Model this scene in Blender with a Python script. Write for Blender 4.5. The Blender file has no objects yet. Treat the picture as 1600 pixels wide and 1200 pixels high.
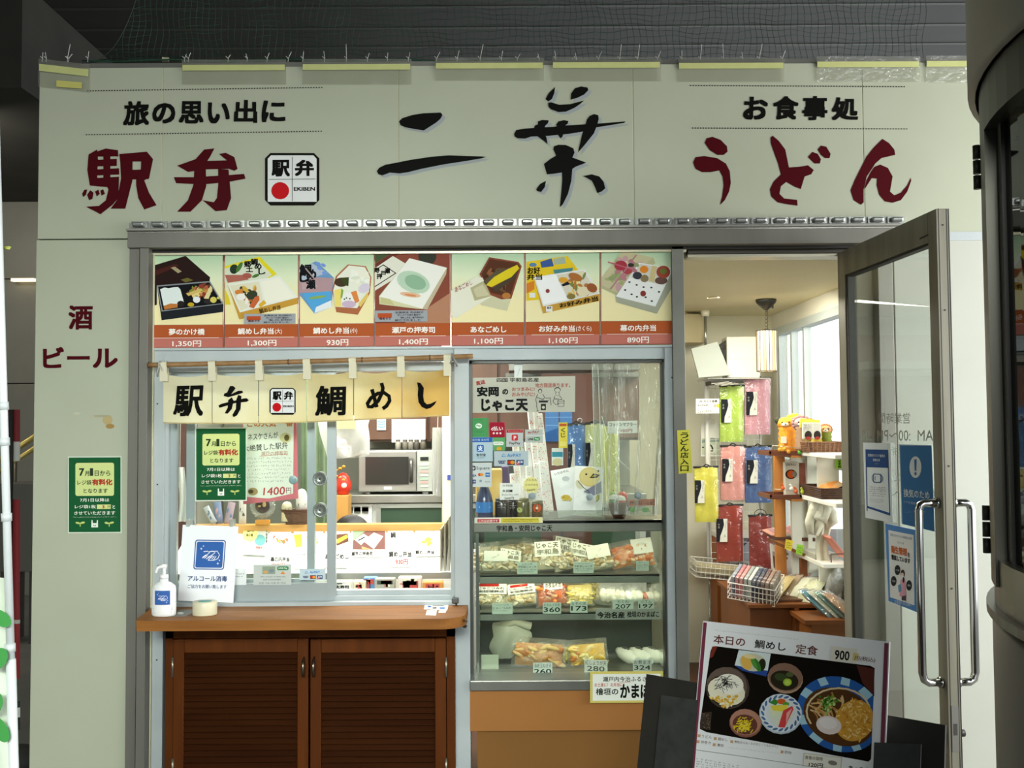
import bpy, bmesh, math, random
from math import pi, sin, cos, radians
from mathutils import Vector, Matrix
V = Vector
random.seed(7)
S = bpy.context.scene
COL = S.collection

# ---------------------------------------------------------------- camera
FPX = 1530.0
CAM = V((0, -3.83, 1.5))
RM = Matrix.Rotation(pi / 2 + radians(2.35), 3, 'X') @ Matrix.Rotation(radians(-0.38), 3, 'Z')
cd = bpy.data.cameras.new('camera')
cam = bpy.data.objects.new('camera', cd)
COL.objects.link(cam)
cd.sensor_fit = 'HORIZONTAL'
cd.sensor_width = 36
cd.lens = FPX * 36 / 1600
cd.clip_start = 0.02
cam.matrix_world = Matrix.Translation(CAM) @ RM.to_4x4()
S.camera = cam

# ---------------------------------------------------------------- view, world, lights
S.view_settings.view_transform = 'Standard'
S.view_settings.look = 'None'
S.view_settings.gamma = 1
S.view_settings.use_curve_mapping = False
S.view_settings.exposure = 0.0
try:
    S.cycles.max_bounces = 10
    S.cycles.transparent_max_bounces = 24
    S.cycles.transmission_bounces = 4
except Exception:
    pass

wd = bpy.data.worlds.new('sky')
S.world = wd
wd.use_nodes = True
wn, wl = wd.node_tree.nodes, wd.node_tree.links
bg = wn['Background']
tc = wn.new('ShaderNodeTexCoord')
sx = wn.new('ShaderNodeSeparateXYZ')
rp = wn.new('ShaderNodeValToRGB')
mr = wn.new('ShaderNodeMapRange')
wl.new(tc.outputs['Generated'], sx.inputs[0])
mr.inputs['From Min'].default_value = -1
mr.inputs['From Max'].default_value = 1
wl.new(sx.outputs['X'], mr.inputs['Value'])
wl.new(mr.outputs[0], rp.inputs[0])
rp.color_ramp.elements[0].position = 0.45
rp.color_ramp.elements[0].color = (0.05, 0.055, 0.05, 1)
rp.color_ramp.elements[1].position = 0.62
rp.color_ramp.elements[1].color = (0.93, 0.97, 1.0, 1)
wl.new(rp.outputs[0], bg.inputs['Color'])
bg.inputs['Strength'].default_value = 2.2


def area(name, loc, target, sx_, sy_, power, color=(1, 1, 1)):
    l = bpy.data.lights.new(name, 'AREA')
    l.shape = 'RECTANGLE'
    l.size, l.size_y, l.energy, l.color = sx_, sy_, power, color
    o = bpy.data.objects.new(name, l)
    COL.objects.link(o)
    o.location = loc
    o.rotation_euler = (V(target) - V(loc)).to_track_quat('-Z', 'Y').to_euler()
    return o


# daylight from the street end of the arcade, past the round showcase
area('street_daylight', (4.2, -1.5, 2.0), (1.1, 0, 1.7), 2.0, 2.0, 135, (1.0, 0.99, 0.94))
# fill lamp added behind the photographer to brighten the shop front
al = area('arcade_fill', (0.0, -6.5, 3.05), (-0.1, 0, .6), 5.0, 1.0, 48, (0.94, 1.0, 0.93))
al.data.spread = radians(50)
# ceiling tubes in the kitchen and the shop
area('kitchen_tube_light', (-0.75, 1.0, 2.08), (-0.75, 1.0, 0), 1.5, 0.35, 46, (1.0, 1.0, 0.92))
area('kitchen_front_tube_light', (-0.55, 0.28, 2.0), (-0.6, 0.55, 0.8), 1.3, 0.12, 14, (1.0, 1.0, 0.93))
area('concourse_wall_fill', (-4.2, 2.6, 3.4), (-3.2, 5, 1.6), 1.5, .3, 26, (1, .95, .82))  # area lamp added to brighten the grey concourse wall
area('shop_tube_light', (1.05, 0.9, 2.1), (1.2, 1.2, 0), 0.5, 0.9, 23, (1.0, 0.95, 0.78))


# ---------------------------------------------------------------- kit
def lin(h):
    h = h.lstrip('#')
    c = [int(h[i:i + 2], 16) / 255 for i in (0, 2, 4)]
    return tuple(x / 12.92 if x <= 0.04045 else ((x + 0.055) / 1.055) ** 2.4 for x in c) + (1,)


MC = {}


def mat(hexc, rough=0.55, metal=0.0, name=None, noise=None, bump=None, emit=0, spec=None, stretch=(1, 1, 1), coord='Object'):
    key = (hexc, rough, metal, name, noise, bump, emit, spec, stretch)
    if key in MC:
        return MC[key]
    m = bpy.data.materials.new(name or 'paint_' + hexc)
    m.use_nodes = True
    n, l = m.node_tree.nodes, m.node_tree.links
    b = n['Principled BSDF']
    b.inputs['Base Color'].default_value = lin(hexc)
    b.inputs['Roughness'].default_value = rough
    b.inputs['Metallic'].default_value = metal
    if spec is not None:
        b.inputs['Specular IOR Level'].default_value = spec
    if emit:
        b.inputs['Emission Color'].default_value = lin(hexc)
        b.inputs['Emission Strength'].default_value = emit
    if noise or bump:
        t = n.new('ShaderNodeTexCoord')
        mp = n.new('ShaderNodeMapping')
        mp.inputs['Scale'].default_value = stretch
        l.new(t.outputs[coord], mp.inputs[0])
    if noise:
        sc, h2 = noise[0], noise[1]
        nz = n.new('ShaderNodeTexNoise')
        nz.inputs['Scale'].default_value = sc
        nz.inputs['Detail'].default_value = 5
        l.new(mp.outputs[0], nz.inputs['Vector'])
        cr = n.new('ShaderNodeValToRGB')
        cr.color_ramp.elements[0].position = noise[2] if len(noise) > 2 else 0.35
        cr.color_ramp.elements[1].position = noise[3] if len(noise) > 3 else 0.7
        cr.color_ramp.elements[0].color = lin(hexc)
        cr.color_ramp.elements[1].color = lin(h2)
        l.new(nz.outputs['Fac'], cr.inputs[0])
        l.new(cr.outputs[0], b.inputs['Base Color'])
    if bump:
        nb = n.new('ShaderNodeTexNoise')
        nb.inputs['Scale'].default_value = bump[0]
        nb.inputs['Detail'].default_value = 4
        l.new(mp.outputs[0], nb.inputs['Vector'])
        bp = n.new('ShaderNodeBump')
        bp.inputs['Strength'].default_value = bump[1]
        bp.inputs['Distance'].default_value = bump[2] if len(bump) > 2 else 0.004
        l.new(nb.outputs['Fac'], bp.inputs['Height'])
        l.new(bp.outputs[0], b.inputs['Normal'])
    MC[key] = m
    return m


def clear(name, tint='ffffff', refl=0.08, rough=0.02, haze=0.0, hazecol='ffffff', bump=None, cap=0.5):
    """thin clear sheet: transparent, with a fresnel-weighted mirror and a little haze"""
    m = bpy.data.materials.new(name)
    m.use_nodes = True
    n, l = m.node_tree.nodes, m.node_tree.links
    n.remove(n['Principled BSDF'])
    out = n['Material Output']
    tr = n.new('ShaderNodeBsdfTransparent')
    tr.inputs[0].default_value = lin(tint)
    gl = n.new('ShaderNodeBsdfGlossy')
    gl.inputs['Roughness'].default_value = rough
    lw = n.new('ShaderNodeLayerWeight')
    lw.inputs['Blend'].default_value = 0.25
    mu = n.new('ShaderNodeMath')
    mu.operation = 'MULTIPLY_ADD'
    mu.inputs[1].default_value = cap
    mu.inputs[2].default_value = refl
    l.new(lw.outputs['Fresnel'], mu.inputs[0])
    mx = n.new('ShaderNodeMixShader')
    l.new(mu.outputs[0], mx.inputs[0])
    l.new(tr.outputs[0], mx.inputs[1])
    l.new(gl.outputs[0], mx.inputs[2])
    last = mx
    if haze:
        df = n.new('ShaderNodeBsdfDiffuse')
        df.inputs[0].default_value = lin(hazecol)
        tl = n.new('ShaderNodeBsdfTranslucent')
        tl.inputs[0].default_value = lin(hazecol)
        a = n.new('ShaderNodeMixShader')
        a.inputs[0].default_value = 0.5
        l.new(df.outputs[0], a.inputs[1])
        l.new(tl.outputs[0], a.inputs[2])
        m2 = n.new('ShaderNodeMixShader')
        m2.inputs[0].default_value = haze
        l.new(mx.outputs[0], m2.inputs[1])
        l.new(a.outputs[0], m2.inputs[2])
        last = m2
    if bump:
        t = n.new('ShaderNodeTexCoord')
        mp = n.new('ShaderNodeMapping')
        mp.inputs['Scale'].default_value = bump[3] if len(bump) > 3 else (1, 1, 1)
        l.new(t.outputs['Object'], mp.inputs[0])
        nz = n.new('ShaderNodeTexNoise')
        nz.inputs['Scale'].default_value = bump[0]
        l.new(mp.outputs[0], nz.inputs['Vector'])
        bp = n.new('ShaderNodeBump')
        bp.inputs['Strength'].default_value = bump[1]
        bp.inputs['Distance'].default_value = bump[2]
        l.new(nz.outputs['Fac'], bp.inputs['Height'])
        l.new(bp.outputs[0], gl.inputs['Normal'])
    l.new(last.outputs[0], out.inputs['Surface'])
    return m


GLASS = clear('window_glass', 'fcfefd', 0.004, 0.0, cap=.3)
DOORGLASS = clear('door_glass', 'f6f9f6', 0.02, 0.0, cap=.2)
CASEGLASS = clear('case_glass', 'f8fbf8', 0.02, 0.01, cap=.4)
FILM = clear('clear_film', 'ffffff', 0.05, 0.08, 0.03, bump=(30, 1.0, 0.01))
SHEETFILM = clear('hanging_film', 'f2f6f2', 0.05, 0.14, 0.16, 'dfe8dc', bump=(9, 1.0, 0.02, (6, 1, 0.7)))
TAPEFILM = clear('tape_film', 'f2f2ee', 0.03, 0.25, 0.30, 'c9cabd', bump=(20, 0.5, 0.004))
TAPEGLOSS = clear('tape_film_gloss', 'f4f4f0', 0.10, 0.12, 0.30, 'e4e5dc', bump=(45, 1.0, 0.01))
ORG = {}


def world_ray(px, py):
    return (RM @ V(((px - 800) / FPX, (600 - py) / FPX, -1.0))).normalized()


class Plane:
    def __init__(s, p, n):
        s.p, s.n = V(p), V(n).normalized()

    def hit(s, px, py, lift=0.0):
        d = world_ray(px, py)
        q = s.p + s.n * lift
        return CAM + d * ((q - CAM).dot(s.n) / d.dot(s.n))


def FP(y):
    return Plane((0, y, 0), (0, -1, 0))


def W(px, py, y):
    return FP(y).hit(px, py)


def sc(y):
    return (y + 3.83) / FPX


class MB:
    def __init__(s):
        s.bm = bmesh.new()

    def _m(s, faces, m):
        for f in faces:
            f.material_index = m
        return faces

    def box(s, a, b, m=0, bev=0.0):
        x0, y0, z0 = [min(a[i], b[i]) for i in range(3)]
        x1, y1, z1 = [max(a[i], b[i]) for i in range(3)]
        vs = [s.bm.verts.new(c) for c in ((x0, y0, z0), (x1, y0, z0), (x1, y1, z0), (x0, y1, z0), (x0, y0, z1), (x1, y0, z1), (x1, y1, z1), (x0, y1, z1))]
        fs = [s.bm.faces.new([vs[i] for i in q]) for q in ((3, 2, 1, 0), (4, 5, 6, 7), (0, 1, 5, 4), (1, 2, 6, 5), (2, 3, 7, 6), (3, 0, 4, 7))]
        s._m(fs, m)
        if bev > 0:
            es = list({e for f in fs for e in f.edges})
            r = bmesh.ops.bevel(s.bm, geom=es, offset=min(bev, 0.45 * min(x1 - x0, y1 - y0, z1 - z0)), segments=2, affect='EDGES', profile=0.5)
            s._m(r['faces'], m)
        return s

    def obox(s, c, u, v, w, hu, hv, hw, m=0, bev=0.0):
        """box with centre c, unit axes u v w and half sizes"""
        c, u, v, w = V(c), V(u), V(v), V(w)
        vs = []
        for k in (-1, 1):
            for (i, j) in ((-1, -1), (1, -1), (1, 1), (-1, 1)):
                vs.append(s.bm.verts.new(c + u * i * hu + v * j * hv + w * k * hw))
        fs = [s.bm.faces.new([vs[i] for i in q]) for q in ((3, 2, 1, 0), (4, 5, 6, 7), (0, 1, 5, 4), (1, 2, 6, 5), (2, 3, 7, 6), (3, 0, 4, 7))]
        s._m(fs, m)
        if bev > 0:
            es = list({e for f in fs for e in f.edges})
            r = bmesh.ops.bevel(s.bm, geom=es, offset=min(bev, 0.9 * min(hu, hv, hw)), segments=2, affect='EDGES', profile=0.5)
            s._m(r['faces'], m)
        return s

    def pbox(s, x0, y0, x1, y1, yf, yb, m=0, bev=0.0):
        """box whose front face, at depth yf, covers the photo rectangle x0 y0 x1 y1"""
        c = W((x0 + x1) / 2, (y0 + y1) / 2, yf)
        hw, hh = abs(x1 - x0) / 2 * sc(yf), abs(y1 - y0) / 2 * sc(yf)
        return s.box((c.x - hw, yf, c.z - hh), (c.x + hw, yb, c.z + hh), m, bev)

    def cyl(s, a, b, r0, r1=None, seg=12, m=0, caps=True):
        a, b = V(a), V(b)
        r1 = r0 if r1 is None else r1
        d = (b - a).normalized()
        u = d.orthogonal().normalized()
        w = d.cross(u)
        ra = [s.bm.verts.new(a + (u * cos(2 * pi * i / seg) + w * sin(2 * pi * i / seg)) * r0) for i in range(seg)]
        rb = [s.bm.verts.new(b + (u * cos(2 * pi * i / seg) + w * sin(2 * pi * i / seg)) * r1) for i in range(seg)]
        fs = []
        for i in range(seg):
            j = (i + 1) % seg
            f = s.bm.faces.new((ra[i], ra[j], rb[j], rb[i]))
            f.smooth = seg > 6
            fs.append(f)
        if caps:
            fs.append(s.bm.faces.new(ra[::-1]))
            fs.append(s.bm.faces.new(rb))
        s._m(fs, m)
        return s

    def tube(s, pts, r, seg=6, m=0):
        pts = [V(p) for p in pts]
        rings = []
        t0 = (pts[1] - pts[0]).normalized()
        u = t0.orthogonal().normalized()
        for i, p in enumerate(pts):
            a = pts[max(i - 1, 0)]
            b = pts[min(i + 1, len(pts) - 1)]
            t = (b - a).normalized()
            u = (u - t * u.dot(t))
            u = u.normalized() if u.length > 1e-6 else t.orthogonal().normalized()
            w = t.cross(u)
            rr = r[i] if isinstance(r, (list, tuple)) else r
            rings.append([s.bm.verts.new(p + (u * cos(2 * pi * k / seg) + w * sin(2 * pi * k / seg)) * rr) for k in range(seg)])
        fs = []
        for A, B in zip(rings, rings[1:]):
            for k in range(seg):
                f = s.bm.faces.new((A[k], A[(k + 1) % seg], B[(k + 1) % seg], B[k]))
                f.smooth = seg > 4
                fs.append(f)
        fs.append(s.bm.faces.new(rings[0][::-1]))
        fs.append(s.bm.faces.new(rings[-1]))
        s._m(fs, m)
        return s

    def lathe(s, c, prof, seg=24, m=0, axis=(0, 0, 1), sy=1.0):
        """prof: list of (radius, height) from centre c along axis"""
        c, ax = V(c), V(axis).normalized()
        u = V((1, 0, 0)) if abs(ax.x) < 0.9 else V((0, 1, 0))
        u = (u - ax * u.dot(ax)).normalized()
        w = ax.cross(u)
        rings = []
        for (r, h) in prof:
            if r < 1e-6:
                rings.append([s.bm.verts.new(c + ax * h)])
            else:
                rings.append([s.bm.verts.new(c + ax * h + u * r * cos(2 * pi * k / seg) + w * r * sy * sin(2 * pi * k / seg)) for k in range(seg)])
        fs = []
        for A, B in zip(rings, rings[1:]):
            for k in range(seg):
                j = (k + 1) % seg
                if len(A) == 1 and len(B) == 1:
                    continue
                if len(A) == 1:
                    q = (A[0], B[j], B[k])
                elif len(B) == 1:
                    q = (A[k], A[j], B[0])
                else:
                    q = (A[k], A[j], B[j], B[k])
                f = s.bm.faces.new(q)
                f.smooth = True
                fs.append(f)
        s._m(fs, m)
        return s

    def blob(s, c, r, seg=12, m=0, rot=None, jit=0.0, sub=2):
        """ellipsoid with optional lumps"""
        g = bmesh.ops.create_icosphere(s.bm, subdivisions=sub, radius=1.0)
        for v in g['verts']:
            k = 1 + random.uniform(-jit, jit)
            p = V((v.co.x * r[0] * k, v.co.y * r[1] * k, v.co.z * r[2] * k))
            if rot:
                p = rot @ p
            v.co = p + V(c)
        fs = {f for v in g['verts'] for f in v.link_faces}
        for f in fs:
            f.smooth = True
            f.material_index = m
        return s

    def pillow(s, c, u, v, w, hu, hv, hw, m=0, jit=0.12, n=6, pinch=0.0):
        """puffy bag: flat seam round the rim, swollen middle; u v span it, w is its thickness"""
        c, u, v, w = V(c), V(u).normalized(), V(v).normalized(), V(w).normalized()
        for side in (-1, 1):
            g = {}
            for i in range(n + 1):
                for j in range(n + 1):
                    a, b = i / n * 2 - 1, j / n * 2 - 1
                    h = ((1 - a * a) * (1 - b * b)) ** 0.42
                    q = 1 - pinch * (1 - abs(b)) * 0 - pinch * max(0, b)
                    jj = random.uniform(-jit, jit) if 0 < i < n and 0 < j < n else 0
                    g[i, j] = s.bm.verts.new(c + u * a * hu * q + v * b * hv + w * side * hw * h * (1 + jj * 2.2) + u * jj * hu * .25)
            for i in range(n):
                for j in range(n):
                    q = (g[i, j], g[i + 1, j], g[i + 1, j + 1], g[i, j + 1])
                    f = s.bm.faces.new(q if side > 0 else q[::-1])
                    f.material_index = m
                    f.smooth = True
        return s

    def prism(s, pts, d, m=0, bev=0.0):
        """flat outline pts (3d) extruded by vector d"""
        a = [s.bm.verts.new(V(p)) for p in pts]
        b = [s.bm.verts.new(V(p) + V(d)) for p in pts]
        fs = [s.bm.faces.new(a), s.bm.faces.new(b[::-1])]
        k = len(a)
        for i in range(k):
            fs.append(s.bm.faces.new((a[i], b[i], b[(i + 1) % k], a[(i + 1) % k])))
        s._m(fs, m)
        return s

    def grid(s, fn, nu, nv, m=0, smooth=True):
        g = [[s.bm.verts.new(fn(i / nu, j / nv)) for j in range(nv + 1)] for i in range(nu + 1)]
        for i in range(nu):
            for j in range(nv):
                f = s.bm.faces.new((g[i][j], g[i + 1][j], g[i + 1][j + 1], g[i][j + 1]))
                f.material_index = m
                f.smooth = smooth
        return s

    def build(s, name, mats, parent=None, label=None, fix=True):
        if fix:
            bmesh.ops.recalc_face_normals(s.bm, faces=s.bm.faces)
        me = bpy.data.meshes.new(name)
        o = bpy.data.objects.new(name, me)
        COL.objects.link(o)
        if parent is not None:
            org = ORG[parent.name]
            o.parent = parent
        else:
            vs = [v.co for v in s.bm.verts]
            lo = [min(v[i] for v in vs) for i in range(3)]
            hi = [max(v[i] for v in vs) for i in range(3)]
            org = V(((lo[0] + hi[0]) / 2, (lo[1] + hi[1]) / 2, lo[2]))
            o.location = org
        for v in s.bm.verts:
            v.co = v.co - org
        s.bm.to_mesh(me)
        s.bm.free()
        ORG[o.name] = V(org)
        for m in (mats if isinstance(mats, (list, tuple)) else [mats]):
            me.materials.append(m)
        if label:
            o['label'] = label
        return o


def tag(o, label, cat, group=None, kind=None):
    o['label'] = label
    o['category'] = cat
    if group:
        o['group'] = group
    if kind:
        o['kind'] = kind
    return o


def struct(name, mb, m, label=None):
    o = mb.build(name, m)
    o['kind'] = 'structure'
    o['category'] = name.split('_')[0]
    o['label'] = label or name
    return o


def thing(name, label, cat, loc, group=None):
    o = bpy.data.objects.new(name, None)
    COL.objects.link(o)
    o.location = V(loc)
    o.empty_display_size = 0.05
    ORG[o.name] = V(loc)
    return tag(o, label, cat, group)


def dup(root, loc, label=None, group=None):
    def cp(o, par):
        c = o.copy()
        COL.objects.link(c)
        c.parent = par
        for ch in o.children:
            cp(ch, c)
        return c
    c = cp(root, None)
    c.location = V(loc)
    if label:
        c['label'] = label
    if group:
        c['group'] = group
    return c


# ---- flat printing and lettering
TXT = {}
FC = bpy.data.curves.new('type_setting', 'FONT')
FO = bpy.data.objects.new('type_setting', FC)
COL.objects.link(FO)


def glyphs(body, bold):
    k = (body, bold)
    if k not in TXT:
        FC.body, FC.resolution_u = body, (3 if bold > .02 else 2)
        bpy.context.view_layer.update()
        dg = bpy.context.evaluated_depsgraph_get()
        me = bpy.data.meshes.new_from_object(FO.evaluated_get(dg))
        vs = [(v.co.x, v.co.y) for v in me.vertices]
        fs = [tuple(p.vertices) for p in me.polygons]
        bpy.data.meshes.remove(me)
        if vs and bold > 0:
            b, nv, nf = bold, [], []
            sh = ((-b, -b), (b, -b), (-b, b), (b, b)) if bold < .025 else ((-b, -b), (b, -b), (-b, b), (b, b), (0, 0), (0, -b), (0, b), (-b, 0), (b, 0))
            for dx, dy in sh:
                k0 = len(nv)
                nv += [(x + dx, y + dy, .00004 * (k0 // len(vs))) for x, y in vs]
                nf += [tuple(i + k0 for i in f) for f in fs]
            vs, fs = nv, nf
        if vs:
            x0, x1 = min(v[0] for v in vs), max(v[0] for v in vs)
            y0, y1 = min(v[1] for v in vs), max(v[1] for v in vs)
            w, h = max(x1 - x0, 1e-6), max(y1 - y0, 1e-6)
            vs = [((v[0] - x0) / w, (v[1] - y0) / h, v[2] if len(v) > 2 else 0) for v in vs]
        TXT[k] = (vs, fs)
    return TXT[k]


class Art:
    """print laid on a plane; coordinates are photo pixels, or those of an enlarged crop (x0, y0, scale)"""

    def __init__(s, plane, crop=None, k=-0.0066, rough=0.5, lift=0.0006, sh=0.0):
        s.pl, s.cr, s.k, s.rough, s.lift, s.sh = plane, crop or (0, 0, 1), k, rough, lift, sh
        s.mb = MB()
        s.cols = []
        s.warp = None

    def P(s, x, y, layer=0):
        a, b, c = s.cr
        q = s.pl.hit(a + x / c, b + y / c, s.lift + layer * 0.0004)
        return s.warp(q) if s.warp else q

    def mi(s, col):
        if col not in s.cols:
            s.cols.append(col)
        return s.cols.index(col)

    def poly(s, pts, col, layer=0):
        s.cnt = (getattr(s, 'cnt', 0) + 1) % 28
        vs = [s.mb.bm.verts.new(s.P(x, y, layer) + s.pl.n * (s.cnt * .000012)) for x, y in pts]
        f = s.mb.bm.faces.new(vs)
        f.material_index = s.mi(col)
        return s

    def rect(s, x0, y0, x1, y1, col, layer=0):
        d = s.k * (x1 - x0) / 2
        e = s.sh * (y1 - y0) / 2
        return s.poly([(x0 - e, y0 - d), (x1 - e, y0 + d), (x1 + e, y1 + d), (x0 + e, y1 - d)], col, layer)

    def rrect(s, x0, y0, x1, y1, r, col, layer=0):
        p = []
        for cx, cy, a in ((x1 - r, y0 + r, -90), (x1 - r, y1 - r, 0), (x0 + r, y1 - r, 90), (x0 + r, y0 + r, 180)):
            for i in range(5):
                t = radians(a + i * 22.5)
                X, Y = cx + r * cos(t), cy + r * sin(t)
                p.append((X + s.sh * (Y - (y0 + y1) / 2), Y + s.k * (X - (x0 + x1) / 2)))
        return s.poly(p, col, layer)

    def circ(s, x, y, rx, ry=None, col='ffffff', layer=0, rot=0, n=18):
        ry = rx if ry is None else ry
        c, d = cos(radians(rot)), sin(radians(rot))
        return s.poly([(x + rx * cos(2 * pi * i / n) * c - ry * sin(2 * pi * i / n) * d, y + rx * cos(2 * pi * i / n) * d + ry * sin(2 * pi * i / n) * c) for i in range(n)], col, layer)

    def line(s, pts, w, col, layer=0):
        L, R = [], []
        for i, (x, y) in enumerate(pts):
            a, b = pts[max(i - 1, 0)], pts[min(i + 1, len(pts) - 1)]
            dx, dy = b[0] - a[0], b[1] - a[1]
            q = math.hypot(dx, dy) or 1
            L.append((x - dy / q * w / 2, y + dx / q * w / 2))
            R.append((x + dy / q * w / 2, y - dx / q * w / 2))
        for i in range(len(pts) - 1):
            s.poly([L[i], L[i + 1], R[i + 1], R[i]], col, layer)
        return s

    def text(s, body, x0, y0, x1, y1, col='141412', layer=2, bold=0.01, quad=None, mirror=False):
        vs, fs = glyphs(body, bold)
        if not fs:
            return s
        if quad is None:
            d, e = s.k * (x1 - x0) / 2, s.sh * (y1 - y0) / 2
            quad = [(x0 - e, y0 - d), (x1 - e, y0 + d), (x1 + e, y1 + d), (x0 + e, y1 - d)]
        A, B, C, D = [s.P(x, y, layer) if not s.warp else V((x, y, 0)) for x, y in quad]
        mi = s.mi(col)
        nv = []
        for (a, b, dl) in vs:
            if mirror:
                a = 1 - a
            q = (A * (1 - a) + B * a) * b + (D * (1 - a) + C * a) * (1 - b)
            if s.warp:
                q = s.P(q.x, q.y, layer)
            q = q + s.pl.n * dl
            nv.append(s.mb.bm.verts.new(q))
        for f in fs:
            try:
                g = s.mb.bm.faces.new([nv[i] for i in f])
                g.material_index = mi
            except ValueError:
                pass
        return s

    def vtext(s, body, x0, y0, x1, y1, col='141412', layer=2, bold=0.01, mirror=False):
        n = len(body)
        h = (y1 - y0) / n
        for i, ch in enumerate(body):
            s.text(ch, x0, y0 + i * h + h * .06, x1, y0 + (i + 1) * h - h * .06, col, layer, bold, mirror=mirror)
        return s

    def scribble(s, x0, y0, x1, y1, rows, col, layer=2, seed=1, w=None, fill=0.85):
        """lines of small unreadable writing as short strokes"""
        r = random.Random(seed)
        h = (y1 - y0) / rows
        for i in range(rows):
            x = x0
            end = x1 if i < rows - 1 else x0 + (x1 - x0) * fill
            while x < end - h * .3:
                g = h * r.uniform(.4, .62)
                yy = y0 + i * h + s.k * (x - x0)
                for _ in range(2):
                    a = (x + r.uniform(0, g), yy + r.uniform(.12, .7) * h)
                    b = (x + r.uniform(0, g), yy + r.uniform(.12, .7) * h)
                    s.line([a, b], w or h * .1, col, layer)
                x += g * 1.25
        return s

    def fit(s, step):
        """cut the print finely and lay it back on a curved ground"""
        bm = s.mb.bm
        bmesh.ops.triangulate(bm, faces=bm.faces[:])
        for _ in range(4):
            es = [e for e in bm.edges if e.calc_length() > step]
            if not es:
                break
            bmesh.ops.subdivide_edges(bm, edges=es, cuts=1)
            bmesh.ops.triangulate(bm, faces=[f for f in bm.faces if len(f.verts) > 3])
        for v in bm.verts:
            d = RM.transposed() @ (v.co - CAM)
            px, py = 800 + FPX * d.x / -d.z, 600 - FPX * d.y / -d.z
            v.co = s.pl.hit(px, py, s.lift + (v.index % 9) * .00001 if s.lift else 0) + (v.co - s.pl.hit(px, py, 0)) * 0
        return s

    def done(s, name, parent, label=None):
        return s.mb.build(name, [mat(c, s.rough, spec=.04) for c in s.cols] or [mat('ffffff')], parent, label, fix=False)


def sheet_mb(pl, quad, thick=0.0015, back=0.0):
    pts = [pl.hit(x, y, -back) for x, y in quad]
    return MB().prism(pts, -pl.n * thick)


def rq(x0, y0, x1, y1, k=-0.0066, sh=0.0):
    d, e = k * (x1 - x0) / 2, sh * (y1 - y0) / 2
    return [(x0 - e, y0 - d), (x1 - e, y0 + d), (x1 + e, y1 + d), (x0 + e, y1 - d)]


def poster(name, label, cat, quad, pl, col, draw=None, group=None, thick=0.0015, crop=None, k=-0.0066, sh=0.0, part='sheet', m=None, rough=0.5):
    """a flat printed thing: its sheet and what is printed on it"""
    if len(quad) == 4 and not isinstance(quad[0], (tuple, list)):
        quad = rq(*quad, k=k, sh=sh)
    pts = [pl.hit(x, y) for x, y in quad]
    c = sum(pts, V()) / len(pts)
    t = thing(name, label, cat, (c.x, c.y, min(p.z for p in pts)), group)
    sheet_mb(pl, quad, thick).build(part, m or mat(col, rough), t)
    if draw:
        a = Art(pl, crop, k, rough, sh=sh)
        draw(a)
        a.done('printed_design', t)
    return t


STEEL = mat('75736b', 0.5, 0.3, 'brushed_steel', noise=(2, '6c6a62'), stretch=(6, 6, .4))
STEELH = mat('8a8982', 0.42, 0.5, 'brushed_steel_rail', noise=(2, '8b8981'), stretch=(6, 6, .4))
DARKSTEEL = mat('45423c', 0.4, 0.7, 'dark_steel', noise=(4, '35332f'))
ALU = mat('b3bbbd', 0.5, 0.15, 'anodised_aluminium', noise=(5, 'a7b0b2'))
ALUD = mat('7c7c74', 0.45, 0.5, 'dull_aluminium', noise=(4, '6c6c65'))
CHROME = mat('c9c9c6', 0.12, 1.0, 'chrome')
CREAM = mat('b5baa4', 0.5, 0, 'cream_panel', noise=(2.2, 'afb49d'))
BLACK = mat('15140f', 0.5, 0, 'black_plastic', noise=(25, '1e1d18'))
WHITE = mat('f2f2ee', 0.5, 0, 'white_paint')
# ================================================================ the setting
struct('floor', MB().box((-9, -9, -0.12), (7, 10, 0)), mat('77766f', 0.6, 0, 'paving', noise=(3, '6a6962')), 'grey paving of the arcade')
cb = MB()
y = 0.4
while y < 9.5:
    cb.box((-2.95, y, 4.2), (6.5, y + 0.315, 4.26), 0, 0.006)
    cb.box((-2.95, y + 0.308, 4.196), (6.5, y + 0.335, 4.25), 1)
    y += 0.335
cb.box((-9, -9, 4.27), (6.5, 9.6, 4.4), 2)
struct('ceiling', cb, [mat('373835', 0.6, 0, 'ceiling_strip', noise=(2, '2f302d')), mat('474945', 0.5, 0.1, 'ceiling_strip_edge'), mat('262620', 0.8)], 'dark ceiling of long metal strips above the shop')
struct('ceiling_low', MB().box((-9, 2.0, 3.55), (-2.95, 9.6, 4.2)), mat('33322a', 0.8, 0, noise=(3, '2a2922')), 'dark lower ceiling beside the shop')
wb = MB()
for i in range(8):
    for j in range(4):
        wb.box((-9 + i * 1.0, 5.0, j * 0.95), (-9 + i * 1.0 + .992, 5.06, j * .95 + .942), 0, .004)
wb.box((-9, 5.05, 0), (-1.0, 5.2, 3.8), 1)
struct('wall_back', wb, [mat('8a887d', 0.35, 0.1, 'wall_tile', noise=(1.5, '7e7c72')), mat('302f29', .8)], 'grey panelled wall far behind the shop')

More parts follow.
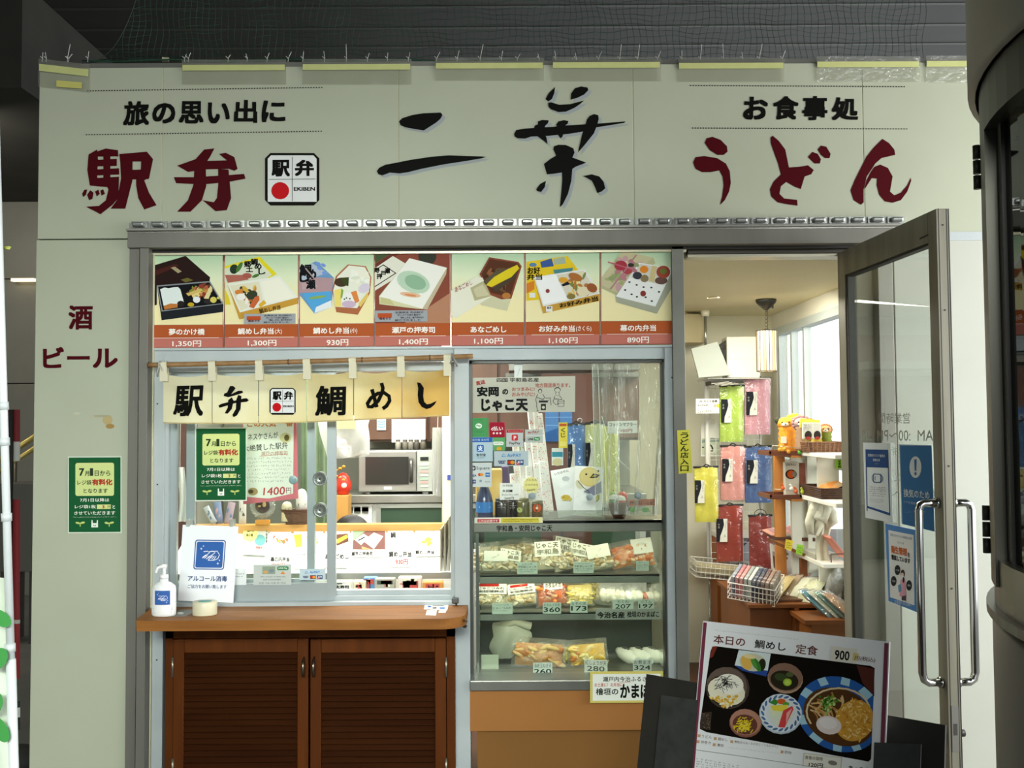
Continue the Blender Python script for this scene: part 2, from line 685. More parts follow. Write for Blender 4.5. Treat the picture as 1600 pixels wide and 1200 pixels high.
# kiosk shell --------------------------------------------------------------
ztop = W(700, 104, 0).z
zf = W(130, 373, 0).z          # bottom of the fascia
zo = W(700, 386, 0).z          # head of the opening
xl = W(52, 700, 0).x
xp = W(203, 700, 0).x          # inner edge of the side column
xr = W(1403, 700, 0).x
XR = 2.35
wf = MB().box((xl, 0, 0), (xp, 0.12, zf - 0.004), 0, .003)
struct('wall_front_left', wf, CREAM, 'cream side column of the kiosk front')
wf = MB().box((xr, 0, 0), (XR, 0.12, zf - 0.004), 0, .003).box((xr, -0.004, zf - 0.03), (XR, 0.02, zf + 0.004), 1)
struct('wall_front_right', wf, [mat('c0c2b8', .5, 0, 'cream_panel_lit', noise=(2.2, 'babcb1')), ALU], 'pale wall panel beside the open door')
struct('wall_side', MB().box((xl, 0.12, 0), (xl + 0.08, 2.3, ztop - .02)), mat('b9b8a8', .6), 'outer side wall of the kiosk')
struct('wall_rear', MB().box((xl, 2.25, 0), (1.7, 2.33, ztop - .02)), mat('dcd8c0', .6, 0, 'rear_wall', noise=(2, 'd4d0b8')), 'rear wall inside the kiosk')
wr = MB()
RX = 1.62
wr.box((RX, .12, 0), (RX + .07, 2.3, .72)).box((RX, .12, 2.06), (RX + .07, 2.3, 2.5)).box((RX, .12, .72), (RX + .07, .3, 2.06)).box((RX, 2.16, .72), (RX + .07, 2.3, 2.06))
struct('wall_window_side', wr, mat('e6e4d6', .6), 'wall under and over the shop side window')
wn_ = MB()
for yy in (.3, .95, 1.62, 1.86, 2.13):
    wn_.box((RX + .01, yy, .72), (RX + .05, yy + .028, 2.06))
wn_.box((RX - .01, .3, 2.03), (RX + .06, 2.16, 2.075)).box((RX - .01, .3, .70), (RX + .06, 2.16, .74)).box((RX + .01, .3, 1.26), (RX + .05, 2.16, 1.28))
w3 = struct('window_3', wn_, mat('c9d2d2', .4, .2), 'side window of the shop, daylight behind it')
MB().box((RX + .028, .3, .72), (RX + .032, 2.16, 2.06)).build('pane', GLASS, w3)
struct('ceiling_shop', MB().box((xl, .10, 2.165), (1.7, 2.33, 2.22)), mat('e2d9b4', .6, 0, 'shop_ceiling', noise=(1.5, 'dbd2ac')), 'cream ceiling inside the shop')
struct('floor_shop', MB().box((xp, .05, 0), (1.65, 2.3, .03)), mat('5b3a26', .5, 0, noise=(4, '4d3020')), 'brown floor inside the shop')
sf = MB().prism([(.72, 1.5, 2.163), (1.19, 2.24, 2.163), (.72, 2.24, 2.163)], (0, 0, -.02))
sf.box((.5, 2.0, 1.98), (1.16, 2.24, 2.15))
struct('trim_1', sf, mat('b9ad86', .6), 'boxed soffit at the rear of the shop ceiling')

# ---------------------------------------------------------------- fascia sign
sg = thing('shop_sign', 'long cream fascia sign with black and dark red Japanese lettering above the shop front', 'sign', (0, 0, zf))
edges = [60, 253.5, 622.5, 990, 1349.5]
ex = [W(e, 240, 0).x for e in edges] + [XR]
zt = ztop + .004
for i in range(5):
    pm = MB().box((ex[i] + .001, 0, zf), (ex[i + 1] - .0012, 0.11, zt), 0, .0015)
    pm.build('panel', CREAM, sg)
MB().box((ex[0], .0025, zf + .001), (XR, .10, zt - .002)).box((ex[0], .006, zt), (XR, .11, zt + .02), 1).build('backing_frame', [mat('d6d6b4'), ALUD], sg)
PF = FP(0.0)
C1, C2, C3 = (0, 80, 2.963), (540, 80, 2.963), (1060, 80, 2.963)
BLK, RED = '12120f', '4a0c14'
a = Art(PF, (0, 0, 1), rough=.45, lift=.001)
for ch, x0, y0, x1, y1 in (('旅', 193, 158, 233, 196), ('の', 238, 161, 274, 193), ('思', 280, 158, 318, 193), ('い', 324, 160, 359, 193), ('出', 366, 156, 402, 192), ('に', 409, 157, 446, 191),
                           ('お', 1162, 151, 1200, 187), ('食', 1208, 150, 1248, 187), ('事', 1254, 150, 1293, 188), ('処', 1300, 152, 1341, 188)):
    if ch == 'お':
        a.done('lettering', sg)
        a = Art(PF, (0, 0, 1), rough=.45, lift=.001)
    a.text(ch, x0, y0, x1, y1, BLK, 2, .036, quad=[(x0 + 1, y0), (x1, y0), (x1, y1), (x0 - 1, y1)])
a.done('lettering', sg)
for (x0, y0, x1, y1) in ((136, 142, 506, 136.5), (134, 210.5, 505, 205), (1078, 133.5, 1416, 135.5), (1081, 200, 1420, 201.5)):
    a = Art(PF, (0, 0, 1), lift=.001)
    n = int((x1 - x0) / 4.2)
    for i in range(n):
        t = i / n
        x, yy = x0 + (x1 - x0) * t, y0 + (y1 - y0) * t
        a.poly([(x, yy - .8), (x + 2.2, yy - .8), (x + 2.2, yy + .8), (x, yy + .8)], '2a2a24', 1)
    a.done('dotted_rule', sg)
a = Art(PF, C1, lift=.001)
for p in ([(410, 478), (450, 455), (454, 500), (450, 580), (457, 622), (416, 622), (404, 550)], [(410, 478), (490, 450), (546, 458), (548, 487), (450, 488)], [(478, 455), (511, 455), (511, 600), (478, 600)],
          [(450, 503), (541, 498), (541, 531), (450, 533)], [(450, 547), (551, 542), (552, 571), (450, 575)], [(415, 589), (551, 581), (548, 632), (455, 626), (416, 622)],
          [(480, 600), (551, 585), (548, 680), (520, 712), (465, 755), (398, 720), (458, 716), (490, 690), (502, 640)],
          [(380, 660), (390, 642), (404, 640), (398, 665), (385, 676)], [(403, 665), (418, 643), (433, 655), (428, 684), (412, 690)], [(440, 650), (455, 640), (462, 660), (448, 673)], [(464, 645), (478, 639), (486, 660), (470, 669)],
          [(552, 476), (680, 465), (709, 500), (701, 511), (556, 511)], [(556, 500), (614, 500), (613, 600), (580, 729), (512, 729), (541, 690), (560, 590)], [(654, 500), (709, 500), (690, 590), (650, 590)],
          [(600, 549), (698, 547), (688, 592), (600, 594)], [(630, 580), (688, 585), (668, 598), (690, 655), (725, 713), (668, 733), (640, 680), (630, 620)],
          [(945, 455), (993, 450), (972, 490), (960, 508), (1050, 505), (1014, 476), (1045, 470), (1085, 490), (1100, 545), (1085, 554), (1060, 545), (955, 547), (870, 559), (820, 530), (905, 500)],
          [(805, 583), (900, 583), (1065, 573), (1130, 568), (1137, 590), (1060, 605), (940, 617), (815, 611)], [(900, 545), (953, 545), (955, 625), (935, 690), (882, 743), (820, 743), (870, 690), (895, 620)],
          [(1010, 545), (1058, 548), (1063, 600), (1070, 680), (1050, 736), (998, 741), (938, 690), (990, 699), (1004, 680), (1010, 620)]):
    a.poly(p, RED, 1)
a.done('lettering', sg, 'dark red characters for station lunch box')
a = Art(PF, C3, lift=.001)
for p in ([(122, 425), (130, 403), (158, 396), (195, 410), (225, 440), (228, 465), (210, 480), (180, 480), (145, 458)],
          [(68, 515), (80, 490), (120, 485), (180, 495), (220, 520), (238, 555), (243, 610), (235, 650), (215, 690), (193, 712), (203, 670), (210, 620), (205, 580), (190, 552), (150, 560), (110, 560), (80, 545)],
          [(427, 400), (437, 391), (465, 415), (495, 455), (512, 538), (560, 535), (600, 528), (627, 550), (615, 570), (585, 580), (567, 638), (540, 628), (500, 605), (475, 625), (468, 660), (490, 682), (550, 688), (552, 715), (510, 710), (460, 700), (430, 672), (424, 640), (440, 605), (475, 570), (462, 520), (440, 460), (428, 425)],
          [(600, 490), (620, 466), (645, 475), (660, 500), (655, 520), (630, 520)], [(645, 455), (660, 437), (685, 442), (705, 475), (700, 495), (680, 495), (660, 480)],
          [(945, 406), (975, 425), (1000, 455), (1004, 480), (940, 495), (912, 520), (872, 580), (858, 640), (858, 700), (845, 711), (812, 690), (797, 645), (815, 600), (840, 550), (870, 490), (905, 445)],
          [(908, 535), (935, 525), (970, 540), (992, 580), (985, 620), (980, 650), (1000, 667), (1030, 655), (1060, 620), (1076, 585), (1078, 600), (1060, 650), (1030, 690), (990, 702), (955, 695), (930, 665), (918, 620), (920, 590), (895, 588), (862, 640), (870, 600), (890, 560)]):
    a.poly(p, RED, 1)
a.done('lettering', sg, 'dark red brush characters for udon')
brush = [[(247, 325), (262, 310), (310, 295), (360, 287), (440, 284), (449, 295), (440, 312), (420, 330), (385, 352), (362, 367), (330, 362), (280, 353), (255, 343)],
         [(145, 555), (155, 540), (185, 525), (220, 519), (300, 503), (400, 488), (480, 482), (560, 485), (630, 487), (652, 489), (630, 496), (560, 508), (450, 525), (350, 545), (290, 560), (250, 566), (205, 562), (170, 575), (152, 570)],
         [(925, 222), (940, 195), (970, 165), (966, 195), (955, 222), (938, 232)], [(1042, 225), (1045, 195), (1062, 172), (1090, 163), (1120, 168), (1124, 180), (1105, 200), (1075, 215), (1050, 222)],
         [(938, 240), (950, 236), (990, 248), (1040, 245), (1105, 228), (1085, 245), (1060, 262), (1020, 280), (985, 282), (950, 268), (940, 258)],
         [(780, 385), (790, 365), (830, 358), (875, 355), (960, 350), (1000, 345), (1110, 338), (1170, 335), (1230, 330), (1297, 325), (1290, 332), (1210, 345), (1165, 352), (1100, 372), (1040, 382), (940, 392), (860, 395), (830, 405), (795, 403), (783, 395)],
         [(890, 325), (910, 318), (940, 320), (938, 332), (925, 345), (915, 370), (930, 400), (935, 430), (918, 415), (890, 395), (870, 370), (875, 345), (890, 338)],
         [(985, 325), (1010, 319), (1032, 323), (1028, 336), (1015, 345), (1005, 395), (995, 403), (985, 390), (980, 350), (975, 340)],
         [(1130, 300), (1150, 291), (1170, 296), (1172, 315), (1165, 340), (1150, 380), (1110, 430), (1075, 470), (1085, 430), (1095, 385), (1112, 335), (1118, 315)],
         [(962, 455), (965, 440), (985, 433), (1020, 434), (1055, 450), (1060, 470), (1050, 492), (1115, 516), (1065, 535), (1050, 545), (1045, 600), (1030, 660), (1005, 710), (992, 722), (998, 660), (1003, 600), (1002, 562), (960, 568), (932, 570), (918, 522), (950, 498), (975, 483)],
         [(882, 640), (900, 615), (928, 600), (922, 630), (905, 652), (888, 648)], [(1098, 578), (1140, 570), (1175, 580), (1195, 605), (1202, 635), (1185, 650), (1165, 657), (1155, 630), (1140, 600), (1115, 585)]]
a = Art(PF, C2, lift=.001)
for p in brush:
    a.poly(p, BLK, 2)
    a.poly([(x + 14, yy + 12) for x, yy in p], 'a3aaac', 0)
a.done('lettering', sg, 'large black brush characters of the shop name with grey offset print')


def ekiben_logo(a, x0, y0, x1, y1, L=1, sketch=False):
    w, h = x1 - x0, y1 - y0
    c = .1 * w

    def oct_(i, col, l):
        a.poly([(x0 + c, y0 + i), (x1 - c, y0 + i), (x1 - i, y0 + c), (x1 - i, y1 - c), (x1 - c, y1 - i), (x0 + c, y1 - i), (x0 + i, y1 - c), (x0 + i, y0 + c)], col, l)
    oct_(0, '15140f', L)
    a.poly([(x0 + .05 * w, y0 + .05 * h + c * .6), (x0 + .05 * w + c * .6, y0 + .045 * h), (x1 - .05 * w - c * .6, y0 + .045 * h), (x1 - .05 * w, y0 + .05 * h + c * .6), (x1 - .05 * w, y1 - .07 * h), (x0 + .05 * w, y1 - .07 * h)], 'e6e8e6', L + 1)
    a.rect(x0 + .495 * w, y0 + .07 * h, x0 + .505 * w, y1 - .08 * h, '3a3a38', L + 2)
    a.rect(x0 + .07 * w, y0 + .495 * h, x1 - .07 * w, y0 + .505 * h, '3a3a38', L + 2)
    a.text('駅', x0 + .12 * w, y0 + .13 * h, x0 + .46 * w, y0 + .45 * h, BLK, L + 2, .04)
    a.text('弁', x0 + .55 * w, y0 + .13 * h, x0 + .9 * w, y0 + .44 * h, BLK, L + 2, .04)
    a.circ(x0 + .28 * w, y0 + .72 * h, .165 * w, .165 * h, 'c41a20', L + 2)
    a.text('EKIBEN', x0 + .53 * w, y0 + .65 * h, x0 + .92 * w, y0 + .72 * h, BLK, L + 2, .03)


a = Art(PF, lift=.001)
ekiben_logo(a, 414, 239, 499, 321)
a.done('emblem', sg, 'white square emblem with red dot and black rim')
t = Art(PF, lift=.001)
t.text('酒', 107, 477, 145, 515, RED, 1, .03)
tag(t.done('wall_lettering', None), 'dark red painted character for sake on the cream side column', 'lettering', 'drink words on the side column')
t = Art(PF, lift=.001)
t.text('ビール', 67, 542, 184, 575, RED, 1, .03)
tag(t.done('wall_lettering', None), 'dark red painted word for beer on the cream side column', 'lettering', 'drink words on the side column')
t = Art(PF, lift=.0005)
for (x, yy, rx, ry, c) in ((150, 651, 12, 3, 'b6b59c'), (168, 656, 8, 8, 'b9a677'), (172, 666, 7, 4, 'a58650'), (160, 650, 14, 2, 'a9a487'), (120, 646, 6, 2, 'c3c3ab')):
    t.circ(x, yy, rx, ry, c, 0, n=9)
tag(t.done('glue_stain', None), 'brown glue stain left on the cream column below the beer lettering', 'stain')

# ---------------------------------------------------------------- tape and film along the fascia top
tapes = [((60, 103, 140, 140), 0, 'above the corner of the fascia by the dark wall'), ((284, 100, 447, 132), 0, 'above the words for travel memories'), ((472, 99, 643, 132), 0, 'between the small black words and the brush name'),
         ((680, 97, 850, 126), 0, 'just before the big brush character'), ((863, 96, 1033, 127), 0, 'straight above the big brush character'), ((1060, 97, 1226, 128), 0, 'above the words for eating house'),
         ((1276, 95, 1438, 128), 1, 'with a shiny crumpled sheet above the last udon letter'), ((1447, 94, 1528, 129), 1, 'with a shiny sheet beside the round showcase')]
for (x0, y0, x1, y1), gloss, where in tapes:
    c = W((x0 + x1) / 2, y1, 0)
    t = thing('tape_strip', 'yellow tape with clear film ' + where, 'tape', (c.x, -.003, c.z), 'taped plastic strips along the fascia')
    sh = .12 if x0 == 60 else 0

    def fn(u, v, x0=x0, x1=x1, y0=y0, y1=y1, sh=sh):
        p = FP(-.004 - .004 * abs(sin(u * 9 + v * 3))).hit(x0 + (x1 - x0) * u, y0 - 7 + (y1 - y0 + 7) * v + sh * (u - .5) * 80)
        return p
    MB().grid(fn, 14, 4).build('film', TAPEGLOSS if gloss else TAPEFILM, t, fix=False)
    yy0 = y0 + 1
    q = rq(x0 + 1, yy0, x1 - 2, yy0 + (9 if x0 > 100 else 11), k=-.004 + sh)
    sheet_mb(FP(-.0095), q, .0005).build('tape', mat('ccd08a', .5, 0, 'yellow_tape', noise=(14, 'c2c67f')), t)
    if x0 == 60:
        sheet_mb(FP(-.0105), rq(88, 127, 128, 137, k=.08), .0005).build('tape', mat('c9c46a', .5), t)

# ---------------------------------------------------------------- bird net with its ties
net = thing('bird_net', 'dark green netting stretched from the fascia top up to the ceiling', 'net', W(800, 97, .06))
nb = MB()


def left_edge(py):
    t = max(0.0, min(1.0, (98 - py) / 98))
    return 128 + 92 * (t ** .42) - 8 * t


r_ = random.Random(3)
for i in range(132):
    x = 131 + i * 10
    pts = []
    for j in range(12):
        py = 97 - j * 10
        xx = x + 2.2 * sin(j * .8 + i * .35) + j * .8 * sin(i * .21)
        if xx > left_edge(py):
            pts.append(FP(.05 + .02 * sin(i * .6) + j * .004).hit(xx, py))
    if len(pts) > 1:
        nb.tube(pts, .00085, 3)
for j in range(12):
    py = 97 - j * 9.5
    pts = []
    x = left_edge(py)
    while x < 1442:
        pts.append(FP(.05 + .02 * sin(x * .06) + j * .004).hit(x, py + 3 * sin(x * .031 + j) + 1.5 * sin(x * .1)))
        x += 16
    nb.tube(pts, .00085, 3)
NETM = mat('1d4a36', .6, 0, 'net_cord')
nb.build('netting', NETM, net)
pts = [FP(.045).hit(128, 99), FP(.045).hit(150, 97)] + [FP(.05).hit(left_edge(98 - k * 8), 98 - k * 8) for k in range(1, 14)]
MB().tube(pts, .0018, 5).build('edge_cord', mat('12261d'), net)
MB().tube([FP(.045).hit(128 + i * 20, 95 + 1.5 * sin(i * .7) - (.5 if i % 3 else 0)) for i in range(66)], .0035, 5).build('edge_cord', NETM, net)
MB().tube([FP(.07).hit(145 + i * 6, 96 - 14 * sin(pi * min(i / 24, 1) * .5) + (i / 24) ** 2 * 8) for i in range(25)], .003, 5).build('edge_cord', mat('17201a'), net)
ZT = mat('d9d9d2', .5)
for x in (66, 72, 105, 107, 137, 288, 294, 356, 386, 417, 450, 473, 507, 541, 574, 605, 638, 682, 714, 750, 783, 808, 842, 868, 900, 935, 968, 996, 1027, 1065, 1094, 1130, 1160, 1186, 1222):
    h = r_.uniform(5, 12) if r_.random() > .2 else 22
    lean = r_.uniform(-2, 6)
    MB().tube([FP(.035).hit(x, 97), FP(.03).hit(x + .5, 91), FP(.03).hit(x + lean, 91 - h)], .0011, 4).tube([FP(.03).hit(x - 3, 88), FP(.03).hit(x + 1, 92)], .0014, 4).build('zip_tie', ZT, net)
MB().pbox(253, 89, 263, 96, .06, .07).build('label_tag', mat('c9c6a4'), net)

# ---------------------------------------------------------------- awning rail, header
rl = thing('awning_rail', 'steel rail with a row of small rounded clips under the fascia lettering', 'rail', W(810, 356, -.03))
z0, z1 = W(810, 356.5, -.03).z, W(810, 347.5, -.03).z
x0_, x1_ = W(199, 350, -.03).x, W(1409, 345, -.03).x
MB().box((x0_, -.045, z0 - .002), (x1_, .0, z0 + .006)).box((x0_, -.012, z0), (x1_, 0, z1 + .012)).build('track', STEELH, rl)
for i in range(40):
    px = 216 + i * 30.4
    cx = W(px, 350, -.03).x
    cz = z1 + .002
    MB().obox((cx, -.03, cz), (1, 0, 0), (0, 1, 0), (0, 0, 1), .0235, .012, .0095, 0, .007).box((cx - .033, -.02, cz - .012), (cx + .033, -.008, cz + .014)).build('clip', mat('a9aca8', .25, .7, 'clip_steel'), rl)
struct('trim_2', MB().box((x0_, -.028, zo + .0), (W(1420, 350, 0).x, .04, z0 - .002), 0, .002).box((x0_, -.03, z0 - .008), (W(1420, 350, 0).x, -.026, z0 - .002), 1), [STEEL, mat('a3a199', .25, .8)], 'stainless header over the whole opening')
dz = W(600, 392, .03).z
struct('trim_3', MB().box((xp + .02, .02, dz - .002), (xr, .05, zo)).box((W(228, 390, .03).x, .025, dz - .012), (W(1072, 390, .03).x, .045, dz - .003), 1), [mat('24211c', .6), mat('b9b39a', .35, .5)], 'dark strip coloured as the shaded recess, and bright bead, below the header')  # shade of the recess put in as a dark solid strip

# posts --------------------------------------------------------------------
zh = zo + .002


def post(n, px0, px1, yf, yb, m, lab, ztop_=None, at=800):
    xa, xb = W(px0, at, yf).x, W(px1, at, yf).x
    return struct(n, MB().box((xa, yf, 0), (xb, yb, ztop_ or zh), 0, .002), m, lab)


post('trim_4', 198.5, 214, -.012, .06, STEEL, 'stainless post face by the cream column')
post('trim_5', 214.5, 228.5, -.02, .06, STEEL, 'stainless post edge by the counter')
zb_ = W(600, 546, .05).z
post('trim_6', 229, 238, .03, .07, mat('c6c3a6', .5), 'beige strip beside the counter window')
post('trim_7', 239, 256, .04, .12, ALU, 'aluminium jamb of the counter window', zb_)
post('trim_8', 710, 733.5, .03, .13, ALU, 'aluminium mullion between counter and showcase', zb_)
post('trim_9', 1041.5, 1054, .035, .12, ALU, 'aluminium jamb beside the showcase', zb_)
post('trim_10', 1054.5, 1074, .02, .13, ALUD, 'dull metal door post with the yellow sign')
post('trim_11', 1345, 1379, .04, .16, mat('807b6c', .4, .5, noise=(3, '6e6a5d')), 'inner half of the door frame behind the open door')
post('trim_12', 1380, 1403.5, -.012, .16, STEELH, 'outer half of the door frame behind the open door')
sm = MB()
for px, py in ((246, 631), (246, 757), (247, 884), (716, 624), (717, 752), (719, 876), (720, 1026), (720, 1198), (245, 1031), (1050, 590)):
    p = W(px, py, .034 if px > 600 else .04)
    sm.cyl((p.x, p.y - .002, p.z), (p.x, p.y + .006, p.z), .0032, seg=8)
struct('trim_13', sm, mat('33322d', .4, .5), 'screw heads on the aluminium posts')
# band under the menu pictures and door head
struct('trim_14', MB().pbox(232, 545, 1054, 563.5, .045, .12, 0, .002).pbox(232, 541.5, 1054, 545, .035, .06, 0), ALU, 'aluminium band below the row of menu pictures')
struct('trim_15', MB().pbox(1074, 380, 1345, 396, .05, .14, 0, .002).pbox(1074, 396, 1345, 401, .06, .14, 1), [mat('4b473e', .5, .4), mat('b9b5a0', .35, .5)], 'dark door head')
# ================================================================ menu pictures over the window
PM = FP(.038)
MT = None


def menu_mat():
    global MT
    if MT:
        return MT
    MT = bpy.data.materials.new('menu_photo_ground')
    MT.use_nodes = True
    n, l = MT.node_tree.nodes, MT.node_tree.links
    t = n.new('ShaderNodeTexCoord')
    sp = n.new('ShaderNodeSeparateXYZ')
    cr = n.new('ShaderNodeValToRGB')
    l.new(t.outputs['Generated'], sp.inputs[0])
    l.new(sp.outputs['Z'], cr.inputs[0])
    e = cr.color_ramp.elements
    e[0].position, e[0].color = .3, lin('f2e6ae')
    e[1].position, e[1].color = .95, lin('a9cda6')
    e2 = cr.color_ramp.elements.new(.62)
    e2.color = lin('dfe9c4')
    l.new(cr.outputs[0], n['Principled BSDF'].inputs['Base Color'])
    n['Principled BSDF'].inputs['Roughness'].default_value = .55
    return MT


K7, K8, K3 = (230, 380, 6.667), (460, 380, 6.4), (700, 380, 4.444)


def bits(a, pts, cols, n, rx, seed, L=4, spread=None):
    """many little food pieces inside a convex outline"""
    r = random.Random(seed)
    q = pts
    for i in range(n):
        w = [r.random() + .02 for _ in q]
        w = [v ** 2 for v in w]
        t = sum(w)
        x = sum(p[0] * v for p, v in zip(q, w)) / t
        y = sum(p[1] * v for p, v in zip(q, w)) / t
        a.circ(x, y, rx * r.uniform(.6, 1.5), rx * r.uniform(.35, .8), r.choice(cols), L + i % 3, r.uniform(0, 180), 8)


def m1(a):
    a.poly([(22, 245), (400, 132), (655, 355), (650, 395), (100, 440), (100, 640), (22, 672)], '2b1c19', 1)
    a.poly([(22, 300), (300, 215), (330, 235), (60, 350)], '4a241f', 2)
    a.poly([(245, 255), (290, 245), (360, 295), (320, 312)], 'a99a78', 2).poly([(350, 380), (420, 360), (480, 385), (400, 410)], '6d6632', 2)
    a.poly([(100, 440), (655, 395), (795, 640), (795, 715), (150, 803)], '23262b', 2).poly([(100, 440), (655, 395), (795, 632), (150, 712)], '8d9295', 3)
    a.poly([(114, 452), (648, 408), (778, 626), (160, 700)], '16181a', 4)
    a.poly([(135, 480), (180, 462), (225, 470), (270, 460), (320, 455), (345, 480), (385, 625), (300, 650), (170, 650)], 'e4eeea', 5)
    a.poly([(170, 655), (240, 628), (310, 632), (318, 668), (180, 692)], 'c07a3c', 6).circ(350, 630, 38, 30, '2c2622', 6)
    bits(a, [(375, 470), (560, 420), (650, 420), (690, 520), (560, 590), (420, 560)], ['b5603f', 'd9a05c', '8c4030', 'e6d28c', '5e3a28', 'c98a4a', '7e8a3a'], 60, 34, 1)
    a.poly([(405, 525), (560, 470), (580, 495), (430, 550)], 'd8bc6c', 8).poly([(590, 575), (660, 440), (680, 470), (640, 580)], 'e0d49a', 8)
    a.circ(515, 588, 38, 34, 'e8ecec', 8).circ(690, 590, 34, 32, 'd9cf63', 8).circ(630, 605, 40, 26, '332c2e', 7).circ(455, 640, 34, 22, 'c6a928', 8).circ(740, 570, 16, 14, 'cfc763', 8)


def m2(a):
    a.poly([(808, 240), (1170, 138), (1350, 320), (1200, 400), (808, 410)], 'e6d62a', 1).poly([(808, 265), (1150, 170), (1300, 330), (1180, 400), (808, 410)], 'd8dfc8', 2)
    a.poly([(808, 330), (1000, 330), (1060, 380), (840, 412)], 'b0685a', 3).circ(905, 270, 45, 50, '2a3a28', 3, 20).circ(960, 250, 22, 60, '4f7a3a', 3, 30).circ(1130, 340, 40, 16, '4f7a3a', 3, -20).circ(1040, 340, 50, 30, 'a85d50', 3)
    for ch, x, y in (('鯛', 1110, 190), ('め', 1150, 235), ('し', 1190, 290), ('郷', 1040, 215), ('土', 1060, 265)):
        a.text(ch, x - 32, y - 30, x + 42, y + 36, BLK, 4, .03)
    a.poly([(808, 470), (850, 560), (870, 640), (808, 640)], 'e0cc3a', 1)
    a.poly([(835, 425), (1380, 345), (1570, 565), (1570, 630), (960, 795)], 'c99a3e', 2).poly([(835, 425), (1380, 345), (1570, 565), (965, 722)], 'eceee2', 3)
    a.poly([(1180, 400), (1370, 365), (1530, 560), (1240, 625)], 'f4f2e0', 4)
    a.poly([(860, 440), (1165, 400), (1205, 590), (975, 705)], 'e4e0c4', 4)
    bits(a, [(880, 490), (1030, 440), (1160, 430), (1195, 580), (1080, 670), (970, 690)], ['c98a4a', '2f3a2a', 'e9d7a0', 'b56a2c', 'd9b24a', '44402c', 'f2ece0'], 44, 34, 2)
    a.circ(955, 510, 42, 26, 'd8873a', 8).circ(975, 560, 50, 36, 'f2efe6', 8).poly([(1060, 660), (1120, 560), (1165, 545), (1170, 590), (1110, 680)], 'c9683c', 8).circ(1090, 540, 60, 46, '3a4030', 7, -20).poly([(1160, 640), (1215, 590), (1240, 625), (1180, 670)], 'e0b033', 8)
    a.text('鯛めし弁当', 1170, 650, 1390, 730, '4a3a18', 6, .02, quad=[(1160, 685), (1385, 640), (1390, 690), (1175, 735)])
    note(a, 1010, 735, 1545, 838)


def note(a, x0, y0, x1, y1):
    w, h = x1 - x0, y1 - y0
    a.rect(x0, y0, x1, y1, 'a3a8ad', 9).rect(x0 + .05 * w, y0 + .25 * h, x0 + .32 * w, y0 + .65 * h, 'b8532e', 10)
    a.text('味めぐり', x0 + .08 * w, y0 + .6 * h, x0 + .3 * w, y0 + .85 * h, '5e2018', 11, .03)
    for i, s_ in enumerate(('全国放送 名店紹介', 'めいぶつの旅の番組で', '「鯛めし弁当」瀬戸押寿司が', '紹介されました')):
        a.text(s_, x0 + (.38 + .05 * (i % 3)) * w, y0 + (.08 + .23 * i) * h, x0 + .93 * w - .06 * w * (i % 2), y0 + (.26 + .23 * i) * h, '1c1c20', 11, .012)


def m3(a):
    a.poly([(50, 260), (215, 180), (395, 345), (370, 640), (200, 705), (50, 515)], '6f9bc4', 1).poly([(50, 330), (390, 350), (370, 480), (50, 500)], 'b5959a', 2).poly([(80, 500), (360, 480), (365, 560), (200, 700)], '57a7dd', 2).poly([(215, 640), (370, 570), (370, 640), (200, 700)], 'e8edf2', 3)
    a.poly([(50, 270), (180, 200), (330, 300), (60, 380)], 'b3bfd0', 2).poly([(70, 400), (210, 370), (230, 440), (80, 470)], 'c0a4a8', 3)
    for ch, x, y, z in (('鯛', 110, 270, 60), ('め', 170, 310, 50), ('し', 100, 340, 50), ('瀬', 165, 410, 48)):
        a.text(ch, x - z, y - z, x + z, y + z, '17171a', 4, .04)
    for x, y in ((250, 250), (290, 220), (300, 300), (240, 205)):
        a.circ(x, y, 26, 16, '7a9ade', 3, 30)
    a.circ(230, 540, 90, 14, '8fae5a', 3, -8).line([(110, 250), (230, 390)], 12, 'b79a9e', 5)
    a.poly([(535, 212), (715, 230), (770, 340), (755, 500), (635, 715), (420, 690), (375, 470), (415, 330)], 'b06c48', 2).poly([(545, 222), (705, 240), (758, 340), (745, 490), (625, 650), (400, 635), (388, 470), (430, 335)], 'eceedd', 3)
    bits(a, [(540, 240), (700, 250), (745, 340), (700, 420), (560, 430), (450, 340)], ['f4f5ea', 'dfe6cf', 'f0eedb'], 30, 40, 3)
    a.circ(470, 390, 70, 46, '4a3a2a', 6).poly([(460, 345), (545, 340), (540, 430), (500, 420)], '3f4a24', 7)
    a.poly([(400, 470), (465, 455), (465, 635), (405, 630)], 'f0dc78', 6).circ(535, 560, 66, 70, 'f2f0ec', 6).circ(545, 610, 70, 36, 'cdb6cc', 7).poly([(565, 490), (620, 475), (650, 580), (610, 600)], 'e08a48', 7).circ(700, 450, 60, 44, 'd9cfe0', 6, -30).poly([(640, 610), (740, 480), (735, 540), (660, 640)], 'e6c86a', 6)
    for x, y in ((520, 548), (555, 555), (500, 560)):
        a.circ(x, y, 8, 8, '46603a', 8)
    a.poly([(470, 450), (490, 470), (480, 540), (460, 560)], '86ad4a', 7)


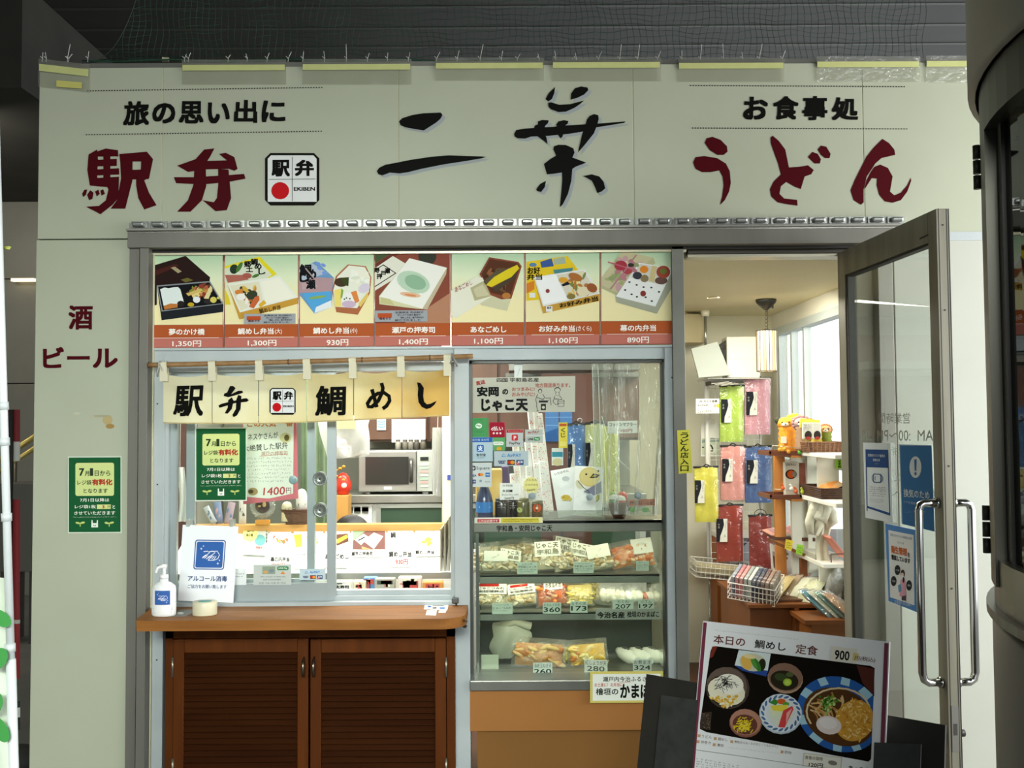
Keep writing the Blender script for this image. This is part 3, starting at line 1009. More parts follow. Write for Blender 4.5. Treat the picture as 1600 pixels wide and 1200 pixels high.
def m4(a):
    a.rect(808, 42, 1553, 800, '8a4c3c', 1).poly([(808, 46), (1060, 46), (808, 200)], '4a5a3c', 2).poly([(1060, 46), (1130, 46), (808, 280), (808, 210)], '6d3a30', 2).circ(1330, 130, 90, 90, '3a3d33', 2).poly([(1100, 800), (1553, 500), (1553, 800)], 'b68468', 2)
    a.poly([(985, 128), (1180, 245), (805, 475), (805, 250)], 'e6e6d6', 3).poly([(890, 212), (1020, 300), (805, 440), (805, 265)], '1d1d1b', 4).poly([(888, 222), (1005, 300), (805, 430), (805, 275)], 'e6e6d6', 5)
    for ch, x, y in (('瀬', 930, 275), ('戸', 890, 305), ('押', 850, 330), ('寿', 825, 270)):
        a.text(ch, x - 28, y - 28, x + 28, y + 28, BLK, 6, .04)
    a.poly([(1150, 150), (1525, 245), (1515, 300), (1320, 660), (1220, 655), (850, 610), (845, 530)], 'd7d5ad', 4).poly([(1150, 150), (1525, 245), (1280, 655), (850, 535)], 'f1f1e8', 5).poly([(1280, 655), (1525, 245), (1518, 310), (1330, 660)], 'c4b79a', 5)
    a.circ(1190, 390, 170, 105, 'bdd6bd', 6, 20).circ(1210, 390, 110, 70, '93b99a', 7, 20).circ(1160, 515, 105, 24, 'e6bd9a', 7, 8).circ(1160, 520, 60, 10, 'd9905e', 8, 8)
    a.poly([(870, 540), (960, 560), (1000, 620), (860, 600)], 'c9c58f', 6)
    note(a, 808, 672, 1330, 785)


def m5(a):
    a.poly([(285, 100), (490, 130), (512, 165), (440, 380), (410, 470), (230, 430), (160, 310), (230, 210)], 'd2d0ac', 2).poly([(285, 97), (490, 130), (512, 160), (440, 385), (370, 390), (295, 360), (218, 215)], '8a4a38', 3)
    a.poly([(290, 110), (480, 138), (498, 160), (430, 375), (300, 345), (232, 215)], '5a3626', 4)
    bits(a, [(290, 120), (470, 145), (430, 360), (310, 335), (245, 215)], ['7a4e34', '4c2c20', '93603a', '6a5038'], 50, 20, 5)
    a.poly([(265, 290), (330, 220), (480, 150), (495, 175), (440, 235), (300, 305)], 'e0cb2a', 8).poly([(245, 265), (330, 195), (440, 165), (320, 235), (262, 290)], '5c5440', 8).poly([(310, 310), (480, 200), (470, 240), (330, 340)], '4c4234', 8)
    a.circ(405, 365, 30, 22, 'b87a3e', 8)
    a.poly([(22, 330), (200, 230), (240, 240), (300, 370), (55, 522), (22, 500)], 'eae9d6', 5).poly([(155, 310), (230, 270), (250, 265), (300, 368), (185, 400)], 'b9b48c', 6).poly([(175, 320), (240, 285), (285, 360), (200, 375)], 'cfcaa6', 7)
    a.text('あなごめし', 45, 255, 175, 345, '9a3a30', 7, .006, quad=[(45, 305), (165, 255), (172, 285), (52, 342)])


def m6(a):
    a.poly([(545, 130), (830, 88), (960, 260), (660, 390), (545, 400)], 'e9c92c', 1).poly([(640, 130), (720, 105), (735, 160), (650, 170)], '3f5e9a', 3).poly([(735, 110), (810, 95), (820, 140), (740, 150)], 'a9b8a0', 3).circ(590, 150, 26, 14, '5a86b0', 3).poly([(730, 185), (870, 170), (860, 200), (740, 215)], '4f8a8e', 3)
    a.text('お好', 552, 165, 640, 215, BLK, 4, .03).text('弁当', 548, 215, 655, 255, BLK, 4, .03)
    a.poly([(545, 280), (600, 260), (600, 320), (545, 350)], 'd9822e', 3).rect(565, 345, 606, 378, 'e8e8e2', 4)
    a.poly([(595, 235), (950, 180), (1055, 350), (1055, 400), (660, 488)], 'cda044', 2).poly([(595, 235), (950, 180), (1055, 350), (660, 440)], 'e9eae6', 3).poly([(605, 238), (750, 215), (830, 390), (665, 425)], 'f8f9f8', 4)
    a.poly([(755, 222), (940, 190), (1040, 345), (840, 392)], 'dcd9c6', 4).circ(692, 332, 14, 14, '8a4038', 6)
    bits(a, [(765, 235), (930, 205), (1030, 340), (850, 380)], ['d9b04a', 'c08040', 'e6dca0', '7e8a4a', 'b5784a', 'e9c46a'], 40, 22, 7)
    a.circ(800, 255, 32, 20, 'e0a53a', 8).circ(885, 235, 50, 26, 'b0703c', 8, 20).poly([(785, 290), (830, 265), (850, 285), (800, 300)], '23252e', 8).circ(940, 335, 44, 34, 'e6dcb8', 8).circ(1000, 310, 38, 30, '9a5a34', 8, 30).circ(855, 370, 30, 20, '8a7a44', 8)
    a.rect(680, 437, 725, 476, 'e9e9e6', 6).text('駅弁', 688, 442, 718, 456, BLK, 7, .03).text('お好み弁当', 770, 380, 1045, 440, '2d2412', 7, .03, quad=[(770, 420), (1040, 365), (1045, 400), (778, 450)])


def m7(a):
    a.poly([(1215, 50), (1425, 100), (1440, 140), (1330, 200), (1180, 365), (1068, 315), (1068, 250)], 'b9b88e', 1).poly([(1215, 50), (1425, 100), (1300, 200), (1175, 345), (1068, 290), (1068, 235)], 'c9c39c', 2)
    bits(a, [(1215, 60), (1400, 105), (1290, 200), (1170, 330), (1080, 260)], ['c9a0a4', 'a9b07a', 'd6c9b0', 'b98088', '93a070'], 40, 26, 8, 3)
    a.circ(1200, 155, 44, 34, 'a83a48', 6).circ(1245, 195, 34, 20, 'b04a52', 6).line([(1110, 130), (1290, 185)], 8, 'c06a78', 6).line([(1310, 80), (1130, 320)], 8, 'b9808a', 6).circ(1270, 152, 22, 14, '3a3a34', 7)
    a.poly([(1325, 135), (1565, 175), (1560, 300), (1450, 490), (1170, 410), (1165, 365)], 'a9ab98', 3).poly([(1325, 135), (1565, 175), (1440, 440), (1165, 370)], 'eef0ee', 4)
    a.poly([(1335, 142), (1545, 182), (1500, 290), (1270, 240)], 'd6d4c8', 5).circ(1362, 182, 30, 26, 'e08a30', 7).circ(1315, 225, 32, 26, '3d4048', 7).circ(1365, 245, 28, 26, '8a7a58', 7).poly([(1420, 155), (1450, 160), (1430, 275), (1395, 260)], 'd0c08a', 7).circ(1495, 200, 48, 44, 'a04a3a', 7).circ(1480, 260, 44, 26, '6a5048', 7).circ(1495, 195, 24, 20, '6a7a3a', 8)
    a.circ(1355, 350, 20, 20, '8a3a34', 6)
    for x, y in ((1260, 270), (1310, 290), (1358, 305), (1412, 308), (1230, 325), (1465, 338), (1275, 355), (1312, 372), (1415, 402), (1372, 375)):
        a.circ(x, y, 8, 6, '3a3f38', 6)


menus = [(232.5, 349, K7, m1, '夢のかけ橋', '1,350円', (26, 798), 'black lacquer lunch box, priced 1,350 yen'), (350.5, 466.5, K7, m2, '鯛めし弁当', '1,300円', (806, 1580), 'yellow lidded sea bream lunch, priced 1,300 yen'),
         (467.5, 585, K8, m3, '鯛めし弁当', '930円', (48, 800), 'six sided lunch beside a blue wrapper, priced 930 yen'), (586, 704, K8, m4, '瀬戸の押寿司', '1,400円', (806, 1555), 'white pressed sushi box on brown, priced 1,400 yen'),
         (705, 819.5, K3, m5, 'あなごめし', '1,100円', (18, 532), 'conger eel rice with a paper band, priced 1,100 yen'), (820.5, 937.5, K3, m6, 'お好み弁当', '1,100円', (542, 1056), 'yellow boxed mixed lunch, priced 1,100 yen'),
         (938.5, 1053.5, K3, m7, '幕の内弁当', '890円', (1062, 1572), 'flower wrapped lunch with one pickled plum, priced 890 yen')]
for x0, x1, K, fn, nm, pr, (cx0, cx1), lab in menus:
    c = W((x0 + x1) / 2, 543, .04)
    t = thing('menu_picture', 'menu picture of a ' + lab, 'menu panel', c, 'menu pictures above the counter window')
    yt = 389.5 - (x0 - 232) * .0075
    yb = 543.5 - (x0 - 232) * .0075
    hb = 507.5 - (x0 - 232) * .0085
    q = rq(x0, yt, x1, yb)
    sheet_mb(PM, q, .004).build('panel', mat('8d3a2c', .35), t)
    sheet_mb(FP(.0376), rq(x0 + 1.2, yt + 1, x1 - 1.2, hb), .0003).build('photo_ground', menu_mat(), t)
    a = Art(FP(.0372), K, lift=.0002, rough=.55)
    fn(a)
    a.done('food_picture', t)
    k_ = K[2]
    X0, X1 = (x0 + 1 - K[0]) * k_, (x1 - 1 - K[0]) * k_
    Y = lambda v: (v - K[1]) * k_
    a = Art(FP(.0372), K, lift=.0003, rough=.55)
    d = hb - 507.5
    a.rect(X0, Y(508 + d), X1, Y(527.5 + d), 'b35a30', 12).rect(X0, Y(527.5 + d), X1, Y(543 + d * .9), 'c07468', 12).rect(X0 + 40, Y(527.6 + d), X1 - 40, Y(528.3 + d), 'f2e6d6', 13)
    nw = {2: 0, 5: .6}.get(menus.index((x0, x1, K, fn, nm, pr, (cx0, cx1), lab)), 0)
    xm = (x0 + x1) / 2 + 1
    hw = len(nm) * 5.6
    ext = {m2: '(大)', m3: '(小)', m6: '(さくら)'}.get(fn)
    off = 10 if ext else 0
    a.text(nm, (xm - hw - off - K[0]) * k_, Y(513.5 + d), (xm + hw - off - K[0]) * k_, Y(523.5 + d), 'fbf6ee', 13, .022)
    if ext:
        a.text(ext, (xm + hw - off + 2 - K[0]) * k_, Y(514.2 + d), (xm + hw - off + (13 if len(ext) == 3 else 26) - K[0]) * k_, Y(523.5 + d), 'fbf6ee', 13, .01)
    pw = {6: 22.5, 4: 17}[len(pr)]
    a.text(pr, (xm - pw - K[0]) * k_, Y(532.2 + d), (xm + pw - K[0]) * k_, Y(542 + d), 'fbf6ee', 13, .014)
    a.done('price_band', t)
    sc_ = MB()
    for px, py in ((x0 + 4, yt + 3.5), (x1 - 4, yt + 3), (x0 + 4, yb - 4), (x1 - 4, yb - 4.5)):
        p = W(px, py, .036)
        sc_.lathe((p.x, .0365, p.z), [(.0028, 0), (.0022, .0016), (0, .002)], 10, axis=(0, -1, 0))
    sc_.build('screw', mat('e9e6da', .3), t)

# ================================================================ counter window
w1 = struct('window_1', MB().pbox(256, 567, 710, 580, .05, .14).pbox(256, 563, 263, 945, .05, .14).pbox(262, 941.5, 712, 947, .03, .14).pbox(524, 931, 712, 941, .075, .14).pbox(524, 922, 712, 931, .10, .14).pbox(704, 580, 711, 945, .05, .14), ALU, 'aluminium frame of the serving window')
SASH = mat('9fa9ab', .4, .4, 'sash_aluminium')
ws = MB().pbox(263, 580, 276, 942, .072, .096).pbox(511, 580, 524.5, 942, .072, .096).pbox(276, 580, 511, 592, .074, .095).pbox(276, 912, 511, 942, .074, .095)
sash = ws.build('sash', SASH, w1)
MB().pbox(276, 592, 511, 912, .083, .086).build('pane', GLASS, sash)
ws = MB().pbox(291, 580, 304, 925, .102, .126).pbox(480, 580, 491.5, 925, .102, .126).pbox(304, 905, 480, 925, .104, .125)
sash = ws.build('sash', SASH, w1)
MB().pbox(304, 592, 480, 905, .113, .116).build('pane', GLASS, sash)
for px, py in ((500, 748), (500.5, 797)):
    p = W(px, py, .07)
    t = thing('speaking_vent', 'round grey slotted voice vent in the sliding pane, ' + ('upper one of two' if py < 770 else 'lower one of two'), 'vent', (p.x, .07, p.z - .03), 'voice vents in the serving window')
    MB().lathe((p.x, .082, p.z), [(0, .012), (.021, .012), (.024, .017), (.029, .015), (.029, 0), (0, 0)], 28, axis=(0, -1, 0)).build('rim', mat('8f9690', .35, .5), t)
    b = MB()
    for i in range(16):
        an = 2 * pi * i / 16
        b.obox((p.x + .0165 * cos(an), .0688, p.z + .0165 * sin(an)), (cos(an), 0, sin(an)), (-sin(an), 0, cos(an)), (0, 1, 0), .0045, .0012, .0008)
    b.lathe((p.x, .07, p.z), [(.006, 0), (.005, .003), (0, .004)], 10, axis=(0, -1, 0))
    b.build('slots', mat('4f564f', .5), t)
# latch at the corner of the counter frame
p = W(711, 938, .02)
MBl = MB().box((p.x - .012, .012, p.z - .012), (p.x + .014, .05, p.z + .010), 0, .004)
tag(MBl.build('frame_latch', mat('5c5f5e', .35, .6)), 'small dark metal latch at the lower corner of the serving window', 'latch')

# ================================================================ noren curtain
RODY = -.03


def rod_pt(px, off=0, y=RODY):
    t = (px - 231) / (739 - 231)
    return FP(y).hit(px, 570.5 + (556.5 - 570.5) * t + off + 1.2 * sin(t * pi))


rod = thing('bamboo_rod', 'brown bamboo rod carrying the cream shop curtain', 'rod', rod_pt(485))
MB().tube([rod_pt(231 + i * 12.7) for i in range(41)], .0098, 10).build('cane', mat('a07c52', .5, 0, 'bamboo', noise=(30, '8a6639')), rod)
for px in (451, 566, 672, 232.5):
    MB().cyl(rod_pt(px - .9), rod_pt(px + .9), .0112, seg=10).build('node', mat('5c4028'), rod)
for px, col in ((251, 'b9b9ae'), (707, '8d8f89')):
    b = MB()
    for dx in (-3, 0, 3):
        pts = [rod_pt(px + dx * .5) + V((0, .014 * cos(k * .8), .014 * sin(k * .8))) for k in range(9)]
        b.tube(pts, .0016, 4)
    b.tube([rod_pt(px) + V((0, -.012, 0)), rod_pt(px - 3, 10) + V((0, -.012, 0)), rod_pt(px - 5, 18)], .0035, 5).tube([rod_pt(px) + V((0, -.012, 0)), rod_pt(px + 5, 8) + V((0, -.016, 0)), rod_pt(px + 7, 15)], .004, 5)
    b.tube([rod_pt(px) + V((0, .01, 0)), V((rod_pt(px).x, .06, rod_pt(px).z + .02))], .003, 5)
    tag(b.build('tie_cord', mat(col, .6)), 'knotted %s tie holding the bamboo rod by the %s' % (('pale', 'cream column') if px < 300 else ('grey', 'aluminium mullion')), 'tie')

nm_ = bpy.data.materials.new('noren_cotton')
nm_.use_nodes = True
n, l = nm_.node_tree.nodes, nm_.node_tree.links
t_ = n.new('ShaderNodeTexCoord')
nz = n.new('ShaderNodeTexNoise')
nz.inputs['Scale'].default_value = 3.2
nz.inputs['Detail'].default_value = 4
l.new(t_.outputs['Object'], nz.inputs['Vector'])
sp = n.new('ShaderNodeSeparateXYZ')
l.new(t_.outputs['Object'], sp.inputs[0])
mr = n.new('ShaderNodeMapRange')
mr.inputs['From Min'].default_value = -.6
mr.inputs['From Max'].default_value = .6
mr.inputs['To Min'].default_value = -.25
mr.inputs['To Max'].default_value = .25
l.new(sp.outputs['X'], mr.inputs['Value'])
ad = n.new('ShaderNodeMath')
l.new(nz.outputs['Fac'], ad.inputs[0])
l.new(mr.outputs[0], ad.inputs[1])
cr = n.new('ShaderNodeValToRGB')
e = cr.color_ramp.elements
e[0].position, e[0].color = .3, lin('e9e3bf')
e[1].position, e[1].color = .85, lin('cfa95c')
m2_ = cr.color_ramp.elements.new(.58)
m2_.color = lin('e2d196')
l.new(ad.outputs[0], cr.inputs[0])
pb = n['Principled BSDF']
l.new(cr.outputs[0], pb.inputs['Base Color'])
pb.inputs['Roughness'].default_value = .85
tl = n.new('ShaderNodeBsdfTranslucent')
l.new(cr.outputs[0], tl.inputs[0])
mx = n.new('ShaderNodeMixShader')
mx.inputs[0].default_value = .3
l.new(pb.outputs[0], mx.inputs[1])
l.new(tl.outputs[0], mx.inputs[2])
l.new(mx.outputs[0], n['Material Output'].inputs['Surface'])

no = thing('noren_curtain', 'short cream shop curtain with black brush characters hanging from the bamboo rod', 'curtain', rod_pt(480, 90))
xs = [254.5, 331.5, 404, 479.5, 552.5, 628, 703.5]


def cloth_y(px):
    """depth of the cloth: shallow folds between the tabs"""
    i = max(0, min(5, sum(px >= q for q in xs) - 1))
    t = (px - xs[i]) / (xs[i + 1] - xs[i])
    return RODY - .004 - .008 * sin(t * pi) ** 2 - .003 * sin(t * 2 * pi + i)


def top_y(px):
    i = max(0, min(5, sum(px >= q for q in xs) - 1))
    t = (px - xs[i]) / (xs[i + 1] - xs[i])
    g = (px - 254) / 450
    return 584.5 - 9 * g ** 1.6 + 4.5 * sin(t * pi)


def bot_y(px):
    g = (px - 254) / 450
    return 661.5 + 1.5 * sin(g * 5) * (1 - g) - 11.5 * max(0, (g - .35) / .65) ** 1.3


def cloth(px, py):
    v = (py - top_y(px)) / (bot_y(px) - top_y(px))
    yy = cloth_y(px) * (.35 + .65 * v) + RODY * (.65 - .65 * v)
    return FP(yy).hit(px, py)


for i in range(6):
    xa, xb = xs[i] + .7, xs[i + 1] - .7
    MB().grid(lambda u, v: cloth(xa + (xb - xa) * u + 1.6 * sin(v * 3 + i) * (1 - abs(2 * u - 1)) , top_y(xa + (xb - xa) * u) + (bot_y(xa + (xb - xa) * u) - top_y(xa + (xb - xa) * u)) * v), 24, 12).build('cloth_panel', nm_, no, fix=False)
    # hem
    MB().tube([cloth(xa + (xb - xa) * k / 12, bot_y(xa + (xb - xa) * k / 12) - 1.2) for k in range(13)], .0022, 5).build('hem', mat('cfb985', .8), no)
for px in (256, 331.5, 405, 479.5, 551, 626.5, 699):
    w_ = 5.6
    b = MB()
    pr = []
    for k in range(9):
        an = -.4 + k * (pi + .8) / 8
        pr.append((rod_pt(px) + V((0, -.0125 * sin(an) - .001, .0125 * cos(an)))))
    zt_ = FP(RODY - .006).hit(px, top_y(min(max(px, 256), 700)) + 11)
    path = [V((zt_.x, RODY - .0135, zt_.z)), V((zt_.x, RODY - .013, rod_pt(px).z - .012))] + [V((p.x, p.y, p.z)) for p in [rod_pt(px) + V((0, -.0125 * cos(a_), .0125 * sin(a_))) for a_ in (0, .5, 1, 1.57, 2.1, 2.6, 3.1)]] + [V((zt_.x, RODY + .012, zt_.z + .02))]
    hw = w_ * sc(RODY)
    b.grid(lambda u, v: path[int(round(v * (len(path) - 1)))] + V((hw * (2 * u - 1), 0, 0)), 2, len(path) - 1)
    b.pbox(px - 6, top_y(min(max(px, 256), 700)) - 1, px + 6, top_y(min(max(px, 256), 700)) + 11, RODY - .0165, RODY - .014)
    b.build('hanging_tab', mat('dcd6bb', .8), no)


class Cloth:
    n = V((0, -1, 0))

    def hit(s, px, py, lift=0.0):
        q = cloth(px, py)
        return q + (CAM - q).normalized() * (lift + .0026)


PN = Cloth()
N1, N2 = (220, 540, 5.454), (460, 540, 5.454)
for ch, x0, y0, x1, y1, sl in (('駅', 271, 603, 317, 651, 3), ('鯛', 493, 603, 540, 650, 1)):
    a = Art(PN, k=-.01, rough=.8)
    a.text(ch, x0, y0, x1, y1, BLK, 1, .026, quad=[(x0 + sl, y0), (x1 + sl, y0 - 1), (x1, y1 - 1), (x0 - 1, y1)])
    a.fit(.012)
    a.done('lettering', no)
a = Art(PN, N1, rough=.8)
for p in ([(760, 345), (785, 343), (808, 362), (770, 415), (830, 385), (865, 385), (872, 402), (800, 425), (745, 440), (705, 428), (712, 408), (735, 400)], [(662, 510), (690, 495), (880, 450), (900, 448), (922, 465), (905, 478), (800, 490), (700, 522), (670, 530)],
          [(745, 465), (775, 440), (792, 470), (775, 540), (740, 580), (715, 575), (740, 530)], [(815, 455), (830, 420), (858, 430), (850, 540), (820, 595), (790, 610), (780, 590), (810, 540)]):
    a.poly(p, BLK, 1)
a.fit(.012)
a.done('lettering', no)
a = Art(PN, N2, rough=.8)
a.line([(660, 372), (680, 440), (702, 525)], 32, BLK, 1).line([(742, 318), (754, 360), (748, 400), (715, 470), (660, 522), (630, 520), (622, 495), (652, 447), (710, 408), (765, 402), (806, 430), (812, 470), (785, 515), (752, 538)], 32, BLK, 1)
a.fit(.012)
a.done('lettering', no)
a = Art(PN, N2, rough=.8)
a.poly([(1045, 312), (1075, 318), (1103, 360), (1098, 430), (1105, 478), (1130, 500), (1160, 495), (1214, 470), (1195, 502), (1160, 532), (1125, 541), (1085, 522), (1057, 482), (1050, 420), (1055, 365)], BLK, 1)
a.fit(.012)
a.done('lettering', no)
a = Art(PN, k=-.008, rough=.8)
ekiben_logo(a, 421, 606, 462, 648, 0)
a.done('emblem', no)

# ================================================================ wooden counter
WOOD = mat('98622a', .55, 0, 'counter_wood', noise=(3, '7d4c1a', .35, .75), spec=.25, stretch=(1.2, 12, 12))
ct = thing('wooden_counter', 'honey brown wooden counter shelf with a rounded corner under the serving window', 'counter', W(470, 985, -.2))
zc1 = W(470, 945.5, .05).z
zt_c = zc1
fy = -.24
zc0 = zt_c - .038
xa, xb = W(208, 975, fy).x, W(726, 972, fy).x
pts = [(W(238, 950, .03).x, .03, zc0), (xa, fy + .03, zc0), (xa + .012, fy, zc0)]
for i in range(9):
    an = -pi / 2 + i * pi / 2 / 8
    pts.append((xb - .09 + .09 * cos(an), fy + .09 + .09 * sin(an), zc0))
pts.append((xb, .03, zc0))
MB().prism(pts, (0, 0, zt_c - zc0)).build('shelf_board', WOOD, ct)
chx = xb - .005
MB().tube([(chx + .006 * sin(i * 2.1), -.20 + i * .012, zt_c - .01 - .05 * sin(i / 18 * pi)) for i in range(19)], .0022, 5).build('bead_chain', mat('4d4438', .4, .6), ct)

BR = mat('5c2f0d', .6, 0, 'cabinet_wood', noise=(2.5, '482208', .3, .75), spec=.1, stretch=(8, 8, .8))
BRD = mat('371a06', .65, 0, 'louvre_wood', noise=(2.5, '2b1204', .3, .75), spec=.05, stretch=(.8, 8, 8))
cabn = thing('louvre_cabinet', 'brown wooden cabinet with two slatted doors below the counter', 'cabinet', (W(485, 1200, 0).x, .1, .03))
cy = .0
xL, xR = W(258, 1100, cy).x, W(711, 1100, cy).x
zTop = zc0 - .001
xm = W(484, 1100, cy).x
b = MB().box((xL, cy, .03), (W(270, 1100, cy).x, .15, zTop)).box((W(698, 1100, cy).x, cy, .03), (xR, .15, zTop)).box((xL, cy, W(484, 996, cy).z), (xR, .15, zTop)).box((xL, .13, .03), (xR, .15, zTop), 1).box((xL, cy + .01, .03), (xR, .13, .10))
b.build('body', [BR, mat('2c160a', .7)], cabn)
for (d0, d1, hx, gx) in ((271.5, 482.5, 474.5, 270), (485.5, 697, 490.5, 697)):
    x0, x1 = W(d0, 1100, cy - .01).x, W(d1, 1100, cy - .01).x
    zt2, zb2 = W((d0 + d1) / 2, 997.5, cy - .01).z, .11
    st = .042
    b = MB()
    for q in (((x0, zb2), (x0 + st, zt2)), ((x1 - st, zb2), (x1, zt2)), ((x0 + st, zt2 - .052), (x1 - st, zt2)), ((x0 + st, zb2), (x1 - st, zb2 + .06))):
        b.box((q[0][0], cy - .022, q[0][1]), (q[1][0], cy - .001, q[1][1]), 0, .003)
    d = b.build('door', BR, cabn)
    s_ = MB()
    z = zt2 - .064
    pitch = .0232
    while z > zb2 + .06:
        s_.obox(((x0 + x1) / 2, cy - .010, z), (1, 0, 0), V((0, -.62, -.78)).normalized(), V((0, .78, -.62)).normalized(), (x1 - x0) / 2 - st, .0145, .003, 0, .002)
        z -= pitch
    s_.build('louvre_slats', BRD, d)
    hp = W(hx, 1043, cy - .03)
    MB().tube([(hp.x, cy - .022, hp.z + .037), (hp.x, cy - .04, hp.z + .03), (hp.x, cy - .052, hp.z), (hp.x, cy - .04, hp.z - .03), (hp.x, cy - .022, hp.z - .037)], [.0035, .005, .0068, .005, .0035], 8).build('handle', mat('6b6254', .25, .9), d)
    for py in (1042, 1200):
        h_ = W(gx, py, cy - .02)
        MB().cyl((h_.x, cy - .024, h_.z - .038), (h_.x, cy - .024, h_.z + .038), .005, seg=8).build('hinge', mat('8a8578', .3, .8), d)

# things on the counter ----------------------------------------------------
yb_ = -.15
p = W(256, 962, yb_)
zb0 = zt_c + .0005
bt = thing('sanitizer_bottle', 'white pump bottle of alcohol sanitizer with a blue label on the counter', 'bottle', (p.x, yb_, zb0))
sy = .62
hB = .128
MB().lathe((p.x, yb_, zb0), [(0, 0), (.040, 0), (.0445, .006), (.0455, .02), (.0445, .1), (.041, .112), (.028, .122), (.0155, .127), (.0155, .14), (0, .14)], 28, sy=sy).build('bottle_body', mat('f4f5f4', .3, 0, 'white_plastic'), bt)
pu = MB().cyl((p.x, yb_, zb0 + .138), (p.x, yb_, zb0 + .152), .0165, .0145, 18).cyl((p.x, yb_, zb0 + .152), (p.x, yb_, zb0 + .175), .006, seg=10)
pu.tube([(p.x + .008, yb_, zb0 + .181), (p.x - .006, yb_, zb0 + .183), (p.x - .022, yb_ - .004, zb0 + .179), (p.x - .028, yb_ - .006, zb0 + .165), (p.x - .028, yb_ - .006, zb0 + .158)], [.009, .0085, .006, .005, .004], 8)
pu.build('pump', mat('f7f7f6', .3), bt)


class Curved:
    n = V((0, -1, 0))

    def __init__(s, c, rx, ry, y):
        s.c, s.rx, s.ry, s.pl = c, rx, ry, FP(y)

    def hit(s, px, py, lift=0.0):
        q = s.pl.hit(px, py)
        dx = q.x - s.c.x
        t = max(-.999, min(.999, dx / (s.rx + lift)))
        return V((q.x, s.c.y - (s.ry + lift) * math.sqrt(1 - t * t), q.z))


cur = Curved(V((p.x, yb_, 0)), .0457, .0457 * sy, yb_ - .02)


def hands(a, x0, y0, x1, y1, col='e9eef5', L=2):
    w, h = x1 - x0, y1 - y0
    f = lambda u, v: (x0 + u * w, y0 + v * h)
    lw = .025 * w
    for off in (0, .2):
        a.line([f(.28 + off, .38), f(.42 + off, .36), f(.50 + off, .42), f(.42 + off, .48), f(.24 + off, .62)], lw, col, L)
    for k in range(4):
        a.line([f(.24 + .07 * k, .60 + .03 * k), f(.36 + .07 * k, .50 + .02 * k)], lw, col, L).line([f(.46 + .06 * k, .60 + .03 * k), f(.56 + .06 * k, .52 + .01 * k)], lw, col, L)
    a.line([f(.50, .38), f(.78, .36), f(.86, .50), f(.80, .64), f(.66, .70), f(.44, .70)], lw, col, L)
    for (u, v, s_) in ((.2, .27, .05), (.28, .17, .035), (.80, .82, .05), (.86, .70, .035)):
        a.poly([f(u, v - s_), f(u + s_ * .3, v - s_ * .3), f(u + s_, v), f(u + s_ * .3, v + s_ * .3), f(u, v + s_), f(u - s_ * .3, v + s_ * .3), f(u - s_, v), f(u - s_ * .3, v - s_ * .3)], col, L)


a = Art(cur, k=-.01)
a.mb.grid(lambda u, v: cur.hit(242.5 + 23.5 * u, 922.5 + 22 * v, .0008), 6, 2, a.mi('3f66ad'))
a.rect(243.5, 923.5, 265, 924.2, 'e9eef5', 1)
hands(a, 242.5, 922.5, 266, 944.5, L=1)
a.text('アルコール消毒', 240, 949, 269, 954, '2f4f8a', 1, .012).text('ご協力をお願い致します', 241, 955.5, 268, 958, '2f4f8a', 1, 0)
a.done('label', bt)

tb = thing('tape_box', 'round cream tin with a small teal label on the counter', 'tin', W(320, 965, -.13))
q = W(320, 965, -.13)
MB().lathe((q.x, -.13, zb0), [(0, 0), (.044, 0), (.045, .002), (.045, .046), (.043, .049), (0, .049)], 32, sy=.9).build('tin_body', mat('ded9bc', .4), tb)
MB().lathe((q.x, -.132, zb0 + .0492), [(0, .0006), (.026, .0006), (.026, 0), (0, 0)], 24, sy=.8).build('label', mat('4f9a94', .4), tb)
a = Art(Plane((0, 0, zt_c + .001), (0, 0, 1)))
c_ = thing('card_tray', 'grey card lying on the counter beside the sanitizer bottle', 'card', W(285, 957, -.1))
MB().prism([(W(268, 957, -.1).x, -.17, zt_c + .0004), (W(300, 957, -.1).x, -.17, zt_c + .0004), (W(304, 957, -.1).x, -.03, zt_c + .0004), (W(272, 957, -.1).x, -.03, zt_c + .0004)], (0, 0, .0008)).build('card', mat('77736a', .5), c_)
a = Art(Plane((0, 0, zt_c + .0016), (0, 0, 1)), lift=.0003)
a.circ(282, 958, 5, 2, 'd9d9d2', 0).scribble(272, 948, 296, 953, 2, '33332f', 0, 4)
a.done('printed_design', c_)
for (quad, lab) in (([(664, 945), (701, 944), (699, 953), (662, 952)], 'white payment sticker stuck on the counter, the larger and rear one'), ([(667, 953.5), (683, 953), (681, 961.5), (665, 961)], 'small white sticker on the counter in front of the payment sticker'), ([(686, 953.5), (698, 953), (696, 957.5), (685, 957.5)], 'tiny white sticker at the rounded end of the counter')):
    pl = Plane((0, 0, zt_c + .0007), (0, 0, 1))

    def dr(a, quad=quad):
        x0, y0 = quad[0]
        x1, y1 = quad[2]
        if x1 - x0 > 20:
            a.circ(x0 + 7, y0 + 2.5, 3, 1.2, '2f5fae', 1).rect(x0 + 12, y0 + 4, x0 + 18, y0 + 5.5, '3b3b3b', 1).rect(x0 + 23, y0 + 4, x0 + 31, y0 + 6, '3f7fc0', 1).rect(x0 + 12, y0 + 1, x0 + 30, y0 + 2, '8a8a8a', 1)
        else:
            a.scribble(x0 + 1, y0 + 1, x1 - 1, y1 - 1, 2, '77777a', 1, 5)
    poster('counter_sticker', lab, 'sticker', quad, pl, 'eeeeea', dr, 'stickers on the counter', .0004)
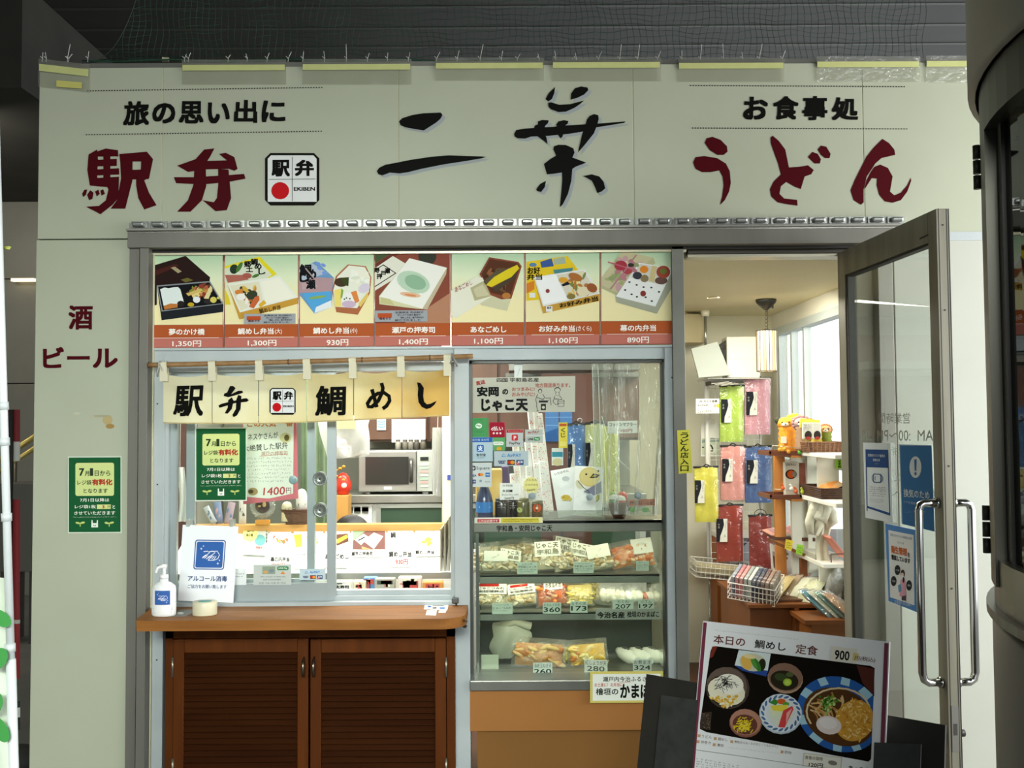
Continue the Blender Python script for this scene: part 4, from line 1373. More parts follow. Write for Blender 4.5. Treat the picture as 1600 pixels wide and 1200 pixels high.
# ================================================================ showcase side: glass, case, goods
PG = FP(.074)
w2 = struct('window_2', MB().pbox(733.5, 563.5, 738.5, 1082, .06, .11).pbox(1037, 563.5, 1042, 1082, .06, .11).pbox(733.5, 563.5, 1042, 567, .06, .11), mat('4a4d4a', .4, .4), 'large pane in front of the chilled showcase')
MB().pbox(738, 566, 1038, 1064, .078, .082).build('pane', GLASS, w2)
sc0 = MB().pbox(735.5, 1063, 1043, 1079, .015, .2, 0, .004)
struct('trim_16', sc0, mat('8f9089', .3, .7, noise=(4, '80817a')), 'steel ledge under the showcase')
pz = MB().pbox(735.5, 1079, 1043, 1141, .03, .1, 0, .002)
struct('trim_17', pz, mat('a06c38', .6, 0, noise=(2, '986533'), spec=.2), 'upper tan board under the showcase')
q = W(889, 1141, .05)
struct('trim_18', MB().box((W(746, 1160, .05).x, .05, 0), (W(1043, 1160, .05).x, .12, q.z)), mat('80582a', .6, 0, noise=(2, '785226'), spec=.2), 'lower tan board under the showcase')

CY0, CY1 = .14, .56
CX0, CX1 = W(744, 900, CY0).x, W(1040, 900, CY0).x
ztopc = W(888, 813, CY0).z
case = thing('showcase', 'chilled glass showcase with steel shelves of packed fish cakes beside the serving window', 'showcase', ((CX0 + CX1) / 2, CY0, .55))
b = MB().pbox(741.5, 812.5, 1036, 831, CY0, CY0 + .02, 0, .003)
b.box((CX0, CY0, ztopc - .012), (CX1 - .01, CY1, ztopc))
b.build('top_deck', mat('9c9d92', .28, .7, 'case_steel', noise=(5, '85867c')), case)
b = MB()
zbot = W(888, 1064, CY0).z
for x in (CX0 - .001, CX1 - .012):
    b.box((x, CY0, zbot), (x + .012, CY0 + .012, ztopc - .05))
b.pbox(743, 1056, 1040, 1064, CY0 - .004, CY1)
b.build('front_frame', mat('6f736c', .3, .6), case)
MB().box((CX0 + .01, CY0 + .004, zbot), (CX1 - .012, CY0 + .006, ztopc - .04)).build('front_glass', CASEGLASS, case)
MB().box((CX0, CY0 + .012, zbot), (CX0 + .004, CY1, ztopc - .012)).box((CX1 - .004, CY0 + .012, zbot), (CX1, CY1, ztopc - .012)).build('side_glass', CASEGLASS, case)
b = MB()
b.box((CX0, CY1, zbot), (CX1, CY1 + .012, zbot + .2)).box((CX0, CY1, zbot + .2), (CX0 + .02, CY1 + .012, ztopc)).box((CX1 - .02, CY1, zbot + .2), (CX1, CY1 + .012, ztopc)).box((CX0 + .36, CY1, zbot + .2), (CX0 + .376, CY1 + .012, ztopc))
b.build('rear_frame', mat('4a4e48', .4, .4), case)
SY = .2


def shelf(py0, py1, yb_):
    c0, c1 = W(888, py0, SY), W(888, py1, SY)
    b = MB().box((CX0 + .012, SY, c1.z), (CX1 - .014, SY + .012, c0.z), 0, .002).box((CX0 + .012, SY, c0.z - .008), (CX1 - .014, yb_, c0.z))
    b.build('shelf', mat('a3a69a', .3, .6, 'shelf_steel', noise=(6, '8e9186')), case)
    return c0.z


zs1 = shelf(897.5, 911.5, .5)
zs2 = shelf(956, 969, .53)
zs3 = W(888, 1054, SY).z
MB().box((CX0 + .012, CY0 + .02, zs3 - .02), (CX1 - .014, CY1 - .01, zs3)).build('floor_tray', mat('2e312f', .5, .2), case)
b = MB().box((CX0 + .03, SY + .01, zs2 - .030), (CX1 - .04, SY + .03, zs2 - .014)).box((CX0 + .03, SY + .01, zs1 - .030), (CX1 - .04, SY + .03, zs1 - .014)).box((CX0 + .03, CY0 + .03, ztopc - .03), (CX1 - .04, CY0 + .05, ztopc - .014))
b.build('shelf_fill_glow', mat('fff6dc', .4, 0, 'shelf_fill_glow', emit=11), case)  # glowing strips added under deck and shelves to brighten the packets

# ---- packets of fish cake
PF_FILM = clear('packet_film', 'ffffff', .06, .12, .14, 'eef0e4', bump=(40, 1.0, .01))
pk_count = 0


def packet(name, label, group, px, py, wpx, hpx, yy, zfloor, cols, tilt=0.5, roll=0, labelcol=None, lines=None, slices=0, card=None):
    """a clear bag leaning back on a shelf: film, contents, printed label"""
    s_ = sc(yy)
    c = W(px, py, yy)
    u = V((cos(radians(roll)), 0, -sin(radians(roll))))
    w = V((0, -cos(tilt), sin(tilt)))
    v = w.cross(u).normalized()
    if v.z < 0:
        v = -v
    hu, hv = wpx * s_ / 2, hpx * s_ / 2
    c = V((c.x, yy, zfloor + hv * abs(v.z) + .008))
    t = thing(name, label, 'packet', (c.x, c.y, zfloor), group)
    r = random.Random(int(px * 7 + py))
    b = MB()
    if slices:
        for i in range(slices):
            f = (i + .5) / slices * 2 - 1
            b.blob(c + u * hu * .72 * f - v * hv * .22 + w * .002, (hu * .8 / slices * 1.5, .018, hv * .55), m=i % len(cols), jit=.06, rot=Matrix.Rotation(r.uniform(-.4, .4), 3, 'Y'))
    else:
        b.pillow(c - v * hv * .12, u, v, w, hu * .86, hv * .74, .02, 0, .14, 6)
        for i in range(26):
            b.blob(c + u * hu * r.uniform(-.8, .8) + v * hv * r.uniform(-.8, .45) + w * r.uniform(.008, .02), (hu * r.uniform(.12, .3), .013, hv * r.uniform(.08, .2)), m=r.randrange(len(cols)), jit=.1, rot=Matrix.Rotation(r.uniform(-.7, .7), 3, 'Y'), sub=2)
    b.build('contents', [mat(x, .6) for x in cols], t)
    MB().pillow(c, u, v, w, hu, hv, .027, 0, .16, 7).build('film', PF_FILM, t)
    if labelcol:
        b = MB()
        k, (ox, oy, lw, lh) = labelcol
        cc = c + u * hu * ox + v * hv * oy + w * .029
        b.obox(cc, u, v, w, hu * lw, hv * lh, .0006)
        lb = b.build('paper_label', mat(k, .6), t)
        if lines:
            pl = Plane(cc + w * .0008, w)
            a = Art(pl)
            O = cc + w * .0016

            class Q:
                n = w

                def hit(self, x, y, lift=0):
                    return O + u * x + v * (-y) + w * lift
            a.pl = Q()
            n = len(lines)
            for i, (tx, colr) in enumerate(lines):
                y0 = -hv * lh * .85 + i * 2 * hv * lh * .85 / n
                if tx.startswith('#'):
                    a.rect(-hu * lw * .8, y0, hu * lw * .5, y0 + 1.5 * hv * lh / n, colr, 0)
                else:
                    a.text(tx, -hu * lw * .85, y0 + .1 * hv * lh / n, hu * lw * .85, y0 + 1.5 * hv * lh / n, colr, 1, .02)
            a.done('label_print', lb)
    return t


TAN = ['dccfaa', 'cbb88c', 'e8ddc2', 'b89e70']
top_row = [(762, 858, 40, 44, .36), (752, 880, 34, 40, .26), (788, 864, 42, 44, .40), (775, 882, 46, 34, .24), (812, 856, 40, 46, .42), (797, 878, 40, 36, .25), (836, 868, 44, 50, .36), (822, 862, 36, 40, .45), (856, 874, 50, 50, .27), (884, 868, 46, 50, .38), (880, 884, 36, 36, .25),
           (908, 876, 44, 44, .30), (935, 880, 44, 42, .28), (972, 868, 44, 46, .33), (1003, 870, 40, 50, .34)]
posn = ['tallest at the back by the metal jamb', 'front one at the metal jamb end', 'second in the back row', 'flat front one before the first price card', 'back row, above the first price card', 'half hidden by the first price card', 'leaning right behind the first price card', 'rearmost of the middle',
        'broad one just after the first price card', 'rear one in the middle with a spotted print', 'front one touching the second price card', 'behind the second price card', 'just after the second price card', 'with an orange filling', 'white one at the yellow sign end']
for i, (px, py, w_, h_, yy) in enumerate(top_row):
    cols = TAN if i not in (13, 14) else ['d98a4a', 'e6c9a0', 'c96f3a']
    packet('fish_cake_packet', 'clear fish cake packet, ' + posn[i], 'fish cake packets on the upper showcase shelf', px, py, w_, h_, yy, zs1, cols, .55, random.uniform(-14, 14), ('e4e3d4', (0, .3, .8, .5)) if i in (3, 5, 8, 9, 11, 12, 14) else None, [('じゃこ天', '6d6a58'), ('宇和島', '8d8a78')] if i in (5, 8, 9, 11) else None)
mid = [(768, 938, 52, 38, TAN, ('e9e6dc', (.0, .35, .9, .45)), [('#', 'b02a24'), ('じゃこつみれ', '1a1a18'), ('安岡蒲鉾店', '4a4a44')], 0, 'red and white label, first on the shelf'),
       (812, 938, 56, 44, TAN, ('e9e6dc', (.1, .15, .75, .35)), [('#', 'b02a24'), ('じゃこつみれ', '1a1a18'), ('安岡蒲鉾店', '4a4a44')], 0, 'red and white label, second on the shelf'),
       (862, 936, 52, 44, ['c9622a', 'd9843e', 'b54f22', 'e2b07a'], ('eceae2', (.1, .35, .55, .28)), [('ホタルイカ', '2a2622')], 0, 'orange filling above the 360 card'),
       (905, 938, 46, 42, ['dcc66e', 'e6d79a', 'cdb45a'], None, None, 0, 'yellow filling above the 173 card'), (924, 930, 26, 56, ['dcc66e', 'e6d79a'], None, None, 0, 'tall knotted top behind the 173 card'),
       (958, 938, 52, 40, ['eeead8', 'e2dcc4'], None, None, 5, 'pale slices after the 173 card'), (990, 940, 36, 36, ['f0efe6', 'dfe2d0'], None, None, 3, 'white slices above the handwritten strip'), (1016, 938, 34, 34, ['c0563a', 'e9e4d6', 'dfd6bc'], None, None, 3, 'red topped, last on the shelf')]
for px, py, w_, h_, cols, lc, ln, sl, lab in mid:
    packet('fish_paste_packet', 'fish paste packet on the middle shelf, ' + lab, 'packets on the middle showcase shelf', px, py, w_, h_, .30 if w_ > 30 else .4, zs2, cols, .45, random.uniform(-8, 8), lc, ln, sl)
packet('fried_fish_packet', 'packet of fried fish cakes behind the 260 yen card', 'packets on the showcase floor', 842, 1030, 84, 46, .3, zs3, ['c98c4a', 'b5713a', 'e0c07a', 'd8b87e'], .4, 4)
packet('fried_fish_packet', 'packet of yellow prawn fritters behind the 280 yen card', 'packets on the showcase floor', 918, 1028, 62, 42, .32, zs3, ['e0b23a', 'd9863a', 'f0d98a', 'e8e0a0'], .4, -4)
packet('fried_fish_packet', 'half hidden yellow packet between the two price cards', 'packets on the showcase floor', 884, 1034, 34, 32, .36, zs3, ['d9c86a', 'c9b45a'], .4, 6)
for i, (px, lab) in enumerate(((974, 'nearest the prawn fritters'), (995, 'middle one of three'), (1016, 'last one by the side glass'))):
    c = W(px, 1036, .33)
    t = thing('wrapped_roll', 'white paper wrapped fish roll in the showcase, ' + lab, 'fish roll', (c.x, .33, zs3), 'wrapped rolls on the showcase floor')
    d = V((.5, -.75, -.18)).normalized()
    p0 = V((c.x - .015, .42, zs3 + .048))
    p1 = p0 + d * .13
    MB().tube([p0, p0 + d * .015, p0 + d * .03, p0 + d * .065, p0 + d * .10, p0 + d * .115, p1], [.012, .018, .026, .029, .027, .016, .02], 12).build('paper_wrap', mat('eef0e2', .6), t)
    a = p0 + d * .06 + V((0, 0, .029))
    b = MB()
    for k in range(3):
        b.obox(a + d * (.012 * k - .012) + V((0, 0, -.001)), d, V((d.y, -d.x, 0)).normalized(), V((0, 0, 1)), .0035, .012 - .003 * k, .0016)
    b.build('brush_mark', mat('55584e'), t)


def price_card(px0, py0, px1, py1, yy, rows, lab, col='cfdccb', k=-.006):
    def dr(a):
        n = len(rows)
        h = py1 - py0
        y = py0 + 1.2
        for (tx, hh, colr, bo) in rows:
            if tx == '~':
                a.scribble(px0 + 2, y, px1 - 2, y + hh * h, 1, colr, 1, int(px0), .5)
            else:
                ww = min((px1 - px0 - 3), len(tx) * hh * h * .95)
                xm_ = (px0 + px1) / 2
                a.text(tx, xm_ - ww / 2, y, xm_ + ww / 2, y + hh * h * .82, colr, 1, bo)
            y += hh * h
    return poster('price_card', lab, 'price card', (px0, py0, px1, py1), FP(yy), col, dr, 'price cards in the showcase', .002, k=k)


K_ = '3b4740'
price_card(808, 878.5, 840, 897, .19, [('じゃこ天', .22, '5e6e62', 0), ('宇和島じゃこ天', .26, K_, 0), ('5枚入り ¥540', .2, '6a7a6c', 0), ('~', .16, '6a7a6c', 0)], 'upper shelf price card nearest the metal jamb')
price_card(896, 878, 927.5, 895.5, .19, [('~', .2, '5e6e62', 0), ('宇和島じゃこ天', .26, K_, 0), ('3枚入り ¥330', .2, '6a7a6c', 0), ('~', .16, '6a7a6c', 0)], 'upper shelf price card in the middle')
price_card(994, 876.5, 1014, 892, .19, [('~', .25, '5e6e62', 0), ('じゃこカツ', .3, K_, 0), ('~', .2, '6a7a6c', 0)], 'small upper shelf price card by the orange packets')
price_card(769, 942.5, 801, 959.5, .19, [('~', .25, '5e6e62', 0), ('じゃこつみれ', .3, K_, 0), ('~', .2, '6a7a6c', 0)], 'middle shelf price card under the red labelled packets')
price_card(848, 941.5, 876.5, 959, .19, [('ホタルイカ天', .36, K_, 0), ('360', .52, '23302a', .012)], 'price card reading 360 on the middle shelf')
price_card(891, 939.5, 918, 957.5, .19, [('えそ小天', .34, K_, 0), ('173', .5, '23302a', .012)], 'price card reading 173 on the middle shelf')
price_card(957, 936.5, 990, 952, .195, [('ちくわ', .4, K_, 0), ('207', .55, '39443c', .008)], 'price card reading 207 above the handwritten strip')
price_card(997, 936.5, 1022, 951, .195, [('小てん', .4, K_, 0), ('197', .55, '39443c', .008)], 'price card reading 197 above the handwritten strip')
price_card(833, 1035.5, 863, 1060.5, .134, [('海老玉ねぎ天', .34, K_, 0), ('260', .38, '23302a', .014), ('~', .16, K_, 0)], 'price card reading 260 on the showcase floor')
price_card(913, 1031, 949, 1055, .134, [('紅しょうが天', .36, K_, 0), ('280', .4, '5a655c', .01)], 'price card reading 280 behind the yellow edged notice', 'd4dbc8', .05)
price_card(989, 1030.5, 1018, 1049, .134, [('お寿まき', .42, K_, 0), ('324', .48, '39443c', .01)], 'price card reading 324 in front of the white rolls')
price_card(752, 1023, 779, 1056, .2, [('~', .7, 'cfd0c0', 0), ('しょうゆ', .25, '77786c', 0)], 'pale upright card in the corner of the showcase floor', 'c4cab2')
# shelf strip and handwritten strips
poster('shelf_strip', 'paper strip with bold handwriting along the middle shelf edge', 'notice', (931, 950.5, 1033.5, 968), FP(.196), 'a7a99f', lambda a: (a.text('今治名産', 933, 956, 976, 966, BLK, 1, .03), a.text('桧垣のかまぼこ', 980, 955, 1030, 964.5, BLK, 1, .022)), thick=.001)
a = Art(FP(CY0 - .0005), k=-.012)
a.text('宇和島・安岡じゃこ天', 776, 820.5, 863, 830, BLK, 1, .026)
a.done('handwriting', case)
poster('alcohol_strip', 'narrow red and yellow printed strip on the rim of the showcase top', 'notice', (741.5, 808.5, 848, 817.5), FP(CY0 - .006), 'eadfae', lambda a: (a.rect(741.5, 808.7, 782, 817.3, 'e6e0da', 0), a.rect(746, 811, 780, 816.3, 'c23a34', 1), a.text('これはお酒です', 748, 812, 778, 815.5, 'f2e6e0', 2, .02), a.rect(783, 809.5, 842, 816.5, 'dbc843', 1), a.scribble(786, 810.5, 840, 815.8, 2, '4a3a1a', 2, 4, .6)), thick=.001)
# plastic bag hanging under the middle shelf
c = W(792, 970, .36)
t = thing('carrier_bag', 'pale translucent carrier bag hung under the middle shelf of the showcase', 'bag', (c.x, .36, W(792, 1022, .36).z))
b = MB()
r = random.Random(5)


def bagf(u, v):
    an = u * 2 * pi
    wv = (.055 + .03 * sin(v * pi) ** .8) * (1 - .45 * v ** 3)
    return V((c.x + cos(an) * wv * (1 + .18 * sin(an * 3 + v * 4)) + .012 * sin(v * 5), .36 + sin(an) * .055 * (1 + .2 * cos(an * 4 + v * 3)), c.z - .012 - v * .135))


b.grid(bagf, 22, 10)
BAG = clear('carrier_film', 'e6eadf', .03, .3, .72, 'dfe3d2')
b.build('bag_body', BAG, t)
MB().tube([V((c.x - .02, .36, c.z - .02)), V((c.x + .04, .33, c.z + .0)), V((c.x + .1, .34, c.z - .02))], [.02, .012, .018], 7).build('handle', BAG, t)

# kamaboko notice stuck below the case
poster('kamaboko_notice', 'yellow edged handwritten notice taped to the showcase ledge behind the menu board', 'notice', (922, 1049, 1036, 1098), FP(.009), 'cdbf62', lambda a: (a.rect(926, 1053, 1032, 1094.5, 'dfe3da', 1), a.text('瀬戸内今治ふるさと', 942, 1057, 1019, 1065, '1c2418', 2, .012), a.line([(968, 1066), (986, 1065.6)], .7, 'b03a2e', 2), a.text('お土産に！お弁当に！', 929, 1067, 975, 1073, 'b5482e', 2, .012), a.text('檜垣の', 931, 1075, 966, 1086, '1c2418', 2, .018), a.text('かまぼこ', 969, 1068, 1030, 1091, BLK, 2, .034)), thick=.001)

# ---- stickers and the big notice on the glass
GY = .0765


def art_people(a):
    L = 1
    ink = '2a2a26'
    def ln(*p, w=.9):
        a.line([(x, y) for x, y in p], w, ink, L)
    # seated cook at a grill
    a.circ(844, 611, 3.2, 3.6, ink, L).circ(844, 611.4, 2.4, 2.7, 'cfc9ba', L + 1)
    ln((840, 616), (837, 624), (839, 632)), ln((848, 616), (851, 621), (848, 625)), ln((839, 621), (848, 624)), ln((838, 632), (840, 642)), ln((838, 642), (842, 642))
    a.rect(842, 626, 856, 629, ink, L).rect(845, 631, 853, 641, ink, L).circ(849, 636.5, 2.4, 2.2, 'cfc9ba', L + 1)
    ln((856, 627), (860, 623), (861, 633)), ln((852, 622), (861, 622))
    for i in range(6):
        ln((843 + i * 2.2, 625.5), (844 + i * 2.2, 628))
    # woman at a tub
    a.circ(871, 609, 5, 4, ink, L).circ(871, 609.5, 4.1, 3.1, 'cfc9ba', L + 1).circ(871, 615, 3.2, 3.6, ink, L).circ(871, 615.3, 2.5, 2.8, 'cfc9ba', L + 1)
    ln((867, 619), (864, 628), (868, 632), (874, 631)), ln((874, 618), (878, 623), (873, 626)), ln((866, 623), (874, 624))
    a.circ(876.5, 626, 5, 1.6, ink, L).circ(876.5, 626, 4.2, 1, 'cfc9ba', L + 1)
    ln((871.5, 626), (872, 635), (881, 635), (881.5, 626)), ln((872, 630), (881, 630), w=.6)


poster('shop_notice', 'grey paper notice with brush writing and two inked cooks hung inside the showcase pane', 'notice', [(738.5, 590.5), (899, 587.5), (898.5, 643.5), (738.5, 645)], FP(.09), 'c9c3b4', lambda a: (a.text('四国 宇和島名産', 776, 590.5, 842, 597, '23231f', 1, .014), a.text('直送', 743, 595, 758, 602, 'b5382c', 1, .03, quad=[(743, 596), (757, 593), (759, 599.5), (744, 602.5)]),
       a.text('安岡', 745, 604, 779.5, 619.5, BLK, 1, .045), a.text('の', 785, 608, 794, 616.5, BLK, 1, .04), a.text('じゃこ天', 752, 623, 825, 642.5, BLK, 1, .045), a.text('おつまみに!', 800, 605, 835.5, 611, 'b84a38', 1, .016), a.text('おみやげに!', 800, 613, 835.5, 619.5, 'b84a38', 1, .016), a.text('地方発送承ります。', 836.5, 598.5, 891, 605.5, 'b84a38', 1, .014), art_people(a)), thick=.001)
poster('tape_tab', 'white paper strip holding the brush written notice to the top of the pane', 'tape', (803.5, 566, 816, 590), FP(.088), 'f4f4f2', lambda a: a.line([(808, 588), (813, 574)], .5, 'b5b5b2', 1), thick=.0006)
PGl = FP(GY)


def cardlogos(a, x0, y0, w, h, L=2):
    a.rect(x0, y0 + h * .15, x0 + w * .3, y0 + h * .3, '55565e', L).text('VISA', x0 + w * .02, y0 + h * .36, x0 + w * .27, y0 + h * .8, '26346e', L, .03)
    a.rect(x0 + w * .37, y0, x0 + w * .66, y0 + h, '3a3028', L).circ(x0 + w * .46, y0 + h * .5, w * .085, h * .34, 'c23a28', L + 1).circ(x0 + w * .57, y0 + h * .5, w * .085, h * .34, 'd9963a', L + 1)
    a.rect(x0 + w * .72, y0, x0 + w, y0 + h, '2d4a7e', L).rect(x0 + w * .72, y0 + h * .5, x0 + w * .86, y0 + h, 'b8433a', L + 1).text('JCB', x0 + w * .76, y0 + h * .2, x0 + w * .97, y0 + h * .75, 'e9edf2', L + 2, .03)


def s1(a):
    a.circ(748, 665.5, 5.2, 4, 'e6f0e6', 1).text('Pay', 744.5, 663.5, 751.5, 667.5, '2f9a4a', 2, .03).text('WeChat', 741, 655, 755, 657, '1d7a38', 1, 0).text('微信支付', 741, 673.5, 755, 676, '1d7a38', 1, 0)


def s2(a):
    a.rrect(765, 660, 788.5, 683, 3.5, 'a02034', 1).text('d払い', 767.5, 666, 786, 673, 'f4eaea', 2, .016)
    for i in range(3):
        a.circ(771.5 + i * 5.2, 677, 1.6, 1.6, 'f0dede', 2)


def s3(a):
    a.rect(732, 683.4, 769.5, 691, '2f66ad', 1).text('支付宝 支付可', 738, 685.4, 764, 689, 'd9e4f2', 2, 0).rrect(745, 695, 756, 706, 2.4, '2a66b5', 1).text('支', 746.5, 696.5, 754.5, 704.5, 'e6eef6', 2, .03).text('支付宝', 744, 708.5, 759, 713, '20242c', 2, .02).text('ALIPAY', 746, 714.5, 757, 716, '4a5058', 2, 0)


def s4(a):
    a.rrect(770.5, 690, 787, 695.5, 2.4, 'e9f0e4', 1).text('LINE Pay', 772, 691.5, 785.5, 694, '3a8a48', 2, .01).rrect(776, 699, 783.5, 703.5, 1, 'd9a83a', 1).line([(777.5, 699.5), (779.7, 696.8), (782, 699.5)], .8, 'd9a83a', 1)


def s5(a):
    a.rect(791.5, 671.3, 817, 676, 'b52a30', 1).text('キャッシュレス', 794, 672.4, 815, 674.8, 'f0d8d8', 2, 0).rrect(799.5, 679, 809.5, 688.5, 2, 'c93a3e', 1).text('P', 802.6, 681, 806.6, 687, 'f2e6e6', 2, .03).text('PayPay', 796, 690.5, 813, 695.2, '2c2f34', 2, .012)


def s6(a):
    a.rect(821, 680.2, 847, 680.8, 'e2e6e2', 1).text('au PAY', 825, 673.2, 842.5, 677.2, 'a8483a', 2, .018).text('LINE', 825, 684.2, 833.5, 688, '1f2a22', 2, .03).rrect(834.5, 683, 843.5, 688.5, 1.4, '2f8a48', 1).text('Pay', 836, 684.2, 842, 687.8, 'e6f2e6', 2, .02)


def s7(a):
    a.line([(784, 713.5), (787.2, 708.6), (790.4, 713.5), (784, 713.5)], 1, '3a86c4', 1).text('AirPAY', 792.5, 708.8, 814.5, 714, '3a86c4', 2, .016)
    cardlogos(a, 778, 718.5, 40, 8)


def s8(a):
    a.rrect(735.5, 728, 743, 735, 1.6, '1f2124', 1).rrect(737.2, 729.6, 741.3, 733.4, .8, 'e6e9e8', 2).rect(738.5, 730.8, 740, 732.2, '1f2124', 3).text('Square', 744.5, 728.8, 765, 735, '3a3f44', 2, 0)
    a.text('VISA', 735, 741.4, 744.5, 744.8, '2a3f8a', 2, .03).circ(749.5, 741.6, 2.6, 2.4, 'c94a30', 1).circ(752.8, 741.6, 2.6, 2.4, 'd9963a', 2).rect(758.5, 738.5, 765.5, 745, '2f6fae', 1).text('AMEX', 759.2, 740.6, 764.8, 743, 'e6eef4', 2, .02)
    a.rect(736, 749.5, 743.5, 755.5, '2d3f7e', 1).text('JCB', 737, 751, 742.6, 754.2, 'e6eaf2', 2, .02).circ(751, 751.5, 2.2, 2, '8a9aa6', 1).text('DISCOVER', 758, 752, 765.5, 753.6, '5a5f64', 2, .01)


for quad, col, fn, lab, cat in (((733, 653, 763, 683), '1f8a3c', s1, 'green payment sticker with a white oval on the showcase pane', 1), ((764.5, 659.5, 789, 683.5), 'a02034', s2, 'dark red rounded payment sticker with three white dots', 1), ((731.5, 683, 770, 721), 'a9c3cc', s3, 'pale blue payment sticker with a blue band, below the green one', 1),
                                ((770, 683, 789.5, 704), '4a9a52', s4, 'small green payment sticker with a yellow padlock shape', 1), ((791, 671, 817.5, 698), 'b9c0be', s5, 'grey payment sticker with a red square letter P', 1), ((820.5, 671, 848, 691.5), 'b5bdb6', s6, 'grey two line payment sticker nearest the hanging towels', 1),
                                ((772, 705, 825.5, 728), 'aebfc4', s7, 'wide grey blue payment sticker with a blue triangle and card logos', 1), ((732, 723, 768.5, 761), 'c0cac8', s8, 'tall pale payment sticker with a black square emblem above the blue bottle', 1)):
    poster('payment_sticker', lab, 'sticker', quad, PGl, col, fn, 'payment stickers on the showcase pane', .0005)
for px, py, r_, lab in ((831, 775, 6, 'grey suction disc on the showcase pane over the yellow starburst'), (921.5, 776.5, 5.6, 'grey suction disc on the showcase pane over the chick bag'), (997, 774, 5.6, 'grey suction disc on the showcase pane above the orange card')):
    q = W(px, py, GY)
    tag(MB().lathe((q.x, GY + .001, q.z), [(0, .005), (r_ * .0019, .004), (r_ * .0025, 0), (0, 0)], 20, axis=(0, -1, 0)).build('suction_disc', mat('93a3a6', .4)), lab, 'suction disc', 'grey discs on the panes')

# ---- goods standing on the case
zd = ztopc + .0005


def std(px, yy):
    return V((W(px, 800, yy).x, yy, zd))


p = std(757, .2)
t = thing('sake_bottle', 'dark blue sake bottle with a bright blue label on the showcase top', 'bottle', p)
R = .034
MB().lathe(p, [(0, 0), (R, 0), (R + .001, .006), (R, .075), (R * .85, .10), (R * .5, .13), (R * .42, .155), (R * .42, .19), (0, .19)], 24).build('bottle_body', mat('39415c', .15, .1), t)
MB().lathe(p + V((0, 0, .03)), [(R + .0012, 0), (R + .0012, .042)], 24).build('label', mat('2f73b5', .4), t)
MB().lathe(p + V((0, 0, .186)), [(R * .46, 0), (R * .46, .02), (0, .02)], 14).build('cap', mat('23242c', .4), t)
a = Art(Curved(V((p.x, p.y, 0)), R + .0016, R + .0016, .2 - R), k=0)
a.text('しまなみ', 749, 791, 766, 794, 'd9e6f2', 1, .01)
a.done('label_print', t)


def jar(px, yy, r, h, col, lid, lab, art=None, nm='jar'):
    p = std(px, yy)
    t = thing(nm, lab, 'jar', p, 'jars on the showcase top')
    MB().lathe(p, [(0, 0), (r * .96, 0), (r, .005), (r, h * .8), (r * .9, h * .88), (0, h * .88)], 22).build('jar_body', mat(col, .2, 0, noise=(60, '20201c', .3, .9)), t)
    MB().lathe(p + V((0, 0, h * .86)), [(r * .92, 0), (r * .95, h * .14), (0, h * .14)], 22).build('lid', mat(lid, .4), t)
    if art:
        a = Art(Curved(V((p.x, p.y, 0)), r + .001, r + .001, yy - r), k=0)
        art(a)
        a.done('label_print', t)
    return t


jar(784, .21, .028, .085, '2a241f', '3a3a38', 'dark brown jar with pale script beside the blue bottle', lambda a: a.scribble(777, 783, 791, 795, 3, 'b9b3a4', 1, 3, .6))
jar(802, .26, .022, .08, '241f1c', '2f2e2c', 'dark jar half behind the first price tag', lambda a: a.scribble(797, 785, 806, 796, 3, 'a9a394', 1, 8, .6))
jar(818, .2, .025, .085, '6d6a32', '5d5a34', 'olive green jar with a leaf shaped mark', lambda a: a.circ(812, 797, 4.5, 4, 'b5c07a', 1).circ(811, 796, 1.2, .8, '33381f', 2))
jar(840, .2, .0235, .075, '7a6236', '6a6a4a', 'olive brown jar with a round orange mark', lambda a: a.circ(839, 794, 6.5, 6.5, 'c9562c', 1).circ(839, 794, 2, 2, 'e6d2b0', 2))
poster('price_tag', 'white handwritten price tag standing before the dark jars', 'price tag', (781, 755, 811.5, 781), FP(.16), 'eceae4', lambda a: (a.text('大特価', 785, 757, 801, 760.5, '4a4a46', 1, 0), a.text('久田鰻', 785, 765, 801, 769, '2a2a26', 1, .03), a.text('めんたい子ちょっぴり', 784, 771.5, 810, 774.5, '3a3a36', 1, .01), a.text('260円', 788, 776.5, 803, 780.5, '2a2a26', 1, .01)), thick=.0012)
c = W(830, 758, .165)
st = []
for i in range(36):
    rr = 1 if i % 2 else .88
    st.append((830 + 12.5 * rr * cos(i * pi / 18), 758.5 + 14 * rr * sin(i * pi / 18)))
poster('starburst_tag', 'pale yellow starburst price tag above the olive jars', 'price tag', st, FP(.165), 'ecdf8a', lambda a: (a.text('けんちん', 822, 748, 839, 751.5, '8a7a4a', 1, .01), a.text('小えびせん', 820.5, 756, 841, 759, '6a5a34', 1, .01), a.text('260円', 823, 764, 836, 767.5, '5a5a34', 1, .01)), thick=.0012)
p = std(765, .34)
t = thing('yellow_bag', 'yellow paper bag behind the blue bottle', 'bag', p)
MB().box((p.x - .058, .33, zd), (p.x + .055, .39, zd + .20), 0, .006).build('bag_body', mat('f2c65e', .6, 0, noise=(9, 'f6dc9a')), t)
MB().box((p.x + .052, .335, zd + .085), (p.x + .082, .385, zd + .21), 0, .004).build('bag_side', mat('6a5a7e', .6), t)
